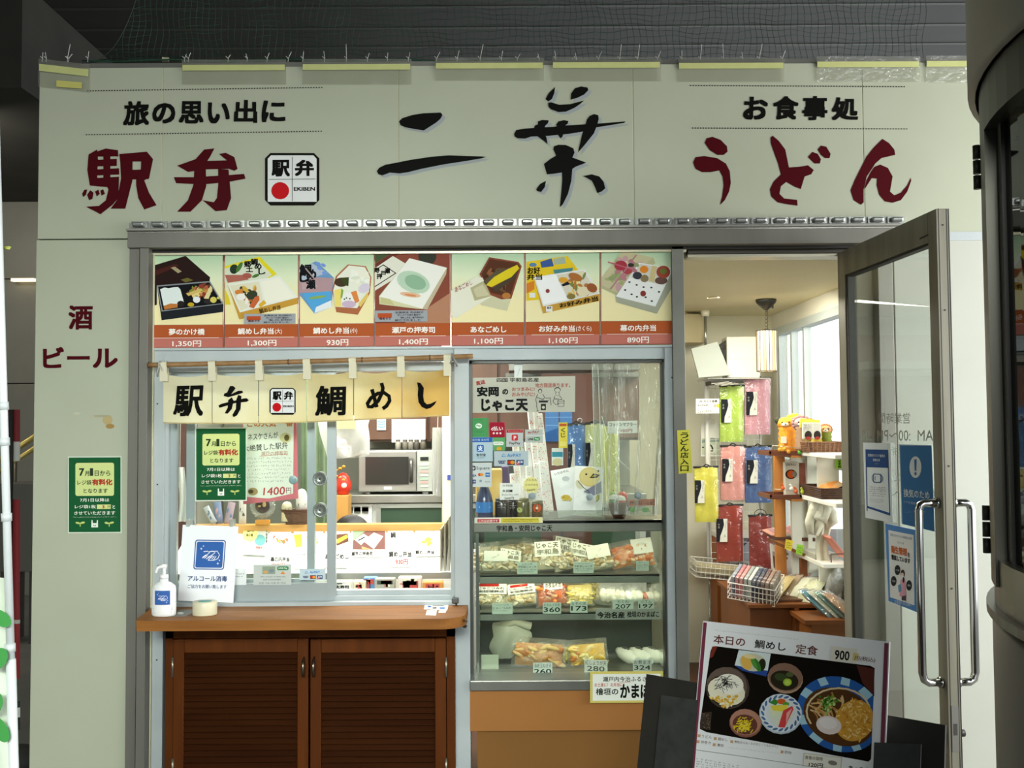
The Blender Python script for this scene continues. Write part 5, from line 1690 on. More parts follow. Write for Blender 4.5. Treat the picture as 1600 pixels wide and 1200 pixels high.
# striped stick packets
cols = ['d9504a', 'e0b24a', '8fae5a', 'c94a6a', 'd97a3a', 'b84a4a', 'e6a0a0', '9ab06a', 'd4605a', 'cf4a44']
sp_ = [(803, 2, 740, .3), (812, 5, 690, .36), (822, 6, 685, .30), (834, 7, 690, .33), (845, 8, 640, .38), (853, 8, 642, .40), (861, 9, 645, .42), (829, 3, 728, .25), (842, 4, 724, .26), (853, 6, 720, .28)]
for i, (px, lean, ptop, yy) in enumerate(sp_):
    p0 = std(px, yy)
    zt2 = W(px, ptop, yy).z
    t = thing('snack_stick', 'tall white snack stick packet printed with %s marks, %s' % (['red', 'amber', 'green', 'pink', 'orange', 'crimson', 'rose', 'leaf green', 'coral', 'scarlet'][i], 'in the tall back bundle' if ptop < 660 else 'in the lower front bundle'), 'packet', p0, 'snack stick packets on the showcase top')
    hh = zt2 - zd
    up = V((-lean * .012, .02, 1)).normalized()
    uu = V((1, .35, lean * .012)).normalized()
    ww = up.cross(uu).normalized()
    cc = p0 + up * hh / 2 + V((0, 0, .004))
    MB().obox(cc, uu, up, ww, .0125, hh / 2 - .004, .007, 0, .004).build('packet_body', mat('f0eee8', .35), t)
    r = random.Random(i)
    b = MB()
    sgn = -1 if ww.y > 0 else 1
    for k in range(int(hh / .011)):
        b.obox(cc + uu * r.uniform(-.008, .008) + up * (hh * (r.random() - .5) * .92) + ww * sgn * .0073, (uu + up * r.uniform(-.6, .6)).normalized(), up, ww, r.uniform(.001, .0035), r.uniform(.0008, .002), .0004)
    b.build('printed_marks', mat(cols[i], .4), t)


# bags of dried fish and the chick bag
def flatbag(nm, lab, px0, py0, px1, py1, yy, col, lean, draw=None, film=True):
    c = W((px0 + px1) / 2, (py0 + py1) / 2, yy)
    t = thing(nm, lab, 'bag', (c.x, yy, zd), 'bags on the showcase top')
    hu, hv = (px1 - px0) / 2 * sc(yy), (py1 - py0) / 2 * sc(yy)
    u = V((cos(lean), 0, sin(lean)))
    w = V((0, -1, .12)).normalized()
    v = w.cross(u)
    v = -v if v.z < 0 else v
    c.z = max(c.z, zd + hv * v.z + hu * abs(u.z) + .001)
    MB().pillow(c, u, v, w, hu, hv, .016, 0, .10, 7).build('bag_body', mat(col, .35, 0, bump=(25, .5, .01)), t)
    if draw:
        a = Art(FP(yy - .020), lift=.0005, k=lean * -1)
        draw(a)
        a.done('printed_design', t)
    return t


flatbag('fish_bag', 'white bag with a yellow fish mark leaning behind the suction disc', 866, 732, 911, 806, .24, 'eef0ee', .16, lambda a: (a.text('いりのやん', 867, 734, 888, 738, '3a3a38', 1, .01, quad=[(866, 739), (888, 733), (889, 737), (867, 743)]), a.circ(884, 777.5, 7.5, 4.5, 'd9b84a', 1).circ(891, 780, 3, 2.6, 'd9c86a', 1).circ(881, 777, 1, .8, '4a3a1a', 2), a.line([(878, 782), (892, 783)], .7, '8a7a3a', 1), a.circ(884, 748, 6, 4, 'd5d9da', 1)))
flatbag('chick_bag', 'white bag printed with a round yellow chick', 897, 729, 942, 806, .2, 'f2f3f0', -.06, lambda a: (a.circ(921, 745, 16, 15, 'e2c86a', 1).circ(921, 745, 15, 14, 'f0dc96', 2), a.circ(916, 741, 1.5, 1.5, '2a2a24', 3).circ(935, 736, 1.5, 1.5, '2a2a24', 3), a.poly([(921, 747), (927, 740), (938, 742), (932, 747)], '3a3428', 3).poly([(924, 745.5), (928, 742), (934, 743)], 'd9b84a', 4), a.poly([(912, 768), (939, 752), (940, 770), (925, 775)], '8f8fa4', 1), a.circ(905, 757, 5, 8, 'e9e2c4', 1, -30).circ(934, 778, 3, 6, 'c9c04a', 1, 20), a.line([(903, 752), (912, 762), (920, 768), (922, 774)], 1, '3a3a38', 3), a.line([(930, 785), (936, 780), (934, 774)], 1, '3a3a38', 3)))
# bowl with wooden nesting toys
p = std(967, .22)
t = thing('toy_bowl', 'dark brown wooden bowl on the showcase top', 'bowl', p)
MB().lathe(p, [(0, 0), (.022, 0), (.034, .02), (.045, .052), (.047, .066), (.043, .066), (.034, .03), (0, .02)], 26).build('bowl_body', mat('5d3a28', .4, 0, noise=(18, '4a2c1e')), t)
for i, (dx, dz, r, col, lab) in enumerate(((-.022, .088, .021, '8fae3a', 'bright green round toy in the brown bowl'), (-.02, .068, .024, '5f8a58', 'dull green toy with a white cap in the brown bowl'), (.015, .085, .023, 'c9483a', 'red round toy rising from the brown bowl'), (.004, .062, .026, 'c04a3c', 'red toy lying low in the brown bowl'))):
    c = p + V((dx, -.012 * (i % 2), dz))
    tt = thing('wooden_toy', lab, 'toy', c - V((0, 0, r)), 'round toys in the bowl')
    MB().lathe(c - V((0, 0, r)), [(0, 0), (r * .7, r * .15), (r, r * .8), (r * .85, r * 1.5), (r * .45, r * 1.95), (0, r * 2.05)], 18).build('body', mat(col, .35), tt)
    if i in (1, 3):
        MB().lathe(c + V((0, 0, r * .45)), [(r * .98, 0), (r * .8, r * .55), (r * .3, r * .8)], 18).build('white_band', mat('e6e6dc', .4), tt)
    else:
        MB().cyl(c + V((0, 0, r * .98)), c + V((0, 0, r * 1.35)), .002, seg=6).build('stalk', mat('5a4a2a'), tt)
poster('orange_card', 'orange handwritten card in front of the brown bowl', 'card', [(983, 781), (1023, 779.5), (1023.5, 789.5), (983, 791)], FP(.165), 'd9613e', lambda a: (a.text('MOKU', 985, 783, 1003, 788.5, '4a2a1a', 1, .02), a.text('いよま', 1005, 784, 1019, 788, '4a2a1a', 1, .02)), thick=.0012)
poster('price_stand', 'clear upright stand below the orange card', 'stand', (984, 791, 1022, 807), FP(.164), 'b9beb4', None, thick=.001, m=clear('stand_plastic', 'eef2ea', .05, .1, .1))
for x, lab in ((990, 'green round sticker under the orange card, the one nearest the bowl'), (1008.5, 'green round sticker under the orange card, the one farther from the bowl')):
    poster('green_sticker', lab, 'sticker', [(x + 6 * cos(i * pi / 8), 796.5 + 4.2 * sin(i * pi / 8)) for i in range(16)], FP(.1625), '63b34a', lambda a: a.scribble(x - 3, 794, x + 4, 799, 2, '2a4a20', 1, int(x), .6), 'green stickers below the orange card', .0006)
poster('coil_tray', 'wide clear tray between the white bags and the bowl', 'tray', (848, 798, 945, 811), FP(.155), 'c9c9b4', None, thick=.03, m=clear('tray_plastic', 'eef2ea', .06, .1, .12))

# ---- towels on the rod inside the pane
RZ = W(930, 661, .3)
rod2 = thing('towel_rod', 'thin black rod with rings holding the blue and yellow towels', 'rod', W(930, 662, .3))
MB().cyl(W(880, 664, .3), W(946, 659, .3), .0035, seg=8).build('bar', BLACK, rod2)
for px in (906, 945):
    c = W(px, 657, .3)
    MB().tube([c + V((.009 * cos(k * pi / 6), 0, .009 * sin(k * pi / 6))) for k in range(13)], .0022, 5).build('ring', mat('c4c4bc' if px < 920 else '3a3a34', .4), rod2)
MB().tube([W(944, 656, .3), W(950, 640, .45), W(960, 566, .5)], .002, 5).build('hanging_wire', BLACK, rod2)


def towel(px0, py0, px1, py1, yy, col, col2, lab, skew=0, label=True, dark=False, dep=.02, cat='towel', group='packed cotton scarves', flip=0):
    """folded cotton scarf in a clear sleeve with a black clip and a label card"""
    s_ = sc(yy)
    c = W((px0 + px1) / 2, (py0 + py1) / 2, yy)
    hu, hv = (px1 - px0) / 2 * s_, (py1 - py0) / 2 * s_
    t = thing('cotton_scarf', lab, cat, (c.x, yy, c.z - hv), group)
    m = mat(col, .8, 0, 'cotton_' + col, noise=(26, col2), bump=(120, .35, .002))

    def fn(side):
        def f(u, v):
            x = (u * 2 - 1) * hu + skew * hu * (v - .5)
            z = (v * 2 - 1) * hv
            h = dep * (.35 + .65 * (1 - (abs(u * 2 - 1)) ** 4)) * (.75 + .25 * (1 - (v * 2 - 1) ** 6))
            h += .0025 * sin(u * 17 + v * 2) + .002 * sin(v * 11 + u * 5)
            return V((c.x + x, yy - side * h, c.z + z))
        return f
    b = MB().grid(fn(1), 14, 14).grid(fn(-1), 6, 6)
    f0 = fn(1)
    for e_, g in ((0, None), (1, None)):
        b.grid(lambda u, v: f0(e_, v).lerp(fn(-1)(e_, v), u), 1, 14)
    b.grid(lambda u, v: f0(u, 0).lerp(fn(-1)(u, 0), v), 14, 1).grid(lambda u, v: f0(u, 1).lerp(fn(-1)(u, 1), v), 14, 1)
    b.build('folded_cloth', m, t)
    b = MB()
    b.grid(lambda u, v: f0(u, v) + V(((u - .5) * .006, -.003 - .004 * random.random(), (v - .5) * .006)), 10, 10)
    b.build('clear_sleeve', FILM, t, fix=False)
    zt2 = c.z + hv
    MB().obox((c.x + skew * hu * .5, yy - .004, zt2 + .001), (1, 0, .02), (0, 1, 0), (0, 0, 1), hu * 1.08, .012, .0055, 0, .002).tube([(c.x - .015, yy - .01, zt2 + .006), (c.x - .004, yy - .018, zt2 + .016), (c.x + .01, yy - .01, zt2 + .012), (c.x + .022, yy - .012, zt2 + .005)], .0035, 5).build('black_clip', mat('1c1b1a', .4), t)
    if label:
        x0, x1 = px0 + (px1 - px0) * (.06 if flip < 2 else .0), px0 + (px1 - px0) * (.50 if flip < 2 else .42)
        y0, y1 = py0 + (py1 - py0) * .24, py0 + (py1 - py0) * .66
        lp = FP(yy - dep - .010)
        lb = sheet_mb(lp, rq(x0, y0, x1, y1), .0008).build('label_card', mat('d9d9cd', .5), t)
        a = Art(lp)
        wd_, ht = x1 - x0, y1 - y0
        a.poly([(x0, y0), (x0 + wd_ * .62, y0), (x0 + wd_ * .70, y0 + ht * .25), (x0 + wd_ * .55, y0 + ht * .5), (x0 + wd_ * .35, y0 + ht * .75), (x0 + wd_ * .3, y1), (x0, y1)], '26282c', 0)
        a.vtext('コットン', x0 + wd_ * .78, y0 + ht * .08, x0 + wd_ * .94, y0 + ht * .5, '6a6a66', 1, 0)
        a.vtext('今治', x0 + wd_ * .12, y0 + ht * .2, x0 + wd_ * .3, y0 + ht * .42, 'b9b9b0', 1, 0)
        a.text('入', x0 + wd_ * .68, y0 + ht * .66, x0 + wd_ * .86, y0 + ht * .8, '3a3a36', 1, .01)
        a.done('label_print', lb)
    return t


towel(887, 664, 914, 790, .3, '4f86c4', '3f74b2', 'bright blue packed scarf on the thin rod inside the showcase pane', group='scarves inside the showcase pane', flip=2)
towel(914.5, 662, 944, 786, .3, 'd9dca0', 'cdd18e', 'pale lime packed scarf beside the bright blue one', group='scarves inside the showcase pane', flip=2)
towel(945, 664, 967, 782, .33, 'dfe07a', 'd2d468', 'plain yellow scarf with no label below the white price note', -.25, False, group='scarves inside the showcase pane')
poster('price_note', 'white handwritten note for cotton scarves at 1100 yen', 'note', [(949.5, 658.5), (996, 657), (996.5, 676.5), (949.5, 677.5)], FP(.294), 'eceee8', lambda a: (a.text('コットンマフラー', 952, 660.5, 994, 666, '2a2a26', 1, .02), a.text('1100円', 966, 670, 988, 676, 'b0525a', 1, .012)), thick=.001)
poster('yellow_tag', 'narrow yellow card hanging beside the bright blue scarf', 'card', (873, 660, 886.5, 700), FP(.28), 'e6d12a', lambda a: (a.rect(874, 662, 885.5, 666, 'c95a2a', 1), a.vtext('くじ', 876.5, 668, 883.5, 684, '4a5a1a', 1, .02), a.rect(875, 690, 885, 697, 'efe07a', 1)), thick=.001)
poster('postcard', 'small white and teal postcard low behind the sticks', 'card', (862, 700, 880, 727), FP(.33), 'e9ece6', lambda a: (a.rect(862.5, 706, 879.5, 714, '3f9aae', 1), a.circ(871, 722, 8, 6, 'd9cf9a', 1)), thick=.001)
# hanging clear sheet
c0 = W(925, 567, .11)
t = thing('clear_curtain', 'creased clear plastic sheet hanging inside the end of the showcase pane', 'plastic sheet', (W(982, 800, .11).x, .11, W(982, 800, .11).z))


def cs(u, v):
    q = FP(.105 + .02 * sin(u * 13 + v * 1.5) * (.3 + v) + .008 * sin(u * 31 + v * 4)).hit(925 + 112 * u + 6 * v * (1 - u), 567 + 237 * v)
    return q


MB().grid(cs, 36, 16).build('film', SHEETFILM, t, fix=False)
b = MB()
for k, (u, du) in enumerate(((.0, .0), (.08, .03), (1, -.01))):
    b.tube([cs(min(u + du * j / 8, 1), j / 8) + V((0, -.003, 0)) for j in range(9)], .0012, 4)
for (u0, v0, u1, v1) in ((.12, .35, .2, .5), (.16, .52, .25, .45), (.86, .3, .93, .22), (.88, .42, .93, .5), (.3, .62, .5, .7)):
    b.tube([cs(u0 + (u1 - u0) * j / 4, v0 + (v1 - v0) * j / 4) + V((0, -.003, 0)) for j in range(5)], .0012, 4)
b.build('crease', mat('e9efe6', .2), t)

# ================================================================ posters on the serving window
GREENP = '1d5a34'


def bagnotice(a, x0, y0, x1, y1):
    w, h = x1 - x0, y1 - y0
    X = lambda u: x0 + w * u
    Y = lambda v: y0 + h * v
    a.rect(X(.02), Y(.015), X(.98), Y(.985), GREENP, 0)
    a.rrect(X(.14), Y(.085), X(.86), Y(.515), w * .04, 'd3df93', 1)
    D = '2c3f28'
    a.text('7', X(.21), Y(.155), X(.305), Y(.255), D, 2, .03).text('月', X(.315), Y(.19), X(.40), Y(.255), D, 2, .02).text('1', X(.41), Y(.155), X(.47), Y(.255), D, 2, 0).text('日から', X(.50), Y(.185), X(.79), Y(.255), D, 2, .016)
    a.text('レジ袋', X(.175), Y(.31), X(.44), Y(.372), D, 2, .016).text('有料化', X(.45), Y(.295), X(.83), Y(.378), 'b03a2a', 2, .04).text('となります', X(.29), Y(.42), X(.74), Y(.478), D, 2, .016)
    T = 'eef2e4'
    a.text('7月1日以降は', X(.23), Y(.545), X(.77), Y(.592), T, 2, .012).text('レジ袋1枚', X(.13), Y(.632), X(.52), Y(.68), T, 2, .012).rect(X(.54), Y(.628), X(.80), Y(.685), 'd3df93', 1).text('3', X(.64), Y(.637), X(.68), Y(.677), 'b5402a', 2, .03).text('円', X(.74), Y(.64), X(.79), Y(.677), '4a5a34', 2, .01).text('と', X(.83), Y(.635), X(.88), Y(.68), T, 2, .012)
    a.text('させていただきます', X(.12), Y(.715), X(.88), Y(.762), T, 2, .012).scribble(X(.10), Y(.785), X(.90), Y(.805), 1, 'd9e2d0', 2, 3, .35, 1)
    for u in (.23, .77):
        a.circ(X(u - .045), Y(.868), w * .045, h * .014, 'c3d27a', 2, 12, 10).circ(X(u + .045), Y(.864), w * .045, h * .014, 'c3d27a', 2, -12, 10).line([(X(u), Y(.87)), (X(u), Y(.915))], w * .016, 'c3d27a', 2)
    a.poly([(X(.44), Y(.83)), (X(.46), Y(.83)), (X(.465), Y(.87)), (X(.535), Y(.87)), (X(.54), Y(.83)), (X(.56), Y(.83)), (X(.562), Y(.925)), (X(.438), Y(.925))], 'eef2e8', 2).line([(X(.475), Y(.893)), (X(.49), Y(.905)), (X(.51), Y(.905)), (X(.525), Y(.893))], w * .012, GREENP, 3)


poster('bag_fee_notice', 'green notice about paid shopping bags on the cream side column', 'notice', (106, 713, 190, 833), FP(-.0025), 'cfdcc9', lambda a: bagnotice(a, 106, 713, 190, 833), 'green shopping bag notices', .0015)
poster('bag_fee_notice', 'green notice about paid shopping bags on the serving window glass', 'notice', (305, 668, 385.5, 783), FP(.0695), 'd6e2d2', lambda a: bagnotice(a, 305, 668, 385.5, 783), 'green shopping bag notices', .0015)
ap = FP(.030)
sh_ = -.06


def alc(a):
    a.rrect(303.5, 843.5, 351.5, 890, 4, '2f5a9e', 0).rrect(305, 845, 350, 888.5, 3, 'e6ebf2', 1).rrect(306.5, 846.5, 348.5, 887, 2.4, '3a66ad', 2)
    hands(a, 306, 846, 349, 888, L=3)
    a.text('アルコール消毒', 293.5, 899.5, 355, 908.5, '2f4a80', 1, .018).text('ご協力をお願い致します', 293.5, 913.5, 354, 919.5, '2f4a80', 1, .008)


al = poster('alcohol_notice', 'white notice with a blue hand washing square clipped at the serving window', 'notice', [(285.5, 820), (372.5, 822.5), (364.5, 942), (278, 938.5)], ap, 'f3f7fb', alc, thick=.001, k=.012, sh=-.07)
for px, py in ((294, 818), (362, 818)):
    c = W(px, py, .028)
    MB().box((c.x - .008, .022, c.z - .012), (c.x + .008, .06, c.z + .016), 0, .003).build('clear_clip', clear('clip_plastic_%d' % px, 'd9e0dc', .1, .1, .25), al)
poster('cashless_sticker', 'grey printed sticker of payment marks low on the serving window', 'sticker', (396, 882, 455, 914), FP(.0705), 'bcc4bf', lambda a: (a.rect(410, 885, 430, 897, '8fa08a', 1), a.circ(415, 894, 4, 2.5, 'c9a06a', 2), a.circ(424, 892, 4, 3, '7a8a9a', 2), a.rrect(433, 885, 451, 891, 2.6, '3f8a5a', 1), a.text('LINE Pay', 435, 886.5, 449, 889.5, 'eef4ec', 2, .012), a.poly([(438, 897), (442, 892.5), (446, 897)], 'd98a3a', 1), a.text('We accept mobile pay', 407, 900, 446, 902.5, '5a625e', 1, 0), a.text('店内では支付利用可', 411, 904.5, 439, 907, '5a625e', 1, 0), a.text('상점 가능 이용 中 안내', 404, 909.5, 446, 912.5, '5a625e', 1, 0)), thick=.0005)
poster('airpay_sticker', 'pale blue payment sticker with card logos low on the sliding pane', 'sticker', (468, 889, 508.5, 906), FP(.0702), 'bccfd6', lambda a: (a.line([(476.5, 896), (479, 892), (481.5, 896), (476.5, 896)], .8, '3a86c4', 1), a.text('AirPAY', 484, 892, 500, 896, '3a86c4', 2, .014), cardlogos(a, 473, 899, 31, 5.5)), thick=.0005)
poster('white_slip', 'white slip with a clipped corner beside the hand washing notice', 'slip', (366, 888, 385, 914), FP(.0705), 'd5dadb', lambda a: a.scribble(368, 895, 382, 903, 2, '3a3a3a', 1, 6, .6), thick=.0005)
poster('yellow_door_sign', 'yellow strip with upright brush writing for the udon shop entrance on the door post', 'sign', [(1058, 672.5), (1077.5, 671.5), (1082, 738.5), (1060.5, 740.5)], FP(.016), 'd6cf3c', lambda a: a.vtext('うどん店入口', 1063, 675, 1076, 737, '2a3a1e', 1, .018), thick=.001)
# ================================================================ kitchen behind the serving window
ic = thing('inner_counter', 'white topped inner counter with a honey wooden rail behind the serving window', 'counter', (-.65, .4, .03))
SP = Plane((0, .32, .862), (0, -.42, .907))
s_dir = V((0, .907, .42))
xa, xb = W(276, 880, .5).x, W(706, 880, .4).x
e0 = SP.hit(490, 897)
tl_ = .34
MB().box((xa, .16, .03), (xb, .66, .80)).build('body', mat('b9b9ae', .5), ic)
b = MB().prism([(xa, e0.y, .80), (xa, e0.y, e0.z - .004), (xa, e0.y + tl_ * .907, e0.z + tl_ * .42 - .004), (xa, e0.y + tl_ * .907, .80)], (xb - xa, 0, 0))
b.build('sloped_top', mat('f6f6f2', .45), ic)
ye, ze = e0.y + tl_ * .907, e0.z + tl_ * .42
b = MB().box((xa, ye, ze - .03), (xb, ye + .06, ze + .035), 0, .003)
b.build('wooden_rail', mat('d9a45c', .45, 0, noise=(4, 'c48f48'), stretch=(1, 8, 8)), ic)
MB().box((xa, e0.y - .006, e0.z - .022), (xb, e0.y, e0.z + .004)).build('lower_lip', mat('8d9089', .35, .5), ic)
b = MB()
for k in range(3):
    b.box((xb - .012 - k * .018, e0.y + .02, e0.z - .03), (xb - k * .018 - .006, ye + .02, ze + .09 - k * .025))
b.build('side_bracket', mat('b3ac93', .3, .4), ic)

cards = [([(386, 822), (420, 823), (416, 868), (380, 866)], 'tipped menu card with a teal fish print and a yellow oval', 0), ([(421, 831), (455, 831), (453, 890), (418, 890)], 'menu card of a plum rice lunch beside the teal fish print', 1), ([(459, 830), (505, 830), (503, 888), (457, 888)], 'menu card with a yellow boxed lunch behind the sash stiles', 2),
         ([(508, 830), (547, 830), (545, 887), (505, 887)], 'menu card with a small brown eel lunch by the sash stile', 3), ([(549, 829), (603, 828.5), (602, 870), (547, 870)], 'menu card with a dark photo of a white sushi box', 4), ([(606, 828), (646, 828), (645, 885), (604, 885)], 'menu card of pale sea bream rice marked in red', 5), ([(649, 827), (700, 826.5), (696, 868), (647, 869)], 'menu card of a golden lunch beside the side bracket', 6)]
for quad, lab, i in cards:
    (x0, y0), (x1, _), _, (_, y1) = quad[0], quad[1], quad[2], quad[3]
    w, h = x1 - x0, y1 - y0

    def dr(a, i=i, x0=x0, y0=y0, w=w, h=h):
        X = lambda u: x0 + w * u
        Y = lambda v: y0 + h * v
        if i == 0:
            a.poly([(X(.1), Y(.02)), (X(1), Y(.05)), (X(.85), Y(.8)), (X(.2), Y(.7))], 'c9cfc4', 1).circ(X(.6), Y(.5), w * .25, h * .2, '6fa8a8', 2, 20).circ(X(.15), Y(.25), w * .34, h * .3, 'e9df86', 3, 0).text('瀬戸の', X(0), Y(.1), X(.32), Y(.22), '3a3a2a', 4, .02).text('海の香', X(-.05), Y(.26), X(.28), Y(.38), '3a3a2a', 4, .02).vtext('今治名産', X(.86), Y(.12), X(.94), Y(.6), '3a3a3a', 4, .02).text('押寿司', X(.4), Y(.72), X(.7), Y(.82), 'c9483a', 4, .02)
        elif i == 1:
            a.poly([(X(.1), Y(.1)), (X(.6), Y(.02)), (X(.95), Y(.25)), (X(.5), Y(.42)), (X(.05), Y(.3))], 'd9d9cc', 1)
            bits(a, [(X(.15), Y(.12)), (X(.85), Y(.2)), (X(.5), Y(.38))], ['c9604a', 'd9b04a', '6a7a3a', 'b5784a'], 14, w * .06, 3, 2)
            a.text('幕の内弁当', X(.05), Y(.66), X(.92), Y(.79), '2a2a26', 2, .025).text('790円', X(.1), Y(.82), X(.7), Y(.95), 'c24a3e', 2, .02)
        elif i == 2:
            a.poly([(X(.0), Y(.1)), (X(.25), Y(.08)), (X(.3), Y(.4)), (X(.08), Y(.45))], 'e0b84a', 1).poly([(X(.35), Y(.15)), (X(.7), Y(.05)), (X(.95), Y(.4)), (X(.6), Y(.5))], 'd9cfa4', 1)
            bits(a, [(X(.45), Y(.15)), (X(.7), Y(.12)), (X(.85), Y(.38)), (X(.6), Y(.42))], ['c98a4a', 'e0c45a', '7a8a4a', 'b56a3a'], 14, w * .05, 5, 2)
            a.text('お好み弁当(さくら)', X(.02), Y(.58), X(.9), Y(.67), '5a5a54', 2, .01).text('1,100円', X(.2), Y(.72), X(.6), Y(.8), 'd98a7e', 2, 0)
        elif i == 3:
            a.poly([(X(.3), Y(.1)), (X(.9), Y(.06)), (X(.95), Y(.28)), (X(.45), Y(.4))], '5a3a2a', 1).poly([(X(.4), Y(.25)), (X(.85), Y(.1)), (X(.9), Y(.18)), (X(.5), Y(.34))], 'dcc03a', 2)
            a.text('あなごめし', X(.0), Y(.62), X(.95), Y(.76), '2a2a26', 2, .03).text('1100円', X(.3), Y(.8), X(.85), Y(.92), 'd98a80', 2, .01)
        elif i == 4:
            a.rect(X(.04), Y(.02), X(.98), Y(.72), '6d4a44', 1).poly([(X(.04), Y(.02)), (X(.4), Y(.02)), (X(.04), Y(.4))], '7fa57a', 2).poly([(X(.1), Y(.35)), (X(.35), Y(.12)), (X(.5), Y(.25)), (X(.28), Y(.55))], 'eceae2', 3).poly([(X(.35), Y(.4)), (X(.65), Y(.08)), (X(.92), Y(.22)), (X(.65), Y(.7))], 'eef0ea', 3).circ(X(.64), Y(.34), w * .1, h * .12, 'b5d4bb', 4, 20).line([(X(.2), Y(.38)), (X(.4), Y(.24))], 2, '2a2a2a', 4).poly([(X(.3), Y(.6)), (X(.6), Y(.72)), (X(.3), Y(.72))], 'c98a5a', 3)
            a.text('瀬戸の押寿司', X(.0), Y(.80), X(.62), Y(.96), '2a2a26', 2, .025).text('1,400円', X(.66), Y(.83), X(.95), Y(.94), 'e0b5ae', 2, 0)
        elif i == 5:
            a.poly([(X(.1), Y(.1)), (X(.3), Y(.05)), (X(.35), Y(.3)), (X(.15), Y(.36))], 'c9c4c0', 1).text('鯛', X(.1), Y(.06), X(.3), Y(.22), '2a2a28', 2, .03).circ(X(.62), Y(.22), w * .3, h * .14, 'e2dcc8', 1)
            bits(a, [(X(.45), Y(.16)), (X(.8), Y(.14)), (X(.65), Y(.32))], ['e6c9a0', 'd98a5a', 'c9b59a', 'e9e2c9'], 9, w * .05, 9, 2)
            a.text('鯛めし弁当', X(.04), Y(.58), X(.92), Y(.74), '2a2a26', 2, .03).text('930円', X(.3), Y(.8), X(.78), Y(.95), 'cf3c34', 2, .03)
        else:
            a.text('おすすめ', X(.25), Y(.02), X(.6), Y(.14), '9a9a90', 2, .01).poly([(X(.15), Y(.3)), (X(.5), Y(.2)), (X(.6), Y(.5)), (X(.35), Y(.7)), (X(.1), Y(.5))], 'ecd9a0', 1)
            bits(a, [(X(.2), Y(.3)), (X(.5), Y(.25)), (X(.5), Y(.55)), (X(.3), Y(.6))], ['e6b84a', 'd99a4a', 'f0e0b0'], 12, w * .06, 6, 2)
            a.text('鯛めし弁当', X(.0), Y(.78), X(.58), Y(.92), '2a2a26', 2, .025).text('1,300円', X(.64), Y(.8), X(.94), Y(.9), 'e0b0a6', 2, 0)
    poster('menu_card', lab, 'menu card', quad, Plane(SP.p + SP.n * (.003 + .0022 * (i == 0)), SP.n), 'f4f3ee', dr, 'menu cards on the sloped inner counter', .0012, k=-.004)
# goods lying under the slope, just over the window track
goods = [(300, 'pale green', 'c4d2b4', 26, .05), (345, 'white', 'eeeeea', 34, .04), (425, 'striped green', 'a9c4a0', 40, .045), (536, 'white label', 'f0eee6', 28, .055), (562, 'pale tan', 'd9d0b0', 22, .06), (578, 'blue and brown', '5f8fc4', 24, .07), (601, 'grey', 'b3b0a0', 34, .07), (640, 'red and white', 'e6d9cc', 40, .07), (676, 'orange fronted', 'd98f35', 36, .055)]
r = random.Random(11)
for i, (px, cn, col, wpx, h) in enumerate(goods):
    yy = .22 + .03 * (i % 2)
    p = W(px, 900, yy)
    t = thing('lunch_box', cn + ' packed lunch box lying under the sloped menu cards', 'box', (p.x, yy, .8), 'lunch boxes under the menu slope')
    hw = wpx / 2 * sc(yy) - .002
    MB().obox((p.x, yy + .02, .8 + h / 2), V((1, .06 * (i % 3 - 1), 0)).normalized(), V((-.06 * (i % 3 - 1), 1, 0)).normalized(), (0, 0, 1), hw * .94, .025, h / 2, 0, .004).build('box_body', mat(col, .45), t)
    b = MB()
    for k in range(7):
        b.box((p.x + r.uniform(-.8, .5) * hw, yy - .009, .8 + h * r.uniform(.3, .9)), (p.x + r.uniform(-.3, .8) * hw, yy - .0075, .8 + h * r.uniform(.5, .95)), k % 3)
    b.build('box_print', [mat('c9483e', .5), mat('3a4a3a', .5), mat('ece6c9', .5)], t)
poster('name_strip', 'white strip with brush writing under the pale slope cards by the sash', 'label', (522, 913, 547, 921), FP(.17), 'eceae0', lambda a: a.text('大寿司', 524, 914.5, 545, 920, '23231f', 1, .03), thick=.001)

# goods standing on the wooden rail
zr = ze + .0355


def rp(px, off=.03):
    return V((W(px, 815, ye + off).x, ye + off, zr))


for i, (px, col, c2, w, h, ang, lab) in enumerate(((328, 'b9bfc6', '6a7a8a', .030, .085, .5, 'silver lattice snack packet standing behind the green notice'), (341, '7f8fb0', 'c9a0a8', .036, .10, .15, 'blue and pink snack packet behind the green notice'), (359, 'b5a0ae', '6a86b0', .034, .10, -.2, 'pink and blue snack packet by the round disc'), (379, 'd9d6cf', '4a4a44', .034, .11, 0, 'white snack packet with two dark ovals'))):
    p = rp(px, .02 + .012 * (i % 2))
    t = thing('snack_packet', lab, 'packet', p, 'snack packets on the wooden rail')
    u = V((cos(ang), 0, sin(ang)))
    v = V((-sin(ang), 0, cos(ang)))
    c = p + V((0, 0, h / 2 * abs(cos(ang)) + w / 2 * abs(sin(ang))))
    MB().pillow(c, u, v, V((0, -1, 0)), w / 2, h / 2, .012, 0, .1, 6).build('packet_body', mat(col, .3), t)
    MB().blob(c + V((-.004, -.009, .008)), (w * .22, .004, h * .16), 10).blob(c + V((.007, -.009, -.012)), (w * .18, .004, h * .1), 10).build('print', mat(c2, .4), t)
p = rp(411, .0)
t = thing('round_ornament', 'round dark brown disc with a clear scalloped rim on a small orange stand', 'ornament', p)
zc_ = W(413, 790, ye).z
MB().box((p.x - .034, ye - .012, zr - .0003), (p.x + .03, ye + .014, zr + .022), 0, .003).build('stand', mat('c98a35', .45), t)
cc = V((p.x - .002, ye, zc_))
b = MB()
for i in range(20):
    an = 2 * pi * i / 20
    b.blob(cc + V((.052 * cos(an), 0, .052 * sin(an))), (.0085, .006, .0085), sub=1)
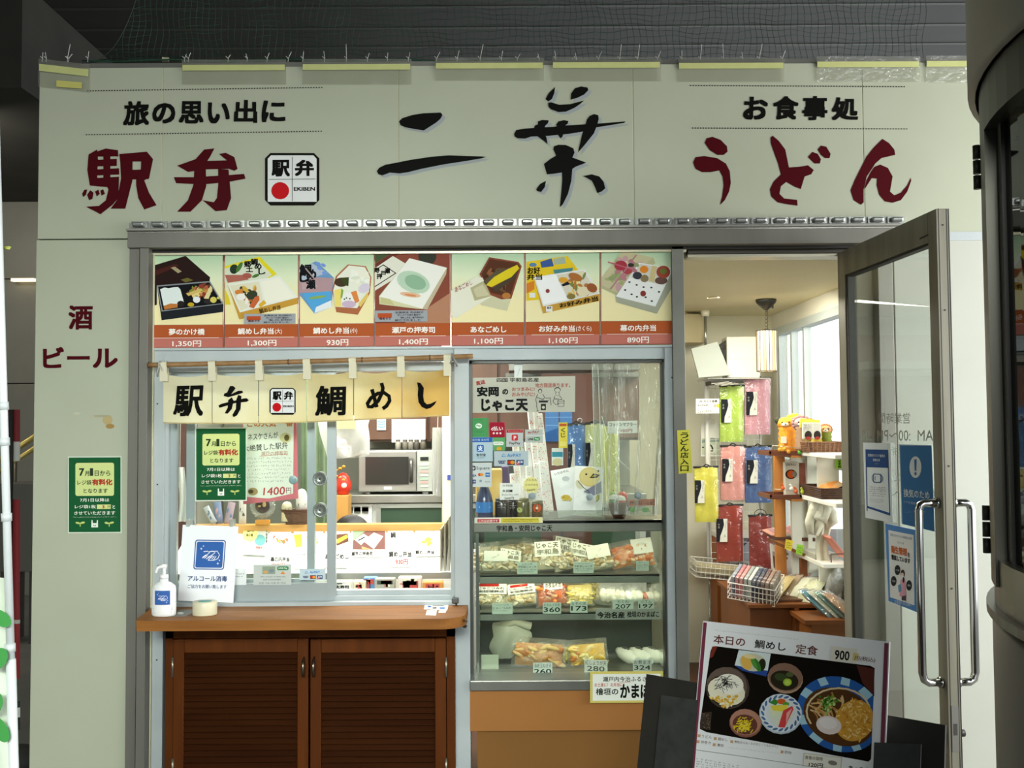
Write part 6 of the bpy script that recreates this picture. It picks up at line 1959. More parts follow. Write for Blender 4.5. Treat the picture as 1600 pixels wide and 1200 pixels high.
b.lathe(cc, [(.03, -.006), (.052, -.006), (.052, .006), (.03, .006)], 28, axis=(0, -1, 0))
b.build('scalloped_rim', clear('ornament_glass', 'e6ebe4', .12, .03, .15), t)
MB().lathe(cc, [(0, .011), (.030, .010), (.034, .004), (.034, -.004), (0, -.004)], 30, axis=(0, -1, 0)).build('disc', mat('3a2a26', .3, 0, noise=(40, '6a5a34', .55, .75)), t)
MB().blob(cc + V((.010, -.012, .006)), (.009, .002, .012), sub=2).blob(cc + V((-.012, -.012, -.002)), (.008, .002, .005), sub=1).build('emblem', mat('b5a26a', .4), t)
q_ = rp(465, .02)
t = thing('woven_basket', 'brown woven basket holding two wrapped bottles on the wooden rail', 'basket', q_)
b = MB()
b.lathe(q_, [(0, 0), (.05, 0), (.068, .03), (.076, .066), (.079, .068), (.071, .066), (.062, .03), (.0, .006)], 26, sy=.5)
for k in range(9):
    rr = .052 + .0028 * k
    b.tube([q_ + V((rr * cos(a_ * pi / 12), rr * .5 * sin(a_ * pi / 12), .004 + k * .0075)) for a_ in range(25)], .0035, 5)
b.build('wicker_body', mat('6b4a34', .6, 0, noise=(60, '503524')), t)
for px, ztp, rr, lab, nm in ((449, 784, .024, 'stout yellowish wrapped jar in the woven basket', 'wrapped_jar'), (472, 764, .026, 'tall white wrapped bottle with black letters in the woven basket', 'wrapped_bottle')):
    zt2 = W(px, ztp, ye).z
    p = V((rp(px).x, ye + .02, zr + .014))
    t = thing(nm, lab, 'bottle', p, 'wrapped bottles in the woven basket')
    h = zt2 - p.z
    MB().lathe(p, [(0, 0), (rr, 0), (rr, h * .7), (rr * .85, h * .88), (rr * .5, h * .97), (0, h)], 18).build('wrapped_body', mat('e0dcc0' if nm == 'wrapped_jar' else 'eceae6', .35, 0, noise=(30, 'c9c39a' if nm == 'wrapped_jar' else 'd9d6d2'), bump=(50, .6, .004)), t)
    a = Art(Curved(V((p.x, p.y, 0)), rr + .001, rr + .001, p.y - rr), k=0)
    if nm == 'wrapped_bottle':
        a.text('NoW', 466, 787, 477, 791, '26261f', 0, .02)
        for k in range(5):
            a.line([(468 + k * 2, 803), (472 + k * 2, 795)], .8, 'c98a7e', 0)
    else:
        a.text('柑', 445, 794, 452, 801, 'a39a6a', 0, .01)
    a.done('printed_design', t)

# handwritten poster behind the glass
t = poster('handwritten_poster', 'white handwritten poster on pink card behind the sliding panes', 'poster', [(378, 650), (463, 651), (466, 779), (380, 788)], FP(.20), 'd9707a', lambda a: (a.poly([(380, 650), (459, 651), (458, 771), (420, 779), (380, 776)], 'f0eee2', 1),
    a.text('この人気 一番', 386, 656, 458, 667, 'd9884a', 2, .03), a.text('ヨネスケさんが', 380, 676, 434, 688, '3f3f38', 2, .006, quad=[(380, 678), (434, 674.5), (435, 684), (380, 689)]), a.text('大絶賛した駅弁', 380, 693, 450, 704, '3a3a34', 2, .006, quad=[(380, 696), (449, 690), (450, 701), (380, 706)]),
    a.text('瀬戸の押寿司', 408, 705, 449, 712, 'b5705a', 2, 0), a.line([(405, 713), (450, 709)], .6, 'c9604a', 2), a.scribble(385, 714, 455, 756, 7, '8a8a80', 2, 5, .5), a.circ(446, 684, 9, 8, 'd9cf9a', 2), a.circ(448, 684, 4, 5, '6a5a34', 3), a.circ(395, 768, 8, 6, 'b59a6a', 2), a.circ(392, 768, 4, 3, '5a4a34', 3),
    a.text('1400', 411, 761, 446, 773, 'c2484a', 2, .012, quad=[(412, 762), (446, 760), (445, 773), (411, 774)]), a.text('円', 447, 762, 455, 771, '8a5a54', 2, .01)), thick=.002, k=-.02)
MB().pbox(418, 409, 424, 652, .199, .203).build('hanging_strip', mat('c9c9c0'), t)
q = W(457.5, 750, .19)
tag(MB().lathe((q.x, .196, q.z), [(0, .005), (.013, .004), (.0175, 0), (0, 0)], 20, axis=(0, -1, 0)).build('suction_disc', mat('8fa8ae', .4)), 'blue grey suction disc on the edge of the handwritten poster', 'suction disc', 'grey discs on the panes')

# rear of the kitchen
kb = MB().box((-1.77, 2.2, .0), (.72, 2.245, 2.16))
tag(kb.build('kitchen_panel', mat('8c8f83', .5, .1, noise=(2, '7c7f74'))), 'grey panel lining the rear of the kitchen', 'panel')
cabz = W(640, 704, 1.6)
t = thing('wall_cupboard', 'dark brown wall cupboard above the microwave oven', 'cupboard', W(640, 704, 1.75))
xa_, xb_ = W(560, 680, 1.7).x, W(1000, 680, 1.7).x
zc0_, zc1_ = W(640, 690, 1.7).z, 2.0
MB().box((xa_, 1.72, zc0_), (xb_, 2.195, zc1_)).build('body', mat('5a4030', .5, 0, noise=(3, '4c3526'), stretch=(6, 6, 1)), t)
for k in range(4):
    x0 = xa_ + (xb_ - xa_) * k / 4
    MB().box((x0 + .008, 1.70, zc0_ + .012), (x0 + (xb_ - xa_) / 4 - .008, 1.719, zc1_ - .01), 0, .003).build('door', mat('6a4a38' if k % 2 else '5f4434', .45, 0, noise=(3, '56392a'), stretch=(6, 6, 1)), t)
fz = W(620, 772.5, 1.5).z
fr = thing('counter_fridge', 'steel topped counter refrigerator with a glass door below the microwave oven', 'refrigerator', (W(620, 800, 1.5).x, 1.8, .03))
fx0, fx1 = W(537, 800, 1.5).x, W(1010, 800, 1.5).x
MB().box((fx0, 1.5, .03), (fx1, 2.19, fz - .05)).build('body', mat('c4c9c4', .4, .2), fr)
MB().box((fx0 - .01, 1.47, fz - .045), (fx1, 2.19, fz), 0, .004).build('steel_top', mat('a9aaa2', .3, .7, noise=(5, '94958d')), fr)
b = MB().pbox(538, 788, 581, 840, 1.488, 1.499)
g = b.build('grille_panel', mat('d0d4cf', .4), fr)
b = MB()
for i in range(3):
    for j in range(5):
        b.pbox(541 + i * 12.3, 791.5 + j * 2.6, 551 + i * 12.3, 793, 1.484, 1.488)
b.build('vent_slots', mat('55584f', .5), g)
for (x0, x1) in ((588, 697), (700, 1000)):
    b = MB().pbox(x0, 787, x1, 793.5, 1.478, 1.499).pbox(x0, 793.5, x0 + 7, 880, 1.478, 1.499).pbox(x1 - 7, 793.5, x1, 880, 1.478, 1.499)
    d = b.build('door', mat('a7aca4', .3, .5), fr)
    MB().pbox(x0 + 7, 793.5, x1 - 7, 880, 1.485, 1.495).build('pane', mat('3f5444', .12, .1, spec=.6), d)
mw = thing('microwave_oven', 'grey steel microwave oven standing on the counter refrigerator', 'microwave oven', (W(618, 770, 1.5).x, 1.7, fz))
mz1 = W(618, 703.5, 1.5).z
mx0, mx1 = W(559, 740, 1.5).x, W(676, 740, 1.5).x
MB().box((mx0, 1.52, fz + .012), (mx1, 1.9, mz1), 0, .006).box((mx0 + .03, 1.55, fz), (mx0 + .06, 1.85, fz + .013)).box((mx1 - .06, 1.55, fz), (mx1 - .03, 1.85, fz + .013)).build('body', mat('9a9c96', .35, .6, noise=(4, '86887f')), mw)
d = MB().pbox(561, 705.5, 650, 767, 1.5, 1.519, 0, .003).build('door', mat('a3a49d', .35, .6), mw)
MB().pbox(571, 714, 638.5, 757, 1.495, 1.4995).build('window', mat('2f2f2b', .2), d)
MB().tube([W(642.5, 718, 1.49), W(642.5, 721, 1.46), W(642.5, 748, 1.46), W(642.5, 752, 1.49)], .011, 8).build('handle', mat('5c5a54', .3, .5), d)
pnl = MB().pbox(652, 705.5, 675, 767, 1.5, 1.519).build('control_panel', mat('b3b9b0', .4, .2), mw)
MB().pbox(656.5, 714, 669.5, 719.5, 1.497, 1.4998).build('display', mat('1f2622', .3), pnl)
b = MB()
for j in range(7):
    b.pbox(657, 724 + j * 5.6, 669, 727.5 + j * 5.6, 1.497, 1.4998, j % 3)
b.build('buttons', [mat('c9cfc6'), mat('a9c4b0'), mat('c9a59e')], pnl)
MB().pbox(600, 760.5, 612, 765, 1.496, 1.4998).build('badge', mat('d9d9d2'), d)
# paper on the cupboard, jars, hanging bags
poster('white_paper', 'plain white sheet pinned on the brown cupboard above the microwave oven', 'paper', (612, 655, 664.5, 691), FP(1.69), 'eceade', lambda a: a.scribble(617, 662, 660, 684, 4, 'd4d2c4', 1, 3, .5), thick=.001)
poster('blue_wave_card', 'small white card with blue waves on the brown cupboard', 'card', (589, 655, 603, 672), FP(1.69), 'e2e8e8', lambda a: [a.line([(590, y), (596, y + 2), (602, y)], 1.4, '3f8fb0', 1) for y in (658, 662, 666)], thick=.001)
for k, (px, col) in enumerate(((622, '8d8a80'), (633, '6a665c'), (642, '77746a'), (651, '4a463e'), (661, '5c564a'))):
    p = V((W(px, 700, 1.6).x, 1.6, mz1))
    t = thing('spice_jar', 'small grey jar on top of the microwave oven, %s' % ('nearest the white sheet edge', 'second of five', 'middle of five', 'fourth of five', 'last by the plastic bag')[k], 'jar', p, 'jars on the microwave oven')
    MB().lathe(p, [(0, 0), (.016, 0), (.016, .04), (.012, .046), (0, .046)], 14).build('jar_body', mat(col, .4), t)
    MB().lathe(p + V((0, 0, .046)), [(.013, 0), (.013, .01), (0, .01)], 14).build('lid', mat('3a3832', .4), t)
SILV = clear('crumpled_film', 'f2f4f2', .16, .16, .5, 'e6e9e4', bump=(7, 1.0, .05))


def hangbag(nm, lab, px0, py0, px1, py1, yy, m, seed, taper=.3):
    r = random.Random(seed)
    ph = [r.uniform(0, 6) for _ in range(6)]
    c = W((px0 + px1) / 2, py1, yy)
    t = thing(nm, lab, 'bag', c)
    hw = (px1 - px0) / 2 * sc(yy)
    zt2 = W(px0, py0, yy).z

    def f(u, v):
        an = u * 2 * pi
        k = 1 - taper * v
        return V((c.x + cos(an) * hw * k * (1 + .12 * sin(an * 3 + ph[0] + v * 4)), yy + sin(an) * .06 * (1 + .3 * sin(an * 5 + ph[1] + v * 6)), c.z + v * (zt2 - c.z) + .01 * sin(an * 2 + ph[2]) * (1 - v)))
    b = MB().grid(f, 24, 10)
    b.build('bag_body', m, t)
    MB().tube([V((c.x, yy, zt2 - .01)), V((c.x + .004, yy, zt2 + .1)), V((c.x, yy, 2.16))], .002, 4).build('hanging_cord', mat('c9c9c0'), t)
    return t


t = hangbag('crumpled_bag', 'large crumpled silvery plastic bag hanging beside the sash stile', 508, 650, 573, 713, 1.15, SILV, 3, -.25)
sheet_mb(FP(1.07), rq(524, 656, 556, 670), .001).build('yellow_label', mat('c9c28a', .5), t)
hangbag('cling_bag', 'clear plastic bag hanging beside the microwave oven', 675, 668, 693, 772, 1.35, SILV, 8, .2)
post_ = MB().box((W(691, 700, 1.25).x, 1.25, .8), (W(706, 700, 1.25).x, 1.3, 2.16))
t = thing('cream_post', 'cream post with a small blue mark behind the mullion of the serving window', 'post', (W(698, 900, 1.25).x, 1.27, .03))
MB().box((W(691, 700, 1.25).x, 1.25, .03), (W(706, 700, 1.25).x, 1.3, 2.16)).build('shaft', mat('e6e0c4', .5), t)
MB().pbox(699, 742, 706, 750, 1.246, 1.249).build('blue_mark', mat('3a4a9a'), t)
# red ornament with gold on a small shelf
p = V((W(536, 775, 1.3).x, 1.3, W(536, 773, 1.3).z))
t = thing('wooden_plinth', 'light orange wooden plinth under the red ornament', 'plinth', (p.x, 1.3, .03))
MB().box((p.x - .03, 1.25, .03), (p.x + .035, 1.36, p.z), 0, .003).build('block', mat('d4a257', .45, 0, noise=(4, 'c08c44')), t)
t = thing('red_ornament', 'glossy red lucky ornament with gold trim behind the voice vents', 'ornament', p)
MB().lathe(p, [(0, 0), (.028, .002), (.042, .03), (.043, .06), (.034, .09), (.018, .11), (0, .116)], 20).build('body', mat('d63a2a', .25), t)
b = MB()
for k in range(9):
    b.blob(p + V((.03 * cos(k * .7) - .016, -.025 - .006 * (k % 2), .07 + .012 * k * .8)), (.012, .008, .009), sub=1)
b.build('gold_trim', mat('d9a23a', .35, .3), t)
MB().blob(p + V((.01, -.034, .05)), (.016, .014, .016)).build('white_face', mat('f2eee6', .4), t)
# black chair back
c = W(549, 815, .95)
t = thing('black_chair', 'round black chair back rising behind the wooden rail', 'chair', (c.x, .95, .03))
MB().lathe((c.x, .95, c.z - .06), [(0, .01), (.09, .01), (.094, 0), (.09, -.012), (0, -.012)], 28, axis=(0, -1, .1)).build('backrest', mat('141414', .35), t)
MB().cyl((c.x, .97, .5), (c.x, .97, c.z - .06), .014).cyl((c.x, 1.06, .06), (c.x, 1.06, .46), .02).build('stem', mat('2a2a2a', .4, .5), t)
MB().lathe((c.x, 1.06, .45), [(0, 0), (.13, 0), (.14, .025), (.12, .05), (0, .05)], 24).build('seat', mat('1a1a1a', .5), t)
b = MB()
for k in range(5):
    an = 2 * pi * k / 5
    b.tube([(c.x, 1.06, .07), (c.x + .15 * cos(an), 1.06 + .15 * sin(an), .045)], .014, 6)
b.build('foot_star', mat('2a2a2a', .4), t)
# left slit of the window: white folded cloth and a dark red panel
t = thing('white_apron', 'white cloth hanging in the narrow gap beside the window jamb', 'cloth', W(281, 815, .35))
c = W(281, 770, .35)
MB().grid(lambda u, v: V((c.x + (u - .5) * .035 + .014 * sin(v * 2.4), .35 + .008 * sin(u * 9 + v * 3), W(281, 730 + 85 * v, .35).z)), 8, 10).build('folded_cloth', mat('eef0ee', .6), t, fix=False)
MB().tube([W(281, 731, .35), V((c.x, .36, 2.16))], .0015, 4).build('cord', mat('c9c9c0'), t)
tag(MB().pbox(268, 640, 302, 1165, .95, 1.0).build('maroon_board', mat('6a4a48', .5)), 'dull maroon board seen through the gap beside the window jamb', 'board')
t = thing('green_curtain', 'dull green hanging curtain behind the voice vents', 'curtain', W(500, 830, 1.5))
MB().grid(lambda u, v: FP(1.5 + .02 * sin(u * 20)).hit(470 + 42 * u, 474 + 356 * v), 24, 4).build('cloth', mat('76886a', .8, 0, noise=(8, '65775a')), t, fix=False)
MB().tube([FP(1.5).hit(465, 474), FP(1.5).hit(520, 474)], .006, 6).build('rail', mat('8a8a80'), t)
# air duct seen through the showcase pane
b = MB().pbox(795, 566, 1000, 578, 1.2, 1.5).pbox(790, 582, 1000, 589, 1.6, 1.9)
for px in (834, 885):
    b.cyl(W(px, 572, 1.55), W(px, 584, 1.55), .03, seg=12)
t = thing('ceiling_duct', 'grey metal duct under the kitchen ceiling seen over the brush written notice', 'duct', W(900, 590, 1.5))
b.build('duct_body', mat('6f716b', .4, .4), t)
MB().box((-.02, 1.4, W(900, 566, 1.2).z), (.0, 1.42, 2.165)).box((.5, 1.4, W(900, 566, 1.2).z), (.52, 1.42, 2.165)).build('hanger', mat('5a5a54', .4, .4), t)
poster('dark_brown_panel', 'dark brown panel standing behind the hanging scarves', 'panel', (846, 584, 925, 1126), FP(1.0), '5f4238', None, thick=.02)
poster('blue_pane_sheet', 'blue sheet standing in for window panes behind the snack sticks', 'print', (852, 643, 894, 690), FP(.9895), '3a6ea8', lambda a: (a.rect(873, 643, 874.5, 690, '5a4034', 1), a.rect(852, 651.5, 894, 652.6, '6f9acc', 1), a.rect(852, 664, 894, 665.2, '6f9acc', 1), a.poly([(852, 676), (894, 660), (894, 690), (852, 690)], '2f5a94', 1)), thick=.01)  # flat blue sheet in place of the windows with brown muntins
# ================================================================ shop room behind the open door
# pendant lamp
LY = 1.45
lp_ = W(1197, 478, LY)
lx = lp_.x
t = thing('pendant_lamp', 'pendant lamp with a striped glass cylinder shade hanging from the shop ceiling', 'lamp', (lx, LY, W(1197, 581, LY).z))
MB().lathe((lx, LY, 2.165), [(0, 0), (.055, 0), (.055, -.008), (.05, -.02), (.032, -.038), (.012, -.055), (0, -.06)], 24).cyl((lx - .02, LY - .02, 2.14), (lx - .02, LY - .02, 2.115), .005, seg=8).cyl((lx + .03, LY - .02, 2.14), (lx + .03, LY - .02, 2.115), .005, seg=8).build('ceiling_rose', mat('26251f', .4), t)
zs_t, zs_b = W(1197, 517, LY).z, W(1197, 580, LY).z
b = MB()
zc = 2.108
while zc > zs_t:
    b.tube([(lx + .007 * cos(k * pi / 4), LY + (.003 if int(zc * 1000) % 2 else -.003), zc + .012 * sin(k * pi / 4)) for k in range(9)], .0018, 4)
    zc -= .02
b.build('chain', mat('3a3830', .4, .5), t)
rs = .054
sh1 = MB()
N = 20
for k in range(N):
    a0, a1 = 2 * pi * k / N, 2 * pi * (k + 1) / N
    sh1.prism([(lx + rs * cos(a0), LY + rs * sin(a0), zs_b), (lx + rs * cos(a1), LY + rs * sin(a1), zs_b), (lx + rs * cos(a1), LY + rs * sin(a1), zs_t), (lx + rs * cos(a0), LY + rs * sin(a0), zs_t)], V((-cos((a0 + a1) / 2), -sin((a0 + a1) / 2), 0)) * .002, m=k % 3)
sh1.build('glass_shade', [mat('f6e8c8', .3, emit=.35), mat('cfae78', .3, emit=.2), mat('f0e8d6', .3, emit=.3)], t)
b = MB()
for k in range(N):
    a0 = 2 * pi * k / N
    b.cyl((lx + rs * cos(a0), LY + rs * sin(a0), zs_b - .002), (lx + rs * cos(a0), LY + rs * sin(a0), zs_t + .002), .0014 if k % 3 else .0026, seg=5)
for z in (zs_b, zs_t):
    b.tube([(lx + rs * cos(k * pi / 12), LY + rs * sin(k * pi / 12), z) for k in range(25)], .0024, 5)
for k in range(0, N, 5):
    a0 = 2 * pi * k / N
    b.tube([(lx, LY, zs_t + .01), (lx + rs * cos(a0), LY + rs * sin(a0), zs_t)], .002, 5)
b.build('lead_frame', mat('4a463a', .4, .5), t)
MB().lathe((lx, LY, zs_b + .05), [(0, 0), (.012, .004), (.014, .03), (.010, .12), (0, .13)], 14).build('bulb', mat('fff2d0', .3, emit=9), t)
c = W(1115, 470, 1.35)
t = thing('ceiling_spot', 'small round recessed spot in the cream shop ceiling', 'ceiling light', (c.x, 1.35, 2.155))
MB().lathe((c.x, 1.35, 2.1649), [(0, 0), (.02, 0), (.03, 0), (.034, -.003), (.022, -.006), (.02, 0)], 22).build('trim_ring', mat('e9e2c4', .4), t)
MB().lathe((c.x, 1.35, 2.1645), [(0, -.002), (.018, -.002)], 18).build('lens', mat('4a4536', .3), t)

# wire rack on a tension pole
PY = 1.95
px_ = W(1105, 700, PY).x
rk = thing('wire_rack', 'white wire grid rack on a floor to ceiling pole hung with packed scarves', 'rack', (px_, PY, .03))
zpm = W(1105, 553, PY).z
MB().cyl((px_, PY, W(1105, 905, PY).z), (px_, PY, zpm), .0115, seg=12).build('pole', mat('eeeeea', .35), rk)
MB().cyl((px_, PY, zpm - .01), (px_, PY, 2.14), .008, seg=10).cyl((px_, PY, .03), (px_, PY, W(1105, 905, PY).z + .01), .006, seg=10).build('inner_pole', mat('a9aaa4', .25, .8), rk)
MB().cyl((px_, PY, 2.13), (px_, PY, 2.165), .022, .028, 14).cyl((px_, PY, .03), (px_, PY, .05), .03, .02, 14).build('pressure_foot', mat('eae6d0', .4), rk)
gx1 = W(1188, 700, PY).x
zg0, zg1 = W(1140, 895, PY).z, W(1140, 562, PY).z
b = MB()
for k in range(9):
    x = px_ + .012 + (gx1 - px_ - .012) * k / 8
    b.cyl((x, PY - .012, zg0), (x, PY - .012, zg1), .0016 if 0 < k < 8 else .003, seg=5)
z = zg0
while z <= zg1 + .001:
    b.cyl((px_ + .012, PY - .015, z), (gx1, PY - .015, z), .0016, seg=5)
    z += .06
b.cyl((px_, PY - .014, zg1), (gx1, PY - .014, zg1), .004, seg=6).cyl((gx1, PY, zg0), (gx1, PY, W(1188, 590, PY).z), .006, seg=8)
b.build('wire_grid', mat('f0efe8', .35), rk)
zsh = W(1145, 592, PY - .1).z
b = MB()
for k in range(8):
    b.cyl((px_ - .02, PY - .16 + k * .045, zsh), (gx1 + .02, PY - .16 + k * .045, zsh), .0022, seg=5)
b.cyl((px_ - .02, PY - .17, zsh), (px_ - .02, PY + .16, zsh), .003, seg=5).cyl((gx1 + .02, PY - .17, zsh), (gx1 + .02, PY + .16, zsh), .003, seg=5)
b.build('top_shelf', mat('e9e8e0', .35), rk)
zt1 = zsh + .004
xA, xB = W(1136, 560, PY - .16).x, W(1187, 560, PY - .16).x
t = thing('white_box', 'white cardboard box on top of the wire rack beside the pendant lamp', 'box', ((xA + xB) / 2, PY, zt1))
MB().box((xA, PY - .16, zt1), (xB, PY - .02, W(1160, 526, PY - .16).z), 0, .004).build('box_body', mat('dedbcd', .6), t)
MB().box((xA + .002, PY - .1606, W(1160, 560, PY - .16).z), (xB - .002, PY - .1602, W(1160, 561.5, PY - .16).z)).build('seam_tape', mat('d6d2c2', .5), t)
t = thing('foam_board', 'tilted pale grey foam board leaning on the white box on the wire rack', 'board', W(1108, 592, PY - .15))
q = [(1080, 545), (1121, 534), (1142, 586), (1092, 590)]
sheet_mb(FP(PY - .19), q, .02).build('board', mat('b3bab2', .6), t)
MB().prism([FP(PY - .14).hit(x, y) for x, y in ((1122, 540), (1136, 530), (1136, 575))], (0, .03, 0)).build('dark_wrap', mat('2a2a24', .6, 0, bump=(60, 1, .01)), t)
t = thing('dark_tray', 'black tray with pale strips lying under the white box on the wire rack', 'tray', W(1135, 600, PY - .16))
MB().obox(W(1132, 596, PY - .1) + V((0, 0, -.006)), (1, 0, .05), (0, 1, 0), (-.05, 0, 1), .095, .08, .011, 0, .003).build('tray_body', mat('22211c', .5), t)
b = MB()
for k in range(4):
    b.obox(W(1125 + k * 5, 597 + k, PY - .186) + V((0, 0, -.004)), (1, 0, .12), (0, 1, 0), (-.12, 0, 1), .05, .004, .0014)
b.build('pale_strips', mat('c9c6b6', .5), t)

# packed scarves on the rack
TW = PY - .09
towel(1124.5, 603, 1161.5, 690, TW, 'b5cf5a', 'a6c24a', 'lime green packed scarf on the wire rack, topmost below the dark tray', .12)
towel(1163.5, 591, 1203, 678.5, TW + .01, 'd9a3ae', 'cf949f', 'dusty pink packed scarf on the wire rack, highest one near the lamp', .06)
towel(1126, 697, 1163.5, 781, TW, 'e2a39a', 'd9958c', 'salmon pink packed scarf on the wire rack beside the blue one', .1)
towel(1164, 698, 1204, 785, TW, '47689e', '3a5a90', 'denim blue packed scarf in the middle of the wire rack', .0)
towel(1085.5, 730, 1121.5, 815, TW - .02, 'e6e05a', 'd9d24a', 'lemon yellow packed scarf by the door post with the yellow sign', -.04, flip=2)
towel(1119.5, 790, 1160, 876, TW - .01, 'a3321a', '942a14', 'bright red packed scarf low on the wire rack', .0, flip=2)
t = towel(1171, 806, 1205.5, 893, TW - .05, '8f2414', '821e10', 'plain red scarf hung through a thin black ring below the blue scarf', -.02, False)
c = W(1188, 803, TW - .05)
MB().tube([c + V((.034 * cos(k * pi / 10), 0, .026 * sin(k * pi / 10))) for k in range(21)], .002, 5).tube([c + V((0, 0, .026)), c + V((0, .03, .065))], .002, 5).build('hanging_ring', BLACK, t)
poster('care_sign', 'white handwritten sign about UV care hung on the wire rack pole', 'sign', (1087.5, 623, 1124, 646), FP(TW - .03), 'f0f0ea', lambda a: (a.text('UV カット効果', 1092, 625, 1121, 629, '33332e', 1, .02), a.text('吸水性抜群', 1090, 632, 1106, 634.5, '55554e', 1, .01), a.circ(1117, 634, 2.6, 2.6, 'b5b5a8', 1), a.circ(1122, 634, 2.4, 3.4, 'e6c83a', 1), a.text('コットンマフラー', 1090, 641, 1115, 645, '33332e', 1, .02), a.text('1100', 1116, 641.5, 1122.5, 645, 'd98a84', 1, 0)), thick=.001)
poster('framed_print', 'white framed print of a pale green card behind the lime green scarf', 'framed print', (1095.5, 661, 1126, 713), FP(PY + .03), 'f2f2ec', lambda a: (a.rect(1096.5, 685, 1125, 711, 'c4cdb9', 1), a.poly([(1096.5, 688), (1112, 684), (1125, 686), (1125, 690), (1096.5, 692)], '8fa09a', 2), a.rect(1104, 695, 1118, 708, 'd6dccb', 2), a.circ(1111, 700, 3.2, 6, '3a3f3a', 3, -20), a.circ(1110, 700, 1.6, 4, 'd6dccb', 4, -20), a.rect(1097, 698, 1100, 700, '3a3a36', 2)), thick=.01)


def wirebasket(nm, lab, c, u, v, w, hu, hv, hh, nu, nv, nz, cat='basket'):
    t = thing(nm, lab, cat, V(c) - V(w) * .0)
    c, u, v, w = V(c), V(u).normalized(), V(v).normalized(), V(w).normalized()
    b = MB()
    r0 = .0021
    for k in range(nz + 1):
        h = hh * k / nz
        P = [c + u * (i * hu) + v * (j * hv) + w * h for i, j in ((-1, -1), (1, -1), (1, 1), (-1, 1), (-1, -1))]
        b.tube(P, r0 * (1.5 if k == nz else 1), 5)
    for i in range(nu + 1):
        x = -1 + 2 * i / nu
        b.tube([c + u * x * hu - v * hv + w * hh, c + u * x * hu - v * hv, c + u * x * hu + v * hv, c + u * x * hu + v * hv + w * hh], r0 * .75, 4)
    for j in range(nv + 1):
        y = -1 + 2 * j / nv
        b.tube([c - u * hu + v * y * hv + w * hh, c - u * hu + v * y * hv, c + u * hu + v * y * hv, c + u * hu + v * y * hv + w * hh], r0 * .75, 4)
    b.build('wire_body', mat('efeee6', .35), t)
    return t


bc = W(1137, 905, 1.72)
wirebasket('wire_tray', 'shallow white wire tray under the red scarves holding a flat beige pack', (bc.x, 1.8, bc.z), (1, 0, -.10), (0, 1, 0), (.1, 0, 1), .185, .11, .085, 14, 6, 3)
t = thing('beige_pack', 'flat beige cloth pack in clear film lying in the white wire tray', 'pack', (bc.x, 1.8, bc.z + .012))
MB().obox((bc.x - .01, 1.79, bc.z + .042), V((1, 0, -.10)).normalized(), (0, 1, 0), V((.1, 0, 1)).normalized(), .16, .09, .027, 0, .015).build('cloth_block', mat('c4bb96', .7, 0, noise=(8, 'b5aa84')), t)
MB().obox((bc.x - .01, 1.79, bc.z + .044), V((1, 0, -.10)).normalized(), (0, 1, 0), V((.1, 0, 1)).normalized(), .166, .094, .031, 0, .012).build('film_wrap', FILM, t)
# tall table unit: stone faced counter
st_ = bpy.data.materials.new('crazy_stone')
st_.use_nodes = True
n, l = st_.node_tree.nodes, st_.node_tree.links
tc_ = n.new('ShaderNodeTexCoord')
vo = n.new('ShaderNodeTexVoronoi')
vo.feature = 'DISTANCE_TO_EDGE'
vo.inputs['Scale'].default_value = 9
v2 = n.new('ShaderNodeTexVoronoi')
v2.inputs['Scale'].default_value = 9
l.new(tc_.outputs['Object'], vo.inputs['Vector'])
l.new(tc_.outputs['Object'], v2.inputs['Vector'])
cr = n.new('ShaderNodeValToRGB')
cr.color_ramp.elements[0].position, cr.color_ramp.elements[0].color = .02, lin('4a4c52')
cr.color_ramp.elements[1].position, cr.color_ramp.elements[1].color = .05, (1, 1, 1, 1)
l.new(vo.outputs['Distance'], cr.inputs[0])
bw = n.new('ShaderNodeRGBToBW')
l.new(v2.outputs['Color'], bw.inputs[0])
c2 = n.new('ShaderNodeValToRGB')
c2.color_ramp.elements[0].color, c2.color_ramp.elements[1].color = lin('70747e'), lin('a3a6b0')
l.new(bw.outputs[0], c2.inputs[0])
ml = n.new('ShaderNodeMix')
ml.data_type = 'RGBA'
ml.blend_type = 'MULTIPLY'
ml.inputs['Factor'].default_value = 1
l.new(cr.outputs[0], ml.inputs['A'])
l.new(c2.outputs[0], ml.inputs['B'])
l.new(ml.outputs['Result'], n['Principled BSDF'].inputs['Base Color'])
SY1 = 2.05
x0, x1 = W(1120, 900, SY1).x, 1.61
zt1 = W(1200, 832, SY1).z
t = thing('stone_counter', 'counter faced with grey blue crazy paving stone at the rear of the shop', 'counter', ((x0 + x1) / 2, 2.15, .03))
MB().box((x0 + .06, SY1, .03), (x1, 2.245, zt1 - .03)).build('stone_face', st_, t)
MB().box((x0, SY1 - .03, zt1 - .03), (x1, 2.245, zt1), 0, .004).build('white_top', mat('f2f0e6', .4), t)
MB().box((x0, SY1 - .01, .03), (x0 + .06, 2.245, zt1 - .03)).build('wooden_post', mat('b5662a', .45, 0, noise=(3, 'a3581f'), stretch=(8, 8, 1)), t)
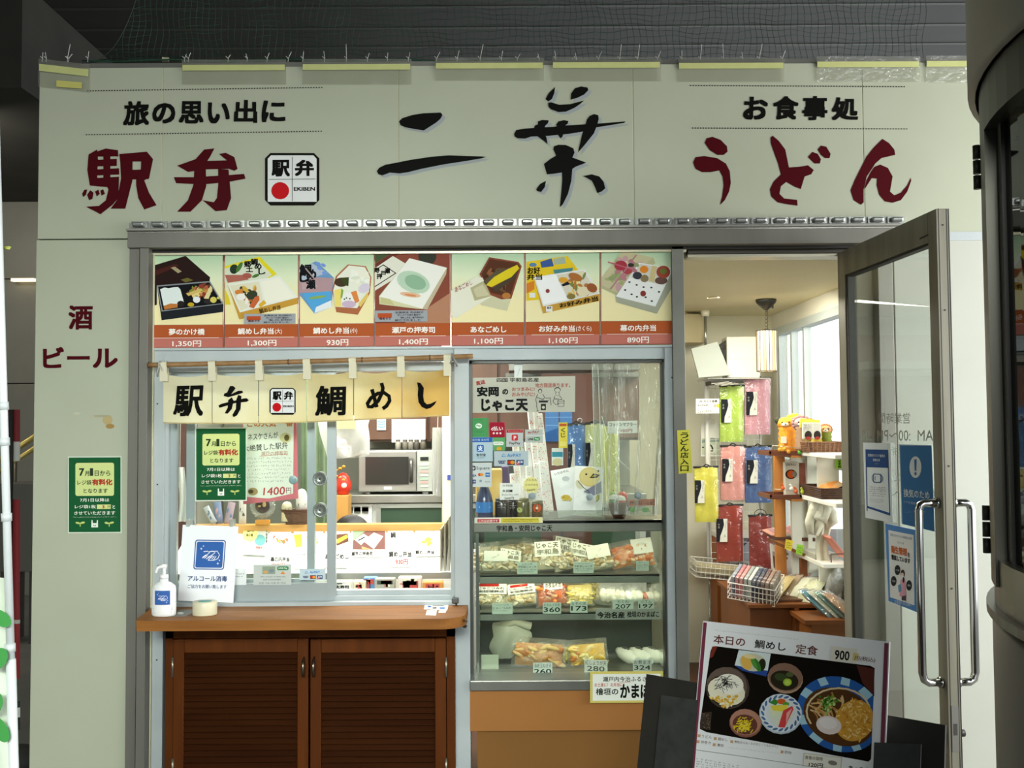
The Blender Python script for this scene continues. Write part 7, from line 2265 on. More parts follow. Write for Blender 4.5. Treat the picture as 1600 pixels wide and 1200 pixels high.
# wooden display table
OW = mat('7d471b', .45, 0, 'table_wood', noise=(2.5, '6c3a13', .3, .75), stretch=(8, 8, 1))
TX0, TX1, TY0, TY1 = W(1172, 960, .95).x, 1.61, .62, 1.62
tz = W(1240, 941, .95).z
t = thing('display_table', 'orange brown wooden display table piled with folded cloths', 'table', ((TX0 + TX1) / 2, 1.1, .03))
MB().box((TX0, .95, .03), (TX0 + .2, TY1, tz - .02)).box((TX0 + .2, .95 - .06, .03), (TX0 + .22, TY1, tz - .02)).build('pedestal', OW, t)
MB().box((TX0 + .22, .70, .03), (TX1, TY1, tz - .05), 0, .003).build('drawer_block', mat('8a5320', .45, 0, noise=(2.5, '774416', .3, .75), stretch=(1, 8, 8)), t)
MB().box((TX0 - .02, .90, tz - .02), (TX1, TY1, tz), 0, .003).box((TX0 + .18, .66, tz - .05), (TX1, .93, tz - .03)).build('table_top', OW, t)
# wire basket with little packets
u = V((1, -.55, -.12)).normalized()
w = V((-.05, -.35, 1)).normalized()
v = w.cross(u).normalized()
bc = W(1184, 950, 1.05)
bc = V((bc.x, 1.05, max(bc.z, tz + .02)))
bc = V((W(1184, 940, .98).x, 1.02, tz + .028))
wirebasket('wire_basket', 'white wire basket of small packets tipped at the corner of the wooden table', bc, u, v, w, .115, .085, .085, 12, 6, 3)
cl = ['8d94a6', 'c4767a', 'd98a8a', 'a3a9a4', 'c9cfc9', '2f3f5e', '3a3f55', '6a4a48', '9a7a66', '7a6a5e']
for k in range(10):
    cc = bc + u * (-.095 + .021 * k) + w * .058
    t = thing('small_packet', 'small %s packet standing in the tipped wire basket' % ['slate', 'rose', 'pink', 'grey', 'pale grey', 'navy', 'dark blue', 'maroon', 'tan', 'brown'][k], 'packet', bc + u * (-.095 + .021 * k), 'packets in the wire basket')
    MB().obox(cc, u, v, w, .0085, .072, .054, 0, .003).build('packet_body', mat(cl[k], .6, 0, noise=(40, 'd9d6cf', .5, .8)), t)
    MB().obox(cc + w * .002, u, v, w, .0095, .074, .056, 0, .003).build('film_sleeve', FILM, t)
# signs on the table
t = poster('photo_sign', 'white sign with a dark photo and handwriting standing behind the folded cloths', 'sign', [(1203, 849), (1236.5, 862), (1239, 915), (1207, 906)], FP(1.45), 'eeede6', lambda a: (a.poly([(1207, 861), (1228, 870), (1229, 894), (1209, 887)], '5a5452', 1), a.poly([(1207, 861), (1228, 870), (1228, 876), (1207, 868)], 'a9a9a6', 2), a.text('HOI+', 1224, 862.5, 1232.5, 867.5, '26261f', 1, .02), a.circ(1229.5, 872.5, 1.3, 1.6, 'a83a34', 1), a.vtext('さんりん', 1211, 893, 1217, 914, '4a4a44', 1, .01), a.vtext('ふきん', 1222, 893, 1228, 910, '5a5a52', 1, .01)), thick=.006, k=.3)
b = MB().box((W(1209, 900, 1.45).x, 1.455, tz + .0005), (W(1237, 900, 1.45).x, 1.50, W(1220, 900, 1.45).z))
b.build('stand', mat('d9d6c9', .5), t)
poster('price_sign', 'small pale pink handwritten price sign beside the tipped wire basket', 'price sign', [(1193, 891), (1209, 894), (1210, 921), (1194, 918)], FP(1.15), 'ecdcd6', lambda a: (a.text('ALPS', 1195.5, 894.5, 1207, 897.5, '8a7a74', 1, .01), a.text('2200円', 1195, 905, 1208, 909.5, '4a3a34', 1, .02)), thick=.002, k=.2)
# folded cloths
fold = [(1218, 920, 1.12, 'd9c48a', 'ochre', .5), (1231, 918, 1.16, 'd9c0a0', 'peach', .48), (1243, 916, 1.2, 'd9b0a8', 'pink', .46), (1254, 921, 1.08, 'dfe0c8', 'ivory', .5), (1268, 930, 1.0, 'd6d8b4', 'pale green', .42), (1263, 912, 1.26, 'c9d2cc', 'mint', .45), (1284, 916, 1.2, 'b9a3a0', 'mauve', .35), (1276, 905, 1.32, '9fa6b5', 'blue grey', .5), (1288, 934, 1.02, 'a3846a', 'brown', .25), (1250, 903, 1.36, 'c4b0a8', 'dusty rose', .55)]
r = random.Random(4)
for i, (px, py, yy, col, cn, lean) in enumerate(fold):
    c = W(px, py, yy)
    u = V((.62, .5, .42 + .2 * lean)).normalized()
    v = V((-.5, .8, -.1)).normalized()
    w = u.cross(v).normalized()
    w = -w if w.z < 0 else w
    v = w.cross(u)
    c.z = max(c.z, tz + .045)
    t = thing('folded_cloth', cn + ' folded cloth in a clear sleeve in the pile on the wooden table', 'cloth', (c.x, c.y, tz), 'folded cloths on the display table')
    MB().pillow(c, u, v, w, .085, .05, .022, 0, .10, 7).build('cloth_fold', mat(col, .75, 0, noise=(18, 'e9e4d2', .55, .85)), t)
    MB().pillow(c + w * .002, u, v, w, .09, .053, .025, 0, .16, 7).build('clear_sleeve', FILM, t, fix=False)
t = thing('shallow_tray', 'dark brown shallow tray under the pile of folded cloths', 'tray', (W(1250, 940, 1.1).x, 1.15, tz + .0005))
MB().box((TX0 + .11, .96, tz + .0005), (1.60, 1.42, tz + .012), 0, .003).build('tray_body', mat('5f3d26', .5), t)
for i, (px, py, col, cn) in enumerate(((1281, 958, '3f93a8', 'teal blue'), (1293, 968, 'd9dcc4', 'cream and teal'), (1305, 955, '6fae9a', 'sea green'), (1314, 972, '4a7a80', 'dark teal'), (1318, 985, 'b58a5a', 'orange and clear'))):
    yy = .80 - .02 * i
    c = W(px, py, yy)
    u = V((.55, -.5, -.55)).normalized()
    v = V((.6, .8, .0)).normalized()
    w = u.cross(v).normalized()
    w = -w if w.z < 0 else w
    v = w.cross(u)
    c.z = max(c.z, tz - .03 + .045)
    t = thing('glossy_pack', cn + ' cloth pack in shiny film at the front edge of the wooden table', 'pack', (c.x, c.y, tz - .03), 'shiny packs at the table edge')
    MB().pillow(c, u, v, w, .10, .045, .014, 0, .10, 7).build('cloth_fold', mat(col, .5, 0, noise=(14, 'e2e2cf', .5, .8)), t)
    MB().pillow(c + w * .002, u, v, w, .108, .05, .018, 0, .22, 8).build('shiny_film', clear('shiny_film_%d' % i, 'ffffff', .14, .05, .08, bump=(40, 1, .02)), t, fix=False)
c = W(1312, 912, .95)
t = thing('clear_bag', 'large clear spotted bag leaning at the end of the wooden table', 'bag', (c.x, .95, tz))
MB().pillow(V((c.x + .01, 1.0, tz + .105)), V((.9, .2, .1)), V((.35, 0, .94)), V((-.1, -.97, .2)), .06, .10, .03, 0, .14, 8).build('bag_body', mat('b9bab4', .3, 0, noise=(60, 'd9d9d2', .5, .7), bump=(40, .6, .01)), t)

# shelf unit along the window
SX0, SX1 = 1.44, 1.605
t = thing('window_shelf', 'white shelf unit standing along the bright shop window', 'shelf', (1.52, 1.0, .03))
zb1, zb2, zb3 = W(1290, 706, 1.0).z, W(1290, 775, 1.0).z, W(1290, 874, 1.0).z
for z, x0 in ((zb1, SX0), (zb2, SX0), (zb3, SX0)):
    MB().box((x0 if z != zb3 else x0 + .03, .55 if z != zb3 else .84, z - .02), (SX1, 1.35, z), 0, .003).build('shelf_board', mat('eeece2', .5), t)
for q0, q1 in (((SX0 + .02, 1.32), (SX1, 1.345)), ((SX1 - .02, .55), (SX1, .58)), ((SX0 + .10, 1.30), (SX0 + .12, 1.32))):
    MB().box((*q0, tz), (*q1, zb1 - .02)).build('upright', mat('d2d0c0', .5), t)
for q0, q1 in ((zb2, zb1), (tz, zb3)):
    MB().box((SX0 + .06, 1.0, q0), (SX1, 1.015, q1 - .02)).build('back_panel', mat('e6e4d4', .5), t)
op = MB().box((W(1211, 760, 1.36).x, 1.36, tz), (W(1227, 760, 1.36).x, 1.39, zb1 - .02))
t2 = thing('orange_post', 'orange wooden post carrying two small trays beside the window shelf', 'post', (W(1219, 760, 1.36).x, 1.37, tz))
op.build('shaft', mat('d98f45', .45, 0, noise=(3, 'c9803a'), stretch=(8, 8, 1)), t2)
for zq in (zb1, zb2):
    MB().box((W(1211, 735, 1.36).x, 1.05, zq - .03), (SX0, 1.38, zq - .02)).build('bracket', mat('b9793a', .45), t2)
DB = mat('5f3a26', .5, 0, noise=(9, '4f2f1e'))


def tray(lab, x0, x1, y0, y1, z):
    t = thing('wooden_tray', lab, 'tray', ((x0 + x1) / 2, (y0 + y1) / 2, z), 'wooden trays on the orange post')
    MB().box((x0, y0, z), (x1, y1, z + .008)).box((x0, y0, z + .008), (x1, y0 + .008, z + .022)).box((x0, y1 - .008, z + .008), (x1, y1, z + .022)).box((x0, y0, z + .008), (x0 + .008, y1, z + .022)).box((x1 - .008, y0, z + .008), (x1, y1, z + .022)).build('tray_body', mat('7a4630', .45, 0, noise=(4, '6a3a26')), t)
    MB().tube([(x0 + .02, y0 + .02, z + .02), (x0 + .02, y0 + .02, z + .05), (x1 - .02, y0 + .02, z + .04), (x1 - .02, y0 + .02, z + .015)], .002, 5).build('wire_guard', mat('c9c6b9', .3, .6), t)
    return t


tx0, tx1 = W(1203, 700, 1.05).x, SX0 - .003
tray('upper reddish brown tray under the orange plush dog', tx0, tx1, 1.06, 1.30, zb1 - .0195)
tray('lower reddish brown tray under the picture card pack', tx0, tx1, 1.06, 1.30, zb2 - .0195)
zt_u, zt_l = zb1 - .0105, zb2 - .0105


def clipt(px, py, yy, col, lab, h=.032, w=.010):
    c = W(px, py, yy)
    t = thing('tag_clip', lab, 'clip', (c.x, yy, c.z - h / 2), 'clips on the tray edges')
    MB().lathe((c.x, yy - .004, c.z), [(0, .003), (w * .7, .002), (w, 0), (0, -.002)], 16, axis=(0, -1, 0), sy=1).obox((c.x, yy, c.z + h * .4), V((1, 0, .5)).normalized(), (0, 1, 0), V((-.5, 0, 1)).normalized(), w * .5, .003, h * .35, 0, .001).build('clip_body', mat(col, .4), t)


for px, py, col, lab in ((1218, 703, 'e6a83a', 'amber clip on the upper tray, nearest the pole'), (1225, 702, 'e0b04a', 'pale amber clip on the upper tray'), (1232, 706, 'e09a3a', 'orange amber clip hanging low on the upper tray'), (1249.5, 701, 'c9cf3a', 'lime clip on the upper tray near the basket'), (1249, 707, '63b34a', 'green round clip on the upper tray below the lime one')):
    clipt(px, py, 1.045, col, lab)
for px, py, col, lab in ((1223, 763, 'e0622e', 'orange clip on the lower tray, nearest the pole'), (1236, 764, 'ecebe4', 'white clip on the lower tray'), (1243, 768, 'e2693a', 'orange clip on the lower tray beside the lime one'), (1253, 769, 'b5cf3f', 'lime clip on the lower tray beside the scarf')):
    clipt(px, py, 1.045, col, lab)


def plush(lab, px, zf, yy, h, col, face, ear, kind):
    p = V((W(px, 690, yy).x, yy, zf))
    t = thing('plush_toy', lab, 'plush toy', p, 'plush toys in the shop window')
    r = h * .21
    prof = [(0, 0), (r * .9, 0)]
    for k in range(9):
        prof.append((r * (1.0 + .07 * (-1) ** k), h * .06 + h * .64 * k / 8))
    prof += [(r * .8, h * .74), (0, h * .76)]
    MB().lathe(p, prof, 20).build('body', mat(col, .8, 0, bump=(60, .8, .004)), t)
    hc = p + V((-r * .15, -.004, h * .82))
    MB().blob(hc, (r * 1.12, r * .95, h * .17), sub=3).build('head', mat(face, .8, 0, bump=(80, .6, .003)), t)
    MB().blob(hc + V((-r * .25, -r * .8, -h * .035)), (r * .5, r * .35, h * .06)).build('muzzle', mat('f2ead6', .8), t)
    b = MB().blob(hc + V((-r * .65, -r * .85, h * .03)), (.0038, .003, .0045)).blob(hc + V((r * .25, -r * .92, h * .03)), (.0038, .003, .0045)).blob(hc + V((-r * .3, -r * 1.14, -h * .015)), (.004, .003, .003))
    b.build('eyes_and_nose', mat('1f1a16', .3), t)
    if kind == 'dog':
        for s_, m_ in ((-1, ear), (1, '6a6a5a')):
            MB().blob(hc + V((s_ * r * 1.0, 0, h * .06)), (r * .36, r * .3, h * .11), rot=Matrix.Rotation(s_ * .5, 3, 'Y')).build('ear', mat(m_, .8), t)
        MB().box((p.x - r * 1.0, p.y - r * 1.15, p.z + h * .28), (p.x - r * .3, p.y - r * .95, p.z + h * .46)).build('label_tag', mat('f2ead8', .6), t)
    else:
        b = MB()
        for k in range(14):
            an = 2 * pi * k / 14
            b.blob(hc + V((r * 1.15 * cos(an), r * .15, h * .19 * sin(an))), (r * .34, r * .3, r * .34), sub=1)
        b.build('mane', mat(ear, .85, 0, bump=(90, 1, .004)), t)
    return t


plush('orange plush dog standing on the upper tray', 1229, zt_u, 1.16, .185, 'f09a2a', 'f2a638', '3a3a30', 'dog')
plush('yellow plush behind the orange plush dog', 1244, zt_u, 1.24, .19, 'f2c83a', 'f4cf4a', 'f0c040', 'lion')
c = W(1275, 695, 1.0)
BZ = zb1 + .0005
bk = thing('wicker_basket', 'low brown wicker basket on the upper shelf board holding plush toys', 'basket', (c.x + .02, 1.0, BZ))
bxc = c.x + .02
b = MB()
for k in range(6):
    f = 1 + .02 * k
    P = [V((bxc + i * .078 * f, 1.0 + j * .075 * f, BZ + .004 + k * .0085)) for i, j in ((-1, -1), (1, -1), (1, 1), (-1, 1), (-1, -1))]
    b.tube(P, .0052, 6)
b.box((bxc - .078, .925, BZ), (bxc + .078, 1.075, BZ + .005))
for k in range(9):
    x = -1 + k / 4
    b.cyl((bxc + x * .078, .923, BZ), (bxc + x * .086, .914, BZ + .05), .004, seg=5)
b.build('wicker_body', mat('8a6245', .55, 0, noise=(50, '6a4630')), bk)
zb_ = BZ + .006
plush('grey lilac plush lion, highest at the back of the wicker basket', 1254, zb_ + .0, 1.06, .165, 'a3846a', 'b59a9a', 'b58a8a', 'lion')
plush('brown plush lion in an olive coat in the wicker basket', 1266, zb_, 1.03, .15, '8a7a3a', 'c98a4a', 'b5743a', 'lion')
plush('yellow plush with a small crest behind the sock pack', 1276, zb_, 1.0, .125, 'f0d24a', 'f2da5a', 'e9d04a', 'lion')
plush('tan plush lion in a green coat at the end of the wicker basket', 1291, zb_, 1.0, .125, '8f9a3f', 'd9a070', 'c98a58', 'lion')
c = W(1269, 672, .94)
t = thing('sock_pack', 'clear pack with two dark round pictures standing in the wicker basket', 'pack', (c.x, .95, zb_))
MB().obox((c.x, .95, W(1269, 673, .94).z), (1, 0, 0), (0, 1, 0), (0, 0, 1), .046, .006, .040, 0, .003).build('pack_body', mat('d9d6cc', .35), t)
a = Art(FP(.943))
for x in (1263, 1277):
    a.circ(x, 680, 5.5, 7, '3a3532', 0).circ(x, 684.5, 4, 2.6, 'a8433a', 1)
a.line([(1270, 660), (1271, 688)], .7, 'f2f2ee', 2)
a.scribble(1256, 663, 1268, 672, 3, '6a665e', 1, 3, .6)
a.done('printed_design', t)
MB().obox((c.x - .004, .965, W(1269, 662, .94).z), (1, 0, -.1), (0, 1, 0), (.1, 0, 1), .046, .006, .022).build('yellow_header', mat('e6d24a', .6), t)
# lower tray and basket
c = W(1243, 735, 1.12)
t = thing('picture_pack', 'clear pack with an orange picture standing on the lower tray', 'pack', (c.x, 1.14, zt_l))
hz = (W(1243, 722, 1.12).z - zt_l) / 2
MB().box((c.x - .05, 1.13, zt_l), (c.x + .022, 1.17, zt_l + 2 * hz), 0, .003).build('pack_body', mat('e6e2d4', .4), t)
MB().box((c.x + .022, 1.128, zt_l), (c.x + .058, 1.165, zt_l + 2 * hz * .97), 0, .006).build('brown_slices', mat('7a4030', .4, 0, noise=(20, 'a3624a')), t)
a = Art(FP(1.129))
a.circ(1236, 741, 9, 7.5, '3a2f28', 0).circ(1236, 741, 6, 6, 'd9602a', 1).circ(1241, 741, 3, 5, '8a8a7a', 2).text('コラボタオル', 1227, 724, 1244, 728, '6a665e', 1, .01)
a.done('printed_design', t)
c = W(1295, 762, .95)
BZ2 = zb2 + .0005
t = thing('dark_basket', 'dark brown woven basket on the middle shelf board with an orange cloth inside', 'basket', (c.x - .005, .95, BZ2))
b = MB()
for k in range(6):
    P = [V((1.525 + i * .072, .96 + j * .17, BZ2 + .005 + k * .0085)) for i, j in ((-1, -1), (1, -1), (1, 1), (-1, 1), (-1, -1))]
    b.tube(P, .0052, 6)
b.box((1.453, .79, BZ2), (1.597, 1.13, BZ2 + .005))
b.build('wicker_body', mat('573a2a', .55, 0, noise=(50, '40291c')), t)
t = thing('orange_cloth', 'orange and cream cloth lying in the dark woven basket', 'cloth', (1.53, .92, BZ2 + .006))
MB().pillow(V((1.535, .92, BZ2 + .05)), V((.9, 0, .35)), V((0, 1, 0)), V((-.3, 0, 1)), .05, .10, .02, 0, .12, 7).build('cloth_fold', mat('e0923f', .7, 0, noise=(10, 'e9d9b0', .45, .65)), t)
t = thing('blue_pouch', 'blue pouch in the dark woven basket beside the orange cloth', 'pouch', (1.575, .84, BZ2 + .006))
MB().pillow(V((1.572, .82, BZ2 + .05)), V((0, 1, 0)), V((.2, 0, 1)), V((-1, -.3, .1)), .03, .045, .012, 0, .08, 6).build('pouch_body', mat('3f6f9a', .6), t)
poster('green_note', 'small lime green handwritten note at the back of the upper shelf bay', 'note', (1306, 713, 1317.5, 732), FP(.99), 'a3d93f', lambda a: a.vtext('おすすめ', 1309, 715, 1314.5, 731, '2a4a1a', 1, .02), thick=.001)
poster('blue_logo_sheet', 'white sheet with faint blue writing in the window below the upper tray', 'sheet', (1262, 726, 1278, 738), FP(1.33), 'eef2f4', lambda a: a.scribble(1263, 728, 1277, 736, 2, '8fb5cf', 1, 2, 1), thick=.001)
# scarf tied on the shelf edge
yy = .97
t = thing('white_scarf', 'long cream white scarf knotted over the middle shelf edge', 'scarf', W(1288, 876, yy))
SC = mat('e2e0cc', .85, 0, 'scarf_wool', noise=(22, 'd4d2bc'), bump=(70, .7, .004))
X = lambda px, py, d=0: W(px, py, yy) + V((0, d, 0))
MB().tube([X(1285, 776, .0), X(1275, 778, -.02), X(1268, 795, -.03), X(1263, 815, -.02), X(1265, 832, -.02), X(1272, 834, -.02), X(1278, 815, -.03), X(1278, 790, -.03), X(1282, 776, -.01)], [.012, .02, .024, .024, .018, .018, .024, .022, .012], 12).build('loop', SC, t)
MB().tube([X(1280, 778, -.02), X(1288, 795, -.035), X(1282, 812, -.04), X(1272, 806, -.045), X(1276, 788, -.03)], [.016, .024, .024, .02, .014], 12).build('knot', SC, t)
MB().tube([X(1288, 785, -.015), X(1297, 800, -.02), X(1300, 815, -.015), X(1294, 822, -.01), X(1288, 810, -.01)], [.014, .024, .024, .018, .010], 12).build('loop', SC, t)
MB().grid(lambda u, v: W(1276 + 20 * u - 1 * v + 2 * sin(v * 7), 800 + 78 * v, yy) + V((0, -.012 + .008 * sin(u * 12 + v * 2), 0)), 14, 12).build('tail', SC, t, fix=False)
# papers, wooden tray, folder and tags lower down
zz = W(1245, 847, 1.28).z
t = thing('wooden_riser', 'brown wooden riser on the display table carrying the pink paper tray', 'riser', (W(1250, 870, 1.3).x, 1.36, tz + .0005))
MB().box((W(1232, 870, 1.3).x, 1.43, tz + .0005), (1.43, 1.56, zz - .002), 0, .003).build('block', mat('6a4026', .5), t)
t = thing('paper_tray', 'dark wooden tray of pink and striped papers on the brown riser', 'tray', (W(1246, 840, 1.3).x, 1.42, zz))
MB().prism([(W(1216, 845, 1.3).x, 1.36, zz), (W(1274, 848, 1.3).x, 1.30, zz), (W(1278, 848, 1.3).x, 1.60, zz), (W(1220, 845, 1.3).x, 1.60, zz)], (0, 0, .018)).build('tray_body', DB, t)
b = MB()
for k in range(5):
    b.obox((W(1230 + k * 9, 838, 1.3).x, 1.46, zz + .024 + .003 * k), V((.9, .3, .12)).normalized(), V((-.3, .9, .2)).normalized(), V((-.05, -.2, 1)).normalized(), .05, .09, .002, k % 3)
b.build('papers', [mat('d9a090', .6), mat('b58a8f', .6), mat('c4beb0', .6)], t)
c = W(1243, 858, 1.18)
t = thing('sloped_ledge', 'orange brown sloped wooden ledge with a yellow and a green tag', 'ledge', (c.x, 1.3, c.z - .05))
p0, p1 = W(1212, 846, 1.2), W(1274, 872, 1.12)
MB().prism([p0, p1, p1 + V((0, .15, .0)), p0 + V((0, .15, 0))], (0, 0, -.016)).build('ledge_board', OW, t)
b = MB().box((p1.x - .05, 1.19, tz + .0005), (p1.x - .02, 1.23, p1.z - .012))
b.build('prop', OW, t)
for (quad, col, lab, s_) in (([(1228, 842.5), (1239.5, 845), (1236.5, 861), (1226, 857)], 'e6cf3a', 'yellow handwritten tag on the sloped wooden ledge', 1), ([(1245, 850), (1256, 852), (1253.5, 868), (1243.5, 865)], '9ed93f', 'green handwritten tag on the sloped wooden ledge', 2)):
    poster('price_flag', lab, 'tag', quad, FP(1.105), col, lambda a: a.scribble(quad[0][0] + 1, quad[0][1] + 4, quad[1][0] - 2, quad[2][1] - 4, 3, '4a5a2a', 1, s_, .6), 'tags on the sloped ledge', .001, k=.2)
c = W(1305, 822, .86)
t = thing('pink_folder', 'salmon pink folder leaning on the lowest white shelf board', 'folder', (c.x, .9, zb3))
MB().obox((1.545, .90, zb3 + .075), V((.6, .1, -.75)).normalized(), V((0, 1, 0)), V((.75, 0, .6)).normalized(), .065, .06, .006, 0, .002).build('cover', mat('d98a78', .6), t)
MB().tube([(1.50, .82, zb3 + .01), (1.50, .82, zb3 + .05), (1.57, .82, zb3 + .05), (1.57, .82, zb3 + .01)], .003, 5).build('wire_stand', mat('4a3a30', .4), t)
b = MB()
for k in range(3):
    b.box((1.475, .98, zb3 + .0005 + k * .009), (1.59, 1.25 - .02 * k, zb3 + .0085 + k * .009))
t = thing('magazine_pile', 'flat pile of grey papers on the lowest white shelf board', 'papers', (1.53, 1.1, zb3))
b.build('pages', mat('b9b6a8', .6), t)

# ================================================================ open glass door
A_, B_ = V((1.300, .05, 0)), V((1.343, -.76, 0))
ed = (B_ - A_)
dl = ed.length
ed.normalize()
nl = V((ed.y, -ed.x, 0)).normalized()
if nl.x > 0:
    nl = -nl
ZT, ZB = 2.172, .03
TH = .042
UP = V((0, 0, 1))


def dbox(b, t0, t1, z0, z1, o0=0, o1=TH, m=0, bev=.002):
    c = A_ + ed * (t0 + t1) / 2 - nl * (o0 + o1) / 2 + UP * (z0 + z1) / 2
    return b.obox(c, ed, nl, UP, (t1 - t0) / 2, abs(o1 - o0) / 2, (z1 - z0) / 2, m, bev)


DM = mat('a09c8a', .4, .15, 'door_aluminium', noise=(3, '85816f'), stretch=(5, 5, .5))
dr = thing('door_1', 'metal framed glass door swung open towards the street', 'door', (A_ + B_) / 2 + V((0, 0, ZB)))
dr['kind'] = 'structure'
dbox(MB(), 0, .07, ZB, ZT).build('stile', DM, dr)
lk = dbox(MB(), dl - .056, dl, ZB, ZT)
lk.build('stile', DM, dr)
dbox(MB(), .07, dl - .056, ZT - .098, ZT).build('top_rail', DM, dr)
dbox(MB(), .07, dl - .056, ZB, .20).build('bottom_rail', DM, dr)
b = dbox(MB(), .07, .088, .20, ZT - .098, .004, TH - .004)
dbox(b, .088, dl - .056, ZT - .106, ZT - .098, .006, TH - .006)
b.build('gasket', mat('2d2b26', .6), dr)
dbox(MB(), .088, dl - .056, .20, ZT - .106, .018, .024, 0, 0).build('pane', DOORGLASS, dr)
# edge details on the free end: groove lines, screws, lock plate
b = MB()
for o in (.008, TH - .008):
    dbox(b, dl, dl + .0006, ZB, ZT, o - .0012, o + .0012, 0, 0)
dbox(b, dl, dl + .001, ZB, ZT, TH - .0025, TH, 0, 0)
for z in (2.12, 1.85, 1.36, .98, .55):
    c = B_ - nl * TH / 2 + UP * z + ed * .0005
    b.cyl(c, c + ed * .0012, .003, seg=8)
b.build('edge_groove', mat('2f2d28', .5), dr)
b = dbox(MB(), dl, dl + .002, .48, .62, .010, TH - .010, 0, 0)
b.build('lock_plate', mat('a3a199', .3, .7), dr)
dbox(MB(), dl + .001, dl + .003, .53, .565, .015, TH - .015, 0, 0).build('lock_slot', mat('4a4842', .5), dr)
for s_ in (0, 1):
    c = A_ + ed * (dl - .028) + UP * .527 - nl * (TH * s_)
    d = nl * (1 if s_ == 0 else -1)
    MB().cyl(c, c + d * .022, .013, .011, 14).build('lock_knob', mat('2f2e2b', .4, .4), dr)
b = MB()
PD = Plane(A_, nl)
b.prism([PD.hit(x, y, .001) for x, y in ((1437, 371.5), (1450, 365.5), (1450, 368.5), (1437, 374.5))], -nl * .0008)
b.build('maker_plate', mat('26251f', .5), dr)
for s_ in (0, 1):
    d = nl * (1 if s_ == 0 else -1)
    o = A_ + ed * (dl - .03) - nl * (TH * s_)
    zt_, zb_h = 1.243, .684
    pts = [o + UP * zt_, o + d * .045 + UP * zt_, o + d * .058 + UP * (zt_ - .006), o + d * .064 + UP * (zt_ - .022)]
    pts += [o + d * .064 + UP * (zb_h + .03), o + d * .058 + UP * (zb_h + .008), o + d * .045 + UP * zb_h, o + UP * zb_h]
    MB().tube(pts, .0125, 14).cyl(o + UP * zt_, o + d * .012 + UP * zt_, .017, seg=14).cyl(o + UP * zb_h, o + d * .012 + UP * zb_h, .017, seg=14).build('pull_handle', CHROME, dr)
# posters on the glass
PGD = Plane(A_ - nl * .0165, nl)
DK = dict(group='notices on the open glass door', thick=.0008)
t = poster('mask_notice', 'white notice with a navy heading and a face mask drawing on the open glass door', 'notice', [(1348.5, 691.5), (1391.5, 692.5), (1395, 817), (1352, 809)], PGD, 'd6dfe4', lambda a: (a.poly([(186, 290), (305, 292), (309, 392), (190, 388)], '2f4f86', 0), a.poly([(190, 600), (318, 640), (319, 655), (192, 612)], '2f4f86', 0), a.poly([(184, 290), (189, 290), (196, 630), (191, 628)], '2f4f86', 0), a.poly([(305, 292), (309, 292), (321, 655), (316, 655)], '2f4f86', 0),
    a.text('従業員のマスク着用の', 198, 316, 292, 332, 'e6ecf2', 2, 0), a.text('お知らせ', 226, 340, 264, 356, 'e6ecf2', 2, .01), a.text('マスク', 236, 366, 256, 372, 'b9c6da', 2, 0),
    a.rrect(226, 424, 272, 474, 8, '3a5a8a', 1), a.rrect(231, 429, 267, 469, 6, 'd6dfe4', 2), a.line([(228, 430), (220, 440), (222, 458), (230, 466)], 3, '3a5a8a', 3), a.line([(270, 432), (279, 442), (277, 462), (268, 470)], 3, '3a5a8a', 3), a.line([(238, 438), (238, 460)], 3, '3a5a8a', 3), a.scribble(206, 492, 300, 552, 5, '3a4a66', 2, 3, 1.6), a.scribble(208, 560, 290, 585, 3, '6a7890', 2, 5, 1.2), a.scribble(210, 596, 285, 612, 2, '8a96a8', 2, 6, 1)), crop=(1300, 620, 3.529), k=.05, **DK)
t = poster('ventilation_notice', 'blue notice with a white exclamation mark on the open glass door', 'notice', [(1404.5, 694), (1455.5, 695.5), (1460.5, 831), (1408.5, 818)], PGD, 'c4d6e2', lambda a: (a.poly([(374, 268), (547, 270), (563, 742), (388, 702)], '3f76ae', 0), a.circ(460, 388, 33, 60, 'dbe4ea', 1), a.poly([(453, 345), (467, 345), (464, 408), (456, 408)], '3f76ae', 2), a.circ(460, 424, 6, 9, '3f76ae', 2), a.text('換気のため', 396, 510, 538, 562, 'dbe6ee', 2, .012, quad=[(394, 506), (537, 520), (538, 566), (396, 552)]), a.text('ドアを開放しています', 398, 574, 530, 596, 'b5cade', 2, 0, quad=[(398, 572), (530, 592), (531, 606), (398, 586)]), a.scribble(398, 622, 535, 645, 1, '9ab5d0', 2, 4, 1.2)), crop=(1300, 620, 3.529), k=.05, **DK)
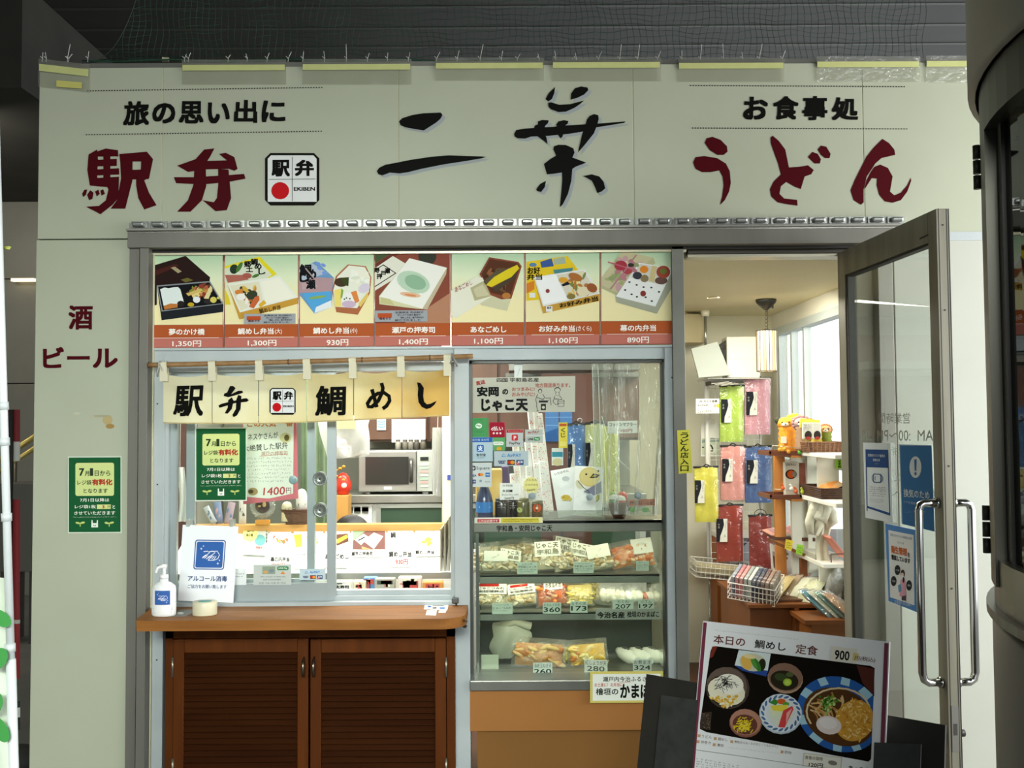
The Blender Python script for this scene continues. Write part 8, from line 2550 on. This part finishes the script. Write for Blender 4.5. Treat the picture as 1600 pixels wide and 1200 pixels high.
t = poster('hygiene_notice', 'blue bordered hygiene notice with a masked figure in pink low on the open glass door', 'notice', [(1383, 818), (1432, 828.5), (1433.5, 957), (1388.5, 939)], PGD, '3f86cf', lambda a: (a.poly([(311, 735), (450, 762), (455, 1150), (320, 1105)], 'eef0f2', 0), a.text('新型コロナウイルス感染防止対策', 322, 755, 440, 780, '3a6a9a', 2, 0, quad=[(322, 752), (440, 776), (440, 790), (322, 766)]), a.text('スタッフ一同', 360, 800, 395, 812, '3a3a3a', 2, 0),
    a.text('衛生管理', 326, 825, 412, 872, 'd9713a', 2, .03, quad=[(325, 818), (413, 836), (413, 880), (326, 860)]), a.text('を', 416, 858, 430, 885, '2a2a2a', 2, .02), a.text('徹底しています', 328, 880, 430, 910, '2a2a2a', 2, .025, quad=[(327, 868), (430, 892), (430, 922), (328, 896)]),
    a.circ(361, 955, 16, 28, '2f3338', 1), a.text('マスク着用', 351, 950, 371, 962, 'e6e6e6', 2, 0), a.circ(340, 1016, 16, 28, '2f3338', 1), a.text('手指消毒', 331, 1010, 349, 1022, 'e6e6e6', 2, 0), a.circ(425, 1040, 16, 29, '2f3338', 1), a.text('換気', 417, 1034, 433, 1046, 'e6e6e6', 2, .01),
    a.circ(390, 975, 12, 22, '4a3434', 1), a.circ(388, 982, 8, 13, 'ecd0bc', 2), a.rect(381, 985, 396, 1000, 'f2f2f2', 3), a.poly([(378, 1010), (402, 1005), (410, 1100), (372, 1100)], 'e6a9c0', 2), a.poly([(384, 1100), (408, 1095), (408, 1125), (384, 1122)], '5a4a5a', 2), a.poly([(364, 1040), (380, 1030), (384, 1070), (368, 1080)], '6aa3c9', 3), a.circ(394, 1010, 5, 16, '2f2a2a', 3), a.text('お客様へのお願い', 345, 1125, 440, 1150, 'd9e4f2', 2, 0)), crop=(1300, 620, 3.529), k=.18, **DK)
PGT = Plane(A_ - nl * .0255, nl)
a = Art(PGT, k=0, lift=0.0002)
GT = 'a9aba4'
a.text('営業時間', 1373, 645, 1422, 662, GT, 0, 0, mirror=True).text('AM  :00～PM  :00', 1346, 672, 1458, 689, GT, 0, 0, mirror=True)
a.text('日祝', 1391, 699, 1404, 712, 'dfe2dc', 0, 0, mirror=True).text('うどん', 1390, 738, 1408, 752, 'dfe2dc', 0, 0, mirror=True).text('AM  :00～PM  :00', 1346, 764, 1464, 780, GT, 0, 0, mirror=True)
a.done('cut_lettering', dr)

# ================================================================ menu board on the street side
TLw = V((.536, -1.08, .946))
uu = V((.416, -.28, 0)).normalized()
nh = V((-uu.y * -1, 0, 0))
out = V((uu.y, -uu.x, 0)).normalized()
al_ = radians(15)
dn = V((out.x * sin(al_), out.y * sin(al_), -cos(al_)))
nb_ = uu.cross(dn).normalized()
if nb_.y > 0:
    nb_ = -nb_
PB = Plane(TLw, nb_)
KB = (1080, 960, 5.0)
bd = thing('menu_stand', 'black folding stand board behind the laminated meal menu', 'stand', (TLw + uu * .25 + dn * .5) * 1)
Pback = Plane(TLw - nb_ * .03, nb_)
p0, p1 = Pback.hit(1010, 1053), Pback.hit(1477, 1133)
L_ = (TLw.z - .05) / cos(al_)


def brd(P, x, y, x2, y2, ln, th, lift=0):
    a0, a1 = P.hit(x, y, lift), P.hit(x2, y2, lift)
    return [a0, a1, a1 + dn * ln, a0 + dn * ln], -P.n * th


pts, d = brd(Pback, 1010, 1053, 1477, 1133, .80, .018)
BB = mat('1d1a15', .55, 0, 'board_black', noise=(12, '26221c'))
MB().prism(pts, d).build('board', BB, bd)
pts, d = brd(PB, 1033, 1086, 1090, 1094, .72, .004, .006)
pts[2] = pts[1] + dn * .72
MB().prism(pts, d).build('side_clamp', mat('2b2d2a', .5, 0, noise=(30, '393b37')), bd)
pts, d = brd(PB, 1366, 1160, 1439, 1163, .5, .008, .010)
MB().prism(pts, d).build('side_clamp', mat('26292a', .5, 0, noise=(30, '313433')), bd)
pts2 = [q - nb_ * .03 for q in brd(Pback, 1030, 1060, 1050, 1062, .82, .018)[0]]
b = MB()
for s_ in (.06, .72):
    o = p0 + uu * (p1 - p0).length * s_ + dn * .06 - nb_ * .02
    foot = V((o.x - out.x * .35 , o.y - out.y * .35, 0.0))
    b.tube([o, foot + V((0, 0, .012))], .012, 6)
b.build('rear_leg', BLACK, bd)
b = MB()
for s_ in (.03, .97):
    o = p0 + uu * (p1 - p0).length * s_ + dn * .78 - nb_ * .009
    k = o.z / cos(al_)
    b.tube([o, o + dn * (k - .012)], .012, 6)
b.build('front_leg', BLACK, bd)

mq = [(1098.5, 970), (1390.5, 1003), (1364, 1235), (1071, 1235)]
pw = [PB.hit(*q) for q in mq[:2]]
sw = (pw[1] - pw[0]).length
ms = thing('meal_menu', 'laminated white menu of a sea bream rice set meal on the black stand', 'menu', pw[0] + dn * .45)
LM = mat('f3f5f8', .25, 0, 'laminate', spec=.5)
base = [pw[0], pw[1], pw[1] + dn * .62, pw[0] + dn * .62]
MB().prism(base, -nb_ * .004).build('sheet', LM, ms)
pb = [q + nb_ * .0004 for q in base]
for f0, f1 in ((.004, .024), (.974, .994)):
    A0, A1 = pb[0].lerp(pb[1], f0), pb[0].lerp(pb[1], f1)
    MB().prism([A0 + dn * .004, A1 + dn * .004, A1 + dn * .61, A0 + dn * .61], nb_ * .0003).build('maroon_edge', mat('7a2f48', .35), ms)
a = Art(PB, KB, k=.113, rough=.3)
BRW = '6a3a34'
a.scribble(185, 116, 960, 132, 1, 'a9a4a4', 1, 3, 1.6)
q4 = lambda x0, y0, x1, y1, s=.113, e=-.09: [(x0, y0), (x1, y0 + s * (x1 - x0)), (x1 + e * (y1 - y0), y1 + s * (x1 - x0)), (x0 + e * (y1 - y0), y1)]
a.text('本日の', 0, 0, 1, 1, BRW, 2, .012, quad=q4(178, 155, 425, 226)).text('鯛めし', 0, 0, 1, 1, '1d1d1b', 2, .012, quad=q4(500, 195, 742, 262)).text('定食', 0, 0, 1, 1, BRW, 2, .012, quad=q4(820, 230, 992, 305))
a.poly(q4(1095, 248, 1300, 362), 'e9e4d6', 1).text('900', 0, 0, 1, 1, '1d1d1b', 2, .02, quad=q4(1125, 276, 1240, 350)).text('円(税込)', 0, 0, 1, 1, BRW, 2, .006, quad=q4(1280, 322, 1440, 362)).poly(q4(1265, 300, 1310, 360), 'd9c88a', 1)
for x, y, s_ in ((60, 936, 'うどん'), (186, 958, '鯛めし'), (315, 982, '煮物(かんも・たけのこ・こんにゃく)'), (708, 1062, '酢物'), (52, 982, '卵巻き'), (178, 1006, '漬物')):
    a.poly(q4(x - 8, y, x + 14, y + 22), 'c9a37a', 1).text(s_, 0, 0, 1, 1, '7a6a66', 2, .004, quad=q4(x + 24, y + 2, x + 24 + 26 * len(s_) * (.72 if len(s_) > 6 else 1), y + 26))
a.scribble(280, 1032, 790, 1050, 1, '9a9494', 1, 8, 1.4)
a.poly(q4(878, 1082, 1180, 1185), 'c9c4b4', 1).poly(q4(884, 1088, 1172, 1178), 'eceade', 2).text('食後の珈琲', 0, 0, 1, 1, '5a4a3a', 3, .006, quad=q4(890, 1100, 1030, 1130)).text('120円', 0, 0, 1, 1, '1d1d1b', 3, .02, quad=q4(920, 1155, 1030, 1190)).circ(1105, 1160, 36, 18, '8a8078', 3, 12)
a.line([(0, 1053), (420, 1112), (880, 1180)], 3.5, '6a6a66', 1)
for i, x in enumerate((50, 85, 120, 155, 188, 222, 258, 295, 330, 365)):
    a.scribble(x - 10, 1118 + i * 6.5, x + 10, 1300, 9, '3a3a38', 1, i, 3)
a.text('あったか', 0, 0, 1, 1, '2a2a28', 2, .02, quad=q4(1230, 1180, 1400, 1215))
a.done('lettering', ms)
a = Art(PB, KB, k=.113, rough=.3)
# photograph of the meal
a.poly([(190, 248), (300, 262), (1400, 402), (1434, 420), (1432, 460), (1405, 1130), (1385, 1150), (120, 920), (68, 895), (68, 850), (150, 290), (165, 252)], '17130f', 0)
a.poly([(165, 250), (205, 252), (170, 330), (145, 345)], '7a3026', 1).poly([(1290, 395), (1430, 425), (1430, 640), (1340, 540)], '5a2f28', 1).poly([(80, 770), (160, 760), (150, 905), (70, 890)], '40362e', 1)
r = random.Random(2)
for k in range(60):
    a.circ(r.uniform(75, 150), r.uniform(770, 895), 3, 3, r.choice(['6a5a4a', '8a7a64', '2a221c']), 2)
# rice bowl
a.circ(285, 575, 172, 165, '4a4038', 2, 20).circ(278, 560, 160, 148, '6a5a50', 3, 20).circ(272, 600, 152, 120, '2f2620', 4, 20)
a.circ(275, 600, 150, 108, 'ece6cc', 5, 18).circ(300, 545, 110, 80, 'f4f1e2', 6, 10)
bits(a, [(140, 640), (250, 730), (400, 640), (330, 700)], ['e0b94a', 'd9a93a', 'ecdcA0'.lower(), 'f2ead0'], 60, 16, 5, 7)
for k in range(46):
    an, rr = r.uniform(0, 6.28), r.uniform(0, 85)
    x, y = 268 + rr * cos(an), 540 + rr * .7 * sin(an)
    d_ = r.uniform(0, 3.1)
    a.line([(x - 22 * cos(d_), y - 22 * sin(d_)), (x + 22 * cos(d_), y + 22 * sin(d_))], 4, r.choice(['1f221a', '2c3026', '3a3f30']), 9)
# square dish
a.poly([(372, 278), (622, 306), (600, 445), (585, 485), (400, 440), (340, 400)], '2f4f9a', 2).poly([(372, 278), (622, 306), (598, 440), (340, 398)], 'dbe6e6', 3).circ(480, 375, 105, 70, 'cfcfb4', 4, 8).circ(432, 375, 40, 62, 'e6b85a', 5, -20).circ(515, 395, 22, 58, '3f7a34', 6, -25).circ(490, 380, 16, 50, '56963f', 6, -25).circ(552, 395, 30, 50, '2a2f1f', 5, 10).circ(455, 330, 50, 16, 'ead9a0', 6, 10)
# soup bowl
a.circ(735, 500, 140, 118, 'b5957a', 2, 12).circ(735, 490, 136, 110, '8a6a58', 3, 12).circ(728, 515, 112, 76, '2f2a1c', 4, 12).circ(700, 490, 50, 30, '3f4a2a', 5, 10).circ(770, 470, 30, 20, '55603a', 5).circ(752, 530, 34, 30, '9fc43f', 6).circ(752, 532, 22, 19, 'c4d95a', 7)
# plate of pickles
a.circ(700, 778, 170, 158, 'b9cad6', 2, 10).circ(700, 772, 162, 150, 'e2e9ee', 3, 10)
for k in range(20):
    an = k * 2 * pi / 20
    a.circ(700 + 142 * cos(an), 772 + 130 * sin(an), 22, 9, '4f6f9f', 4, math.degrees(an) + 60)
a.circ(702, 775, 112, 104, 'dfe6e4', 5).poly([(608, 690), (650, 660), (690, 680), (660, 710)], '3f8a3a', 6).circ(705, 680, 34, 22, 'd9622e', 7).circ(740, 700, 26, 16, '57a03f', 7).poly([(612, 730), (760, 712), (790, 790), (690, 830), (640, 820)], 'e6edc4', 6).poly([(620, 712), (755, 706), (742, 760), (640, 752)], 'eedb4a', 7).poly([(640, 800), (700, 770), (690, 870), (650, 860)], 'e2ead4', 7).poly([(720, 750), (790, 715), (800, 740), (730, 885), (680, 880)], 'd9484a', 8).poly([(745, 770), (790, 730), (740, 860)], 'f0a9a4', 9)
# small bowl
a.circ(425, 850, 128, 112, '8a5a4a', 2, 10).circ(425, 842, 122, 102, 'b5836f', 3, 10).circ(420, 860, 98, 78, '6a4034', 4, 10)
for k in range(60):
    x, y, d_ = 410 + r.gauss(0, 38), 868 + r.gauss(0, 26), r.uniform(0, 3.1)
    a.line([(x - 18 * cos(d_), y - 14 * sin(d_)), (x, y + 4), (x + 18 * cos(d_), y + 14 * sin(d_))], 7, r.choice(['e9cf2a', 'f0dc4a', 'd9b81f']), 5 + k % 3)
# udon bowl
cut = lambda pts: [(min(x, 1428 - (y - 440) * .03), y) for x, y in pts]
el = lambda cx, cy, rx, ry, rot, n=44: [(cx + rx * cos(t) * cos(rot) - ry * sin(t) * sin(rot), cy + rx * cos(t) * sin(rot) + ry * sin(t) * cos(rot)) for t in [2 * pi * i / n for i in range(n)]]
a.poly(cut(el(1160, 780, 345, 285, .45)), '2f62ae', 2)
for an, w_ in ((-2.55, .12), (-1.95, .1), (-1.35, .1), (-.75, .14), (2.9, .12), (2.3, .14), (1.7, .1), (1.2, .1)):
    P = []
    for (f, da) in ((1.0, -w_), (1.0, w_), (.80, w_ * 1.3), (.80, -w_ * 1.3)):
        t_ = an - .45 + da
        P.append((1160 + 345 * f * cos(t_) * cos(.45) - 285 * f * sin(t_) * sin(.45), 780 + 345 * f * cos(t_) * sin(.45) + 285 * f * sin(t_) * cos(.45)))
    a.poly(cut(P), 'a9d3e6', 3)
a.poly(cut(el(1155, 800, 290, 215, .45)), '5a3a1f', 4)
for k in range(56):
    x, y = 1060 + r.gauss(0, 90), 760 + r.gauss(0, 90)
    d_ = r.uniform(0, 3.1)
    pts = [(x - 55 * cos(d_), y - 45 * sin(d_)), (x + 12 * sin(d_), y - 14 * cos(d_)), (x + 55 * cos(d_), y + 45 * sin(d_))]
    if all(((px - 1155) / 270) ** 2 + ((py - 800) / 215) ** 2 < 1 for px, py in pts):
        a.line(pts, 13, r.choice(['c99a5a', 'e0c08a', 'b5824a', 'd9b070']), 5 + k % 2)
for k in range(13):
    t_ = 2.6 + k * .26
    a.line([(1150 + 250 * cos(t_), 760 + 185 * sin(t_)), (1150 + 250 * cos(t_ + .35), 760 + 185 * sin(t_ + .35))], 14, 'e2cba0', 7)
bits(a, [(1000, 640), (1130, 620), (1150, 700), (1060, 790), (1010, 720)], ['3f7a2a', '6aa33a', '9fc45a', '2f5a1f', 'c9dc8a'], 70, 15, 6, 8)
a.poly(cut(el(1275, 830, 150, 165, .5)), 'dca23f', 8)
for k in range(130):
    an, rr = r.uniform(0, 6.28), r.uniform(0, 1) ** .6
    x, y = 1275 + 140 * rr * cos(an), 830 + 165 * rr * sin(an)
    d_ = r.uniform(0, 3.1)
    if x < 1395:
        a.line([(x - 16 * cos(d_), y - 16 * sin(d_)), (x + 16 * cos(d_), y + 16 * sin(d_))], 11, r.choice(['edc36a', 'd9983a', 'f2d48a', 'c9842f', 'e6b04a']), 9 + k % 2)
a.circ(1075, 865, 100, 72, 'efe0dc', 11, 12).circ(1070, 850, 72, 44, 'f7efec', 12, 12)
a.done('meal_photo', ms)

# ================================================================ round showcase on the street side
PC = V((1.057, -2.91, 0))
PR = .55
zr1, zr0 = 1.884, 1.316
t = thing('round_showcase', 'dark round street showcase with curved glass and a silver top beside the open door', 'showcase', (PC.x, PC.y, 0))
def arc(a0, a1, z0, z1, r0, r1, n=14):
    b = MB()
    for k in range(n):
        t0, t1 = a0 + (a1 - a0) * k / n, a0 + (a1 - a0) * (k + 1) / n
        b.prism([(PC.x + r0 * cos(t0), PC.y + r0 * sin(t0), z0), (PC.x + r1 * cos(t0), PC.y + r1 * sin(t0), z0), (PC.x + r1 * cos(t1), PC.y + r1 * sin(t1), z0), (PC.x + r0 * cos(t1), PC.y + r0 * sin(t1), z0)], (0, 0, z1 - z0))
    return b


MB().lathe(PC, [(PR + .004, zr1), (PR + .012, zr1 + .004), (PR + .012, 3.4), (0, 3.4), (0, zr1)], 96).build('drum_top', mat('777672', .42, .3, 'drum_silver'), t)
MB().lathe(PC, [(0, 0), (PR, 0), (PR, zr0 - .035), (0, zr0 - .035)], 96).build('drum_base', mat('343230', .4, .3, 'drum_base'), t)
arc(0, 2 * pi, zr0 - .034, zr0 - .024, PR - .03, PR + .006, 96).build('lower_rim', mat('55534d', .3, .5), t)
arc(0, 2 * pi, zr0 - .024, zr0 + .03, PR - .03, PR - .003, 96).build('chrome_band', mat('5f5b53', .3, .6), t)


FR = mat('55534c', .4, .6, 'drum_frame')
R0 = radians(143)
arc(R0, radians(161.5), zr0, zr1, PR - .03, PR).build('door_stile', FR, t)
arc(radians(161.5), radians(300), zr1 - .055, zr1, PR - .03, PR, 40).build('door_top_rail', FR, t)
arc(radians(161.5), radians(164.5), zr0, zr1 - .055, PR - .035, PR - .012).build('gasket', mat('1f1d1a', .5), t)
arc(radians(164.5), radians(300), zr0 + .02, zr1 - .055, PR - .022, PR - .016, 50).build('curved_glass', clear('drum_glass', '6a706a', .12, .02, .1, '4a4f48'), t)
arc(radians(-60), radians(143), zr0, zr1, PR - .03, PR, 60).build('rear_shell', mat('5a5955', .4, .3), t)
b = MB().lathe(PC + V((0, 0, zr0)), [(PR * .75, 0), (PR * .75, zr1 - zr0)], 64)
b.build('inner_drum', mat('57594f', .6, 0, noise=(6, '3f423a')), t)
for (py0, py1, ph) in ((226, 298, 154), (792, 868, 154)):
    an = radians(ph)
    hx = PC + V((cos(an), sin(an), 0)) * (PR + .004)
    d_ = (hx - CAM)
    z_0 = 1.5 + (662 - py1) * (hx.y - CAM.y) / FPX
    z_1 = 1.5 + (662 - py0) * (hx.y - CAM.y) / FPX
    b = MB()
    for k in range(3):
        b.cyl((hx.x, hx.y, z_0 + (z_1 - z_0) * k / 3 + .001), (hx.x, hx.y, z_0 + (z_1 - z_0) * (k + 1) / 3 - .001), .0042, seg=12)
    b.build('hinge', mat('4c4a44', .45, .4), t)

# ================================================================ banner poles and concourse beyond, on the dark side
d0 = 2.2
YP = -3.83 + d0
b0, b1 = W(31, 1560, YP), W(-4, 300, YP)
t = thing('banner_pole', 'leaning white banner pole with grey collars at the edge beside the cream column', 'banner pole', (b0.x, b0.y, .0))
dv = (b1 - b0).normalized()
gp = b0 - dv * ((b0.z - .06) / dv.z)
MB().tube([gp, W(17, 1030, YP)], .0105, 12).tube([W(17, 1040, YP), b1 + dv * .2], .0088, 12).build('pole', mat('dfe6e6', .35), t)
for py in (634, 690, 808, 1012):
    x = -4 + 35 * (py - 300) / 1260
    c = W(x, py, YP)
    MB().cyl(c - dv * .009, c + dv * .009, .0114, seg=14).build('collar', mat('cdd4d4', .4), t)
MB().lathe((gp.x, gp.y, 0), [(0, 0), (.16, 0), (.17, .03), (.14, .07), (.03, .085), (0, .085)], 28).build('weighted_base', mat('d6d8d4', .5), t)
bn = MB().grid(lambda u, v: W(10 - 90 * u + 12 * v, 905 + 420 * v, YP) + V((0, .006 + .02 * sin(u * 5 + v * 3), 0)), 14, 16)
bn.build('banner_cloth', mat('d3dccb', .8), t, fix=False)
a = Art(FP(YP - .02), k=0, rough=.8)
for (x, y, rx, ry, rot) in ((-2, 965, 12, 22, -60), (-4, 1030, 14, 20, 40), (0, 1140, 22, 12, 60), (-10, 1100, 14, 20, 20)):
    a.circ(x, y, rx, ry, '4a9a4f', 0, rot)
a.done('leaf_print', t)
b = MB()
for k in range(5):
    b.blob(W(1 + k * 1.4, 384 + 2 * (k % 2), YP) + V((0, .02, 0)), (.006, .004, .003), sub=1)
t2 = b.build('tip_ribbon', mat('b9bf5a', .6), t)
YR = .6
t = thing('red_banner', 'red and white upright banner in the dark gap behind the white pole', 'banner', W(30, 1262, YR))
c0 = W(22, 1200, YR)
MB().cyl((c0.x - .035, YR, 0), (c0.x - .035, YR, W(20, 640, YR).z), .012, seg=8).build('pole', mat('2a2a28', .5), t)
MB().lathe((c0.x - .035, YR, 0), [(0, 0), (.14, 0), (.13, .05), (0, .06)], 20).build('weighted_base', mat('3a3a38', .5), t)
cols = ['6a1518', 'a9a9a4', '761a1d', 'a4a49c', '7f1a1e', '1f1f1d', 'c9cac4', '1c1c1a']
zs = [(640, 690), (690, 720), (780, 968), (968, 974), (974, 1060), (1095, 1105), (1105, 1120), (1120, 1140)]
b = MB()
for k, (y0, y1) in enumerate(zs):
    b.grid(lambda u, v: W(10 + 22 * u, y1 + (y0 - y1) * v, YR) + V((0, .012 * sin(u * 6), 0)), 6, 4, m=k)
b.build('banner_cloth', [mat(c_, .8) for c_ in cols], t, fix=False)
t = thing('stair_handrail', 'pair of brass coloured handrails in the dark concourse behind the white pole', 'handrail', W(20, 1262, 3.4))
b = MB().cyl(W(-60, 758, 3.4), W(75, 668, 3.4), .022, seg=10).cyl(W(-60, 776, 3.4), W(75, 686, 3.4), .018, seg=10)
b.build('rails', mat('b5a25a', .35, .5), t)
b = MB()
for px in (-30, 24, 70):
    p = W(px, 735 - (px + 30) * .66, 3.4)
    b.cyl((p.x, 3.4, 0), (p.x, 3.4, p.z), .015, seg=8)
b.build('bracket_post', mat('5a564a', .4, .5), t)
YL = 4.9
t = thing('concourse_light', 'lit ceiling strip lamp far back in the dark concourse beside the shop', 'ceiling light', W(30, 442, YL))
c = W(30, 437, YL)
MB().box((c.x - .075, YL, c.z - .012), (c.x + .13, YL + .05, c.z + .012)).build('lens', mat('f2dfb0', .4, emit=2.2), t)
MB().box((c.x - .085, YL + .012, c.z + .012), (c.x + .14, YL + .1, c.z + .02)).build('housing', mat('8a8a82', .5), t)
t = thing('ticket_box', 'grey metal box on legs in the dark concourse behind the red banner', 'box', W(36, 1262, 3.0))
p = W(32, 760, 3.0)
MB().box((p.x - .15, 3.0, .5), (p.x + .12, 3.3, p.z + .02), 0, .006).build('cabinet', mat('6a6862', .4, .3), t)
MB().box((p.x - .14, 3.02, 0), (p.x - .1, 3.28, .5)).box((p.x + .06, 3.02, 0), (p.x + .1, 3.28, .5)).build('leg', mat('3a3935', .5), t)
bpy.data.objects.remove(FO)
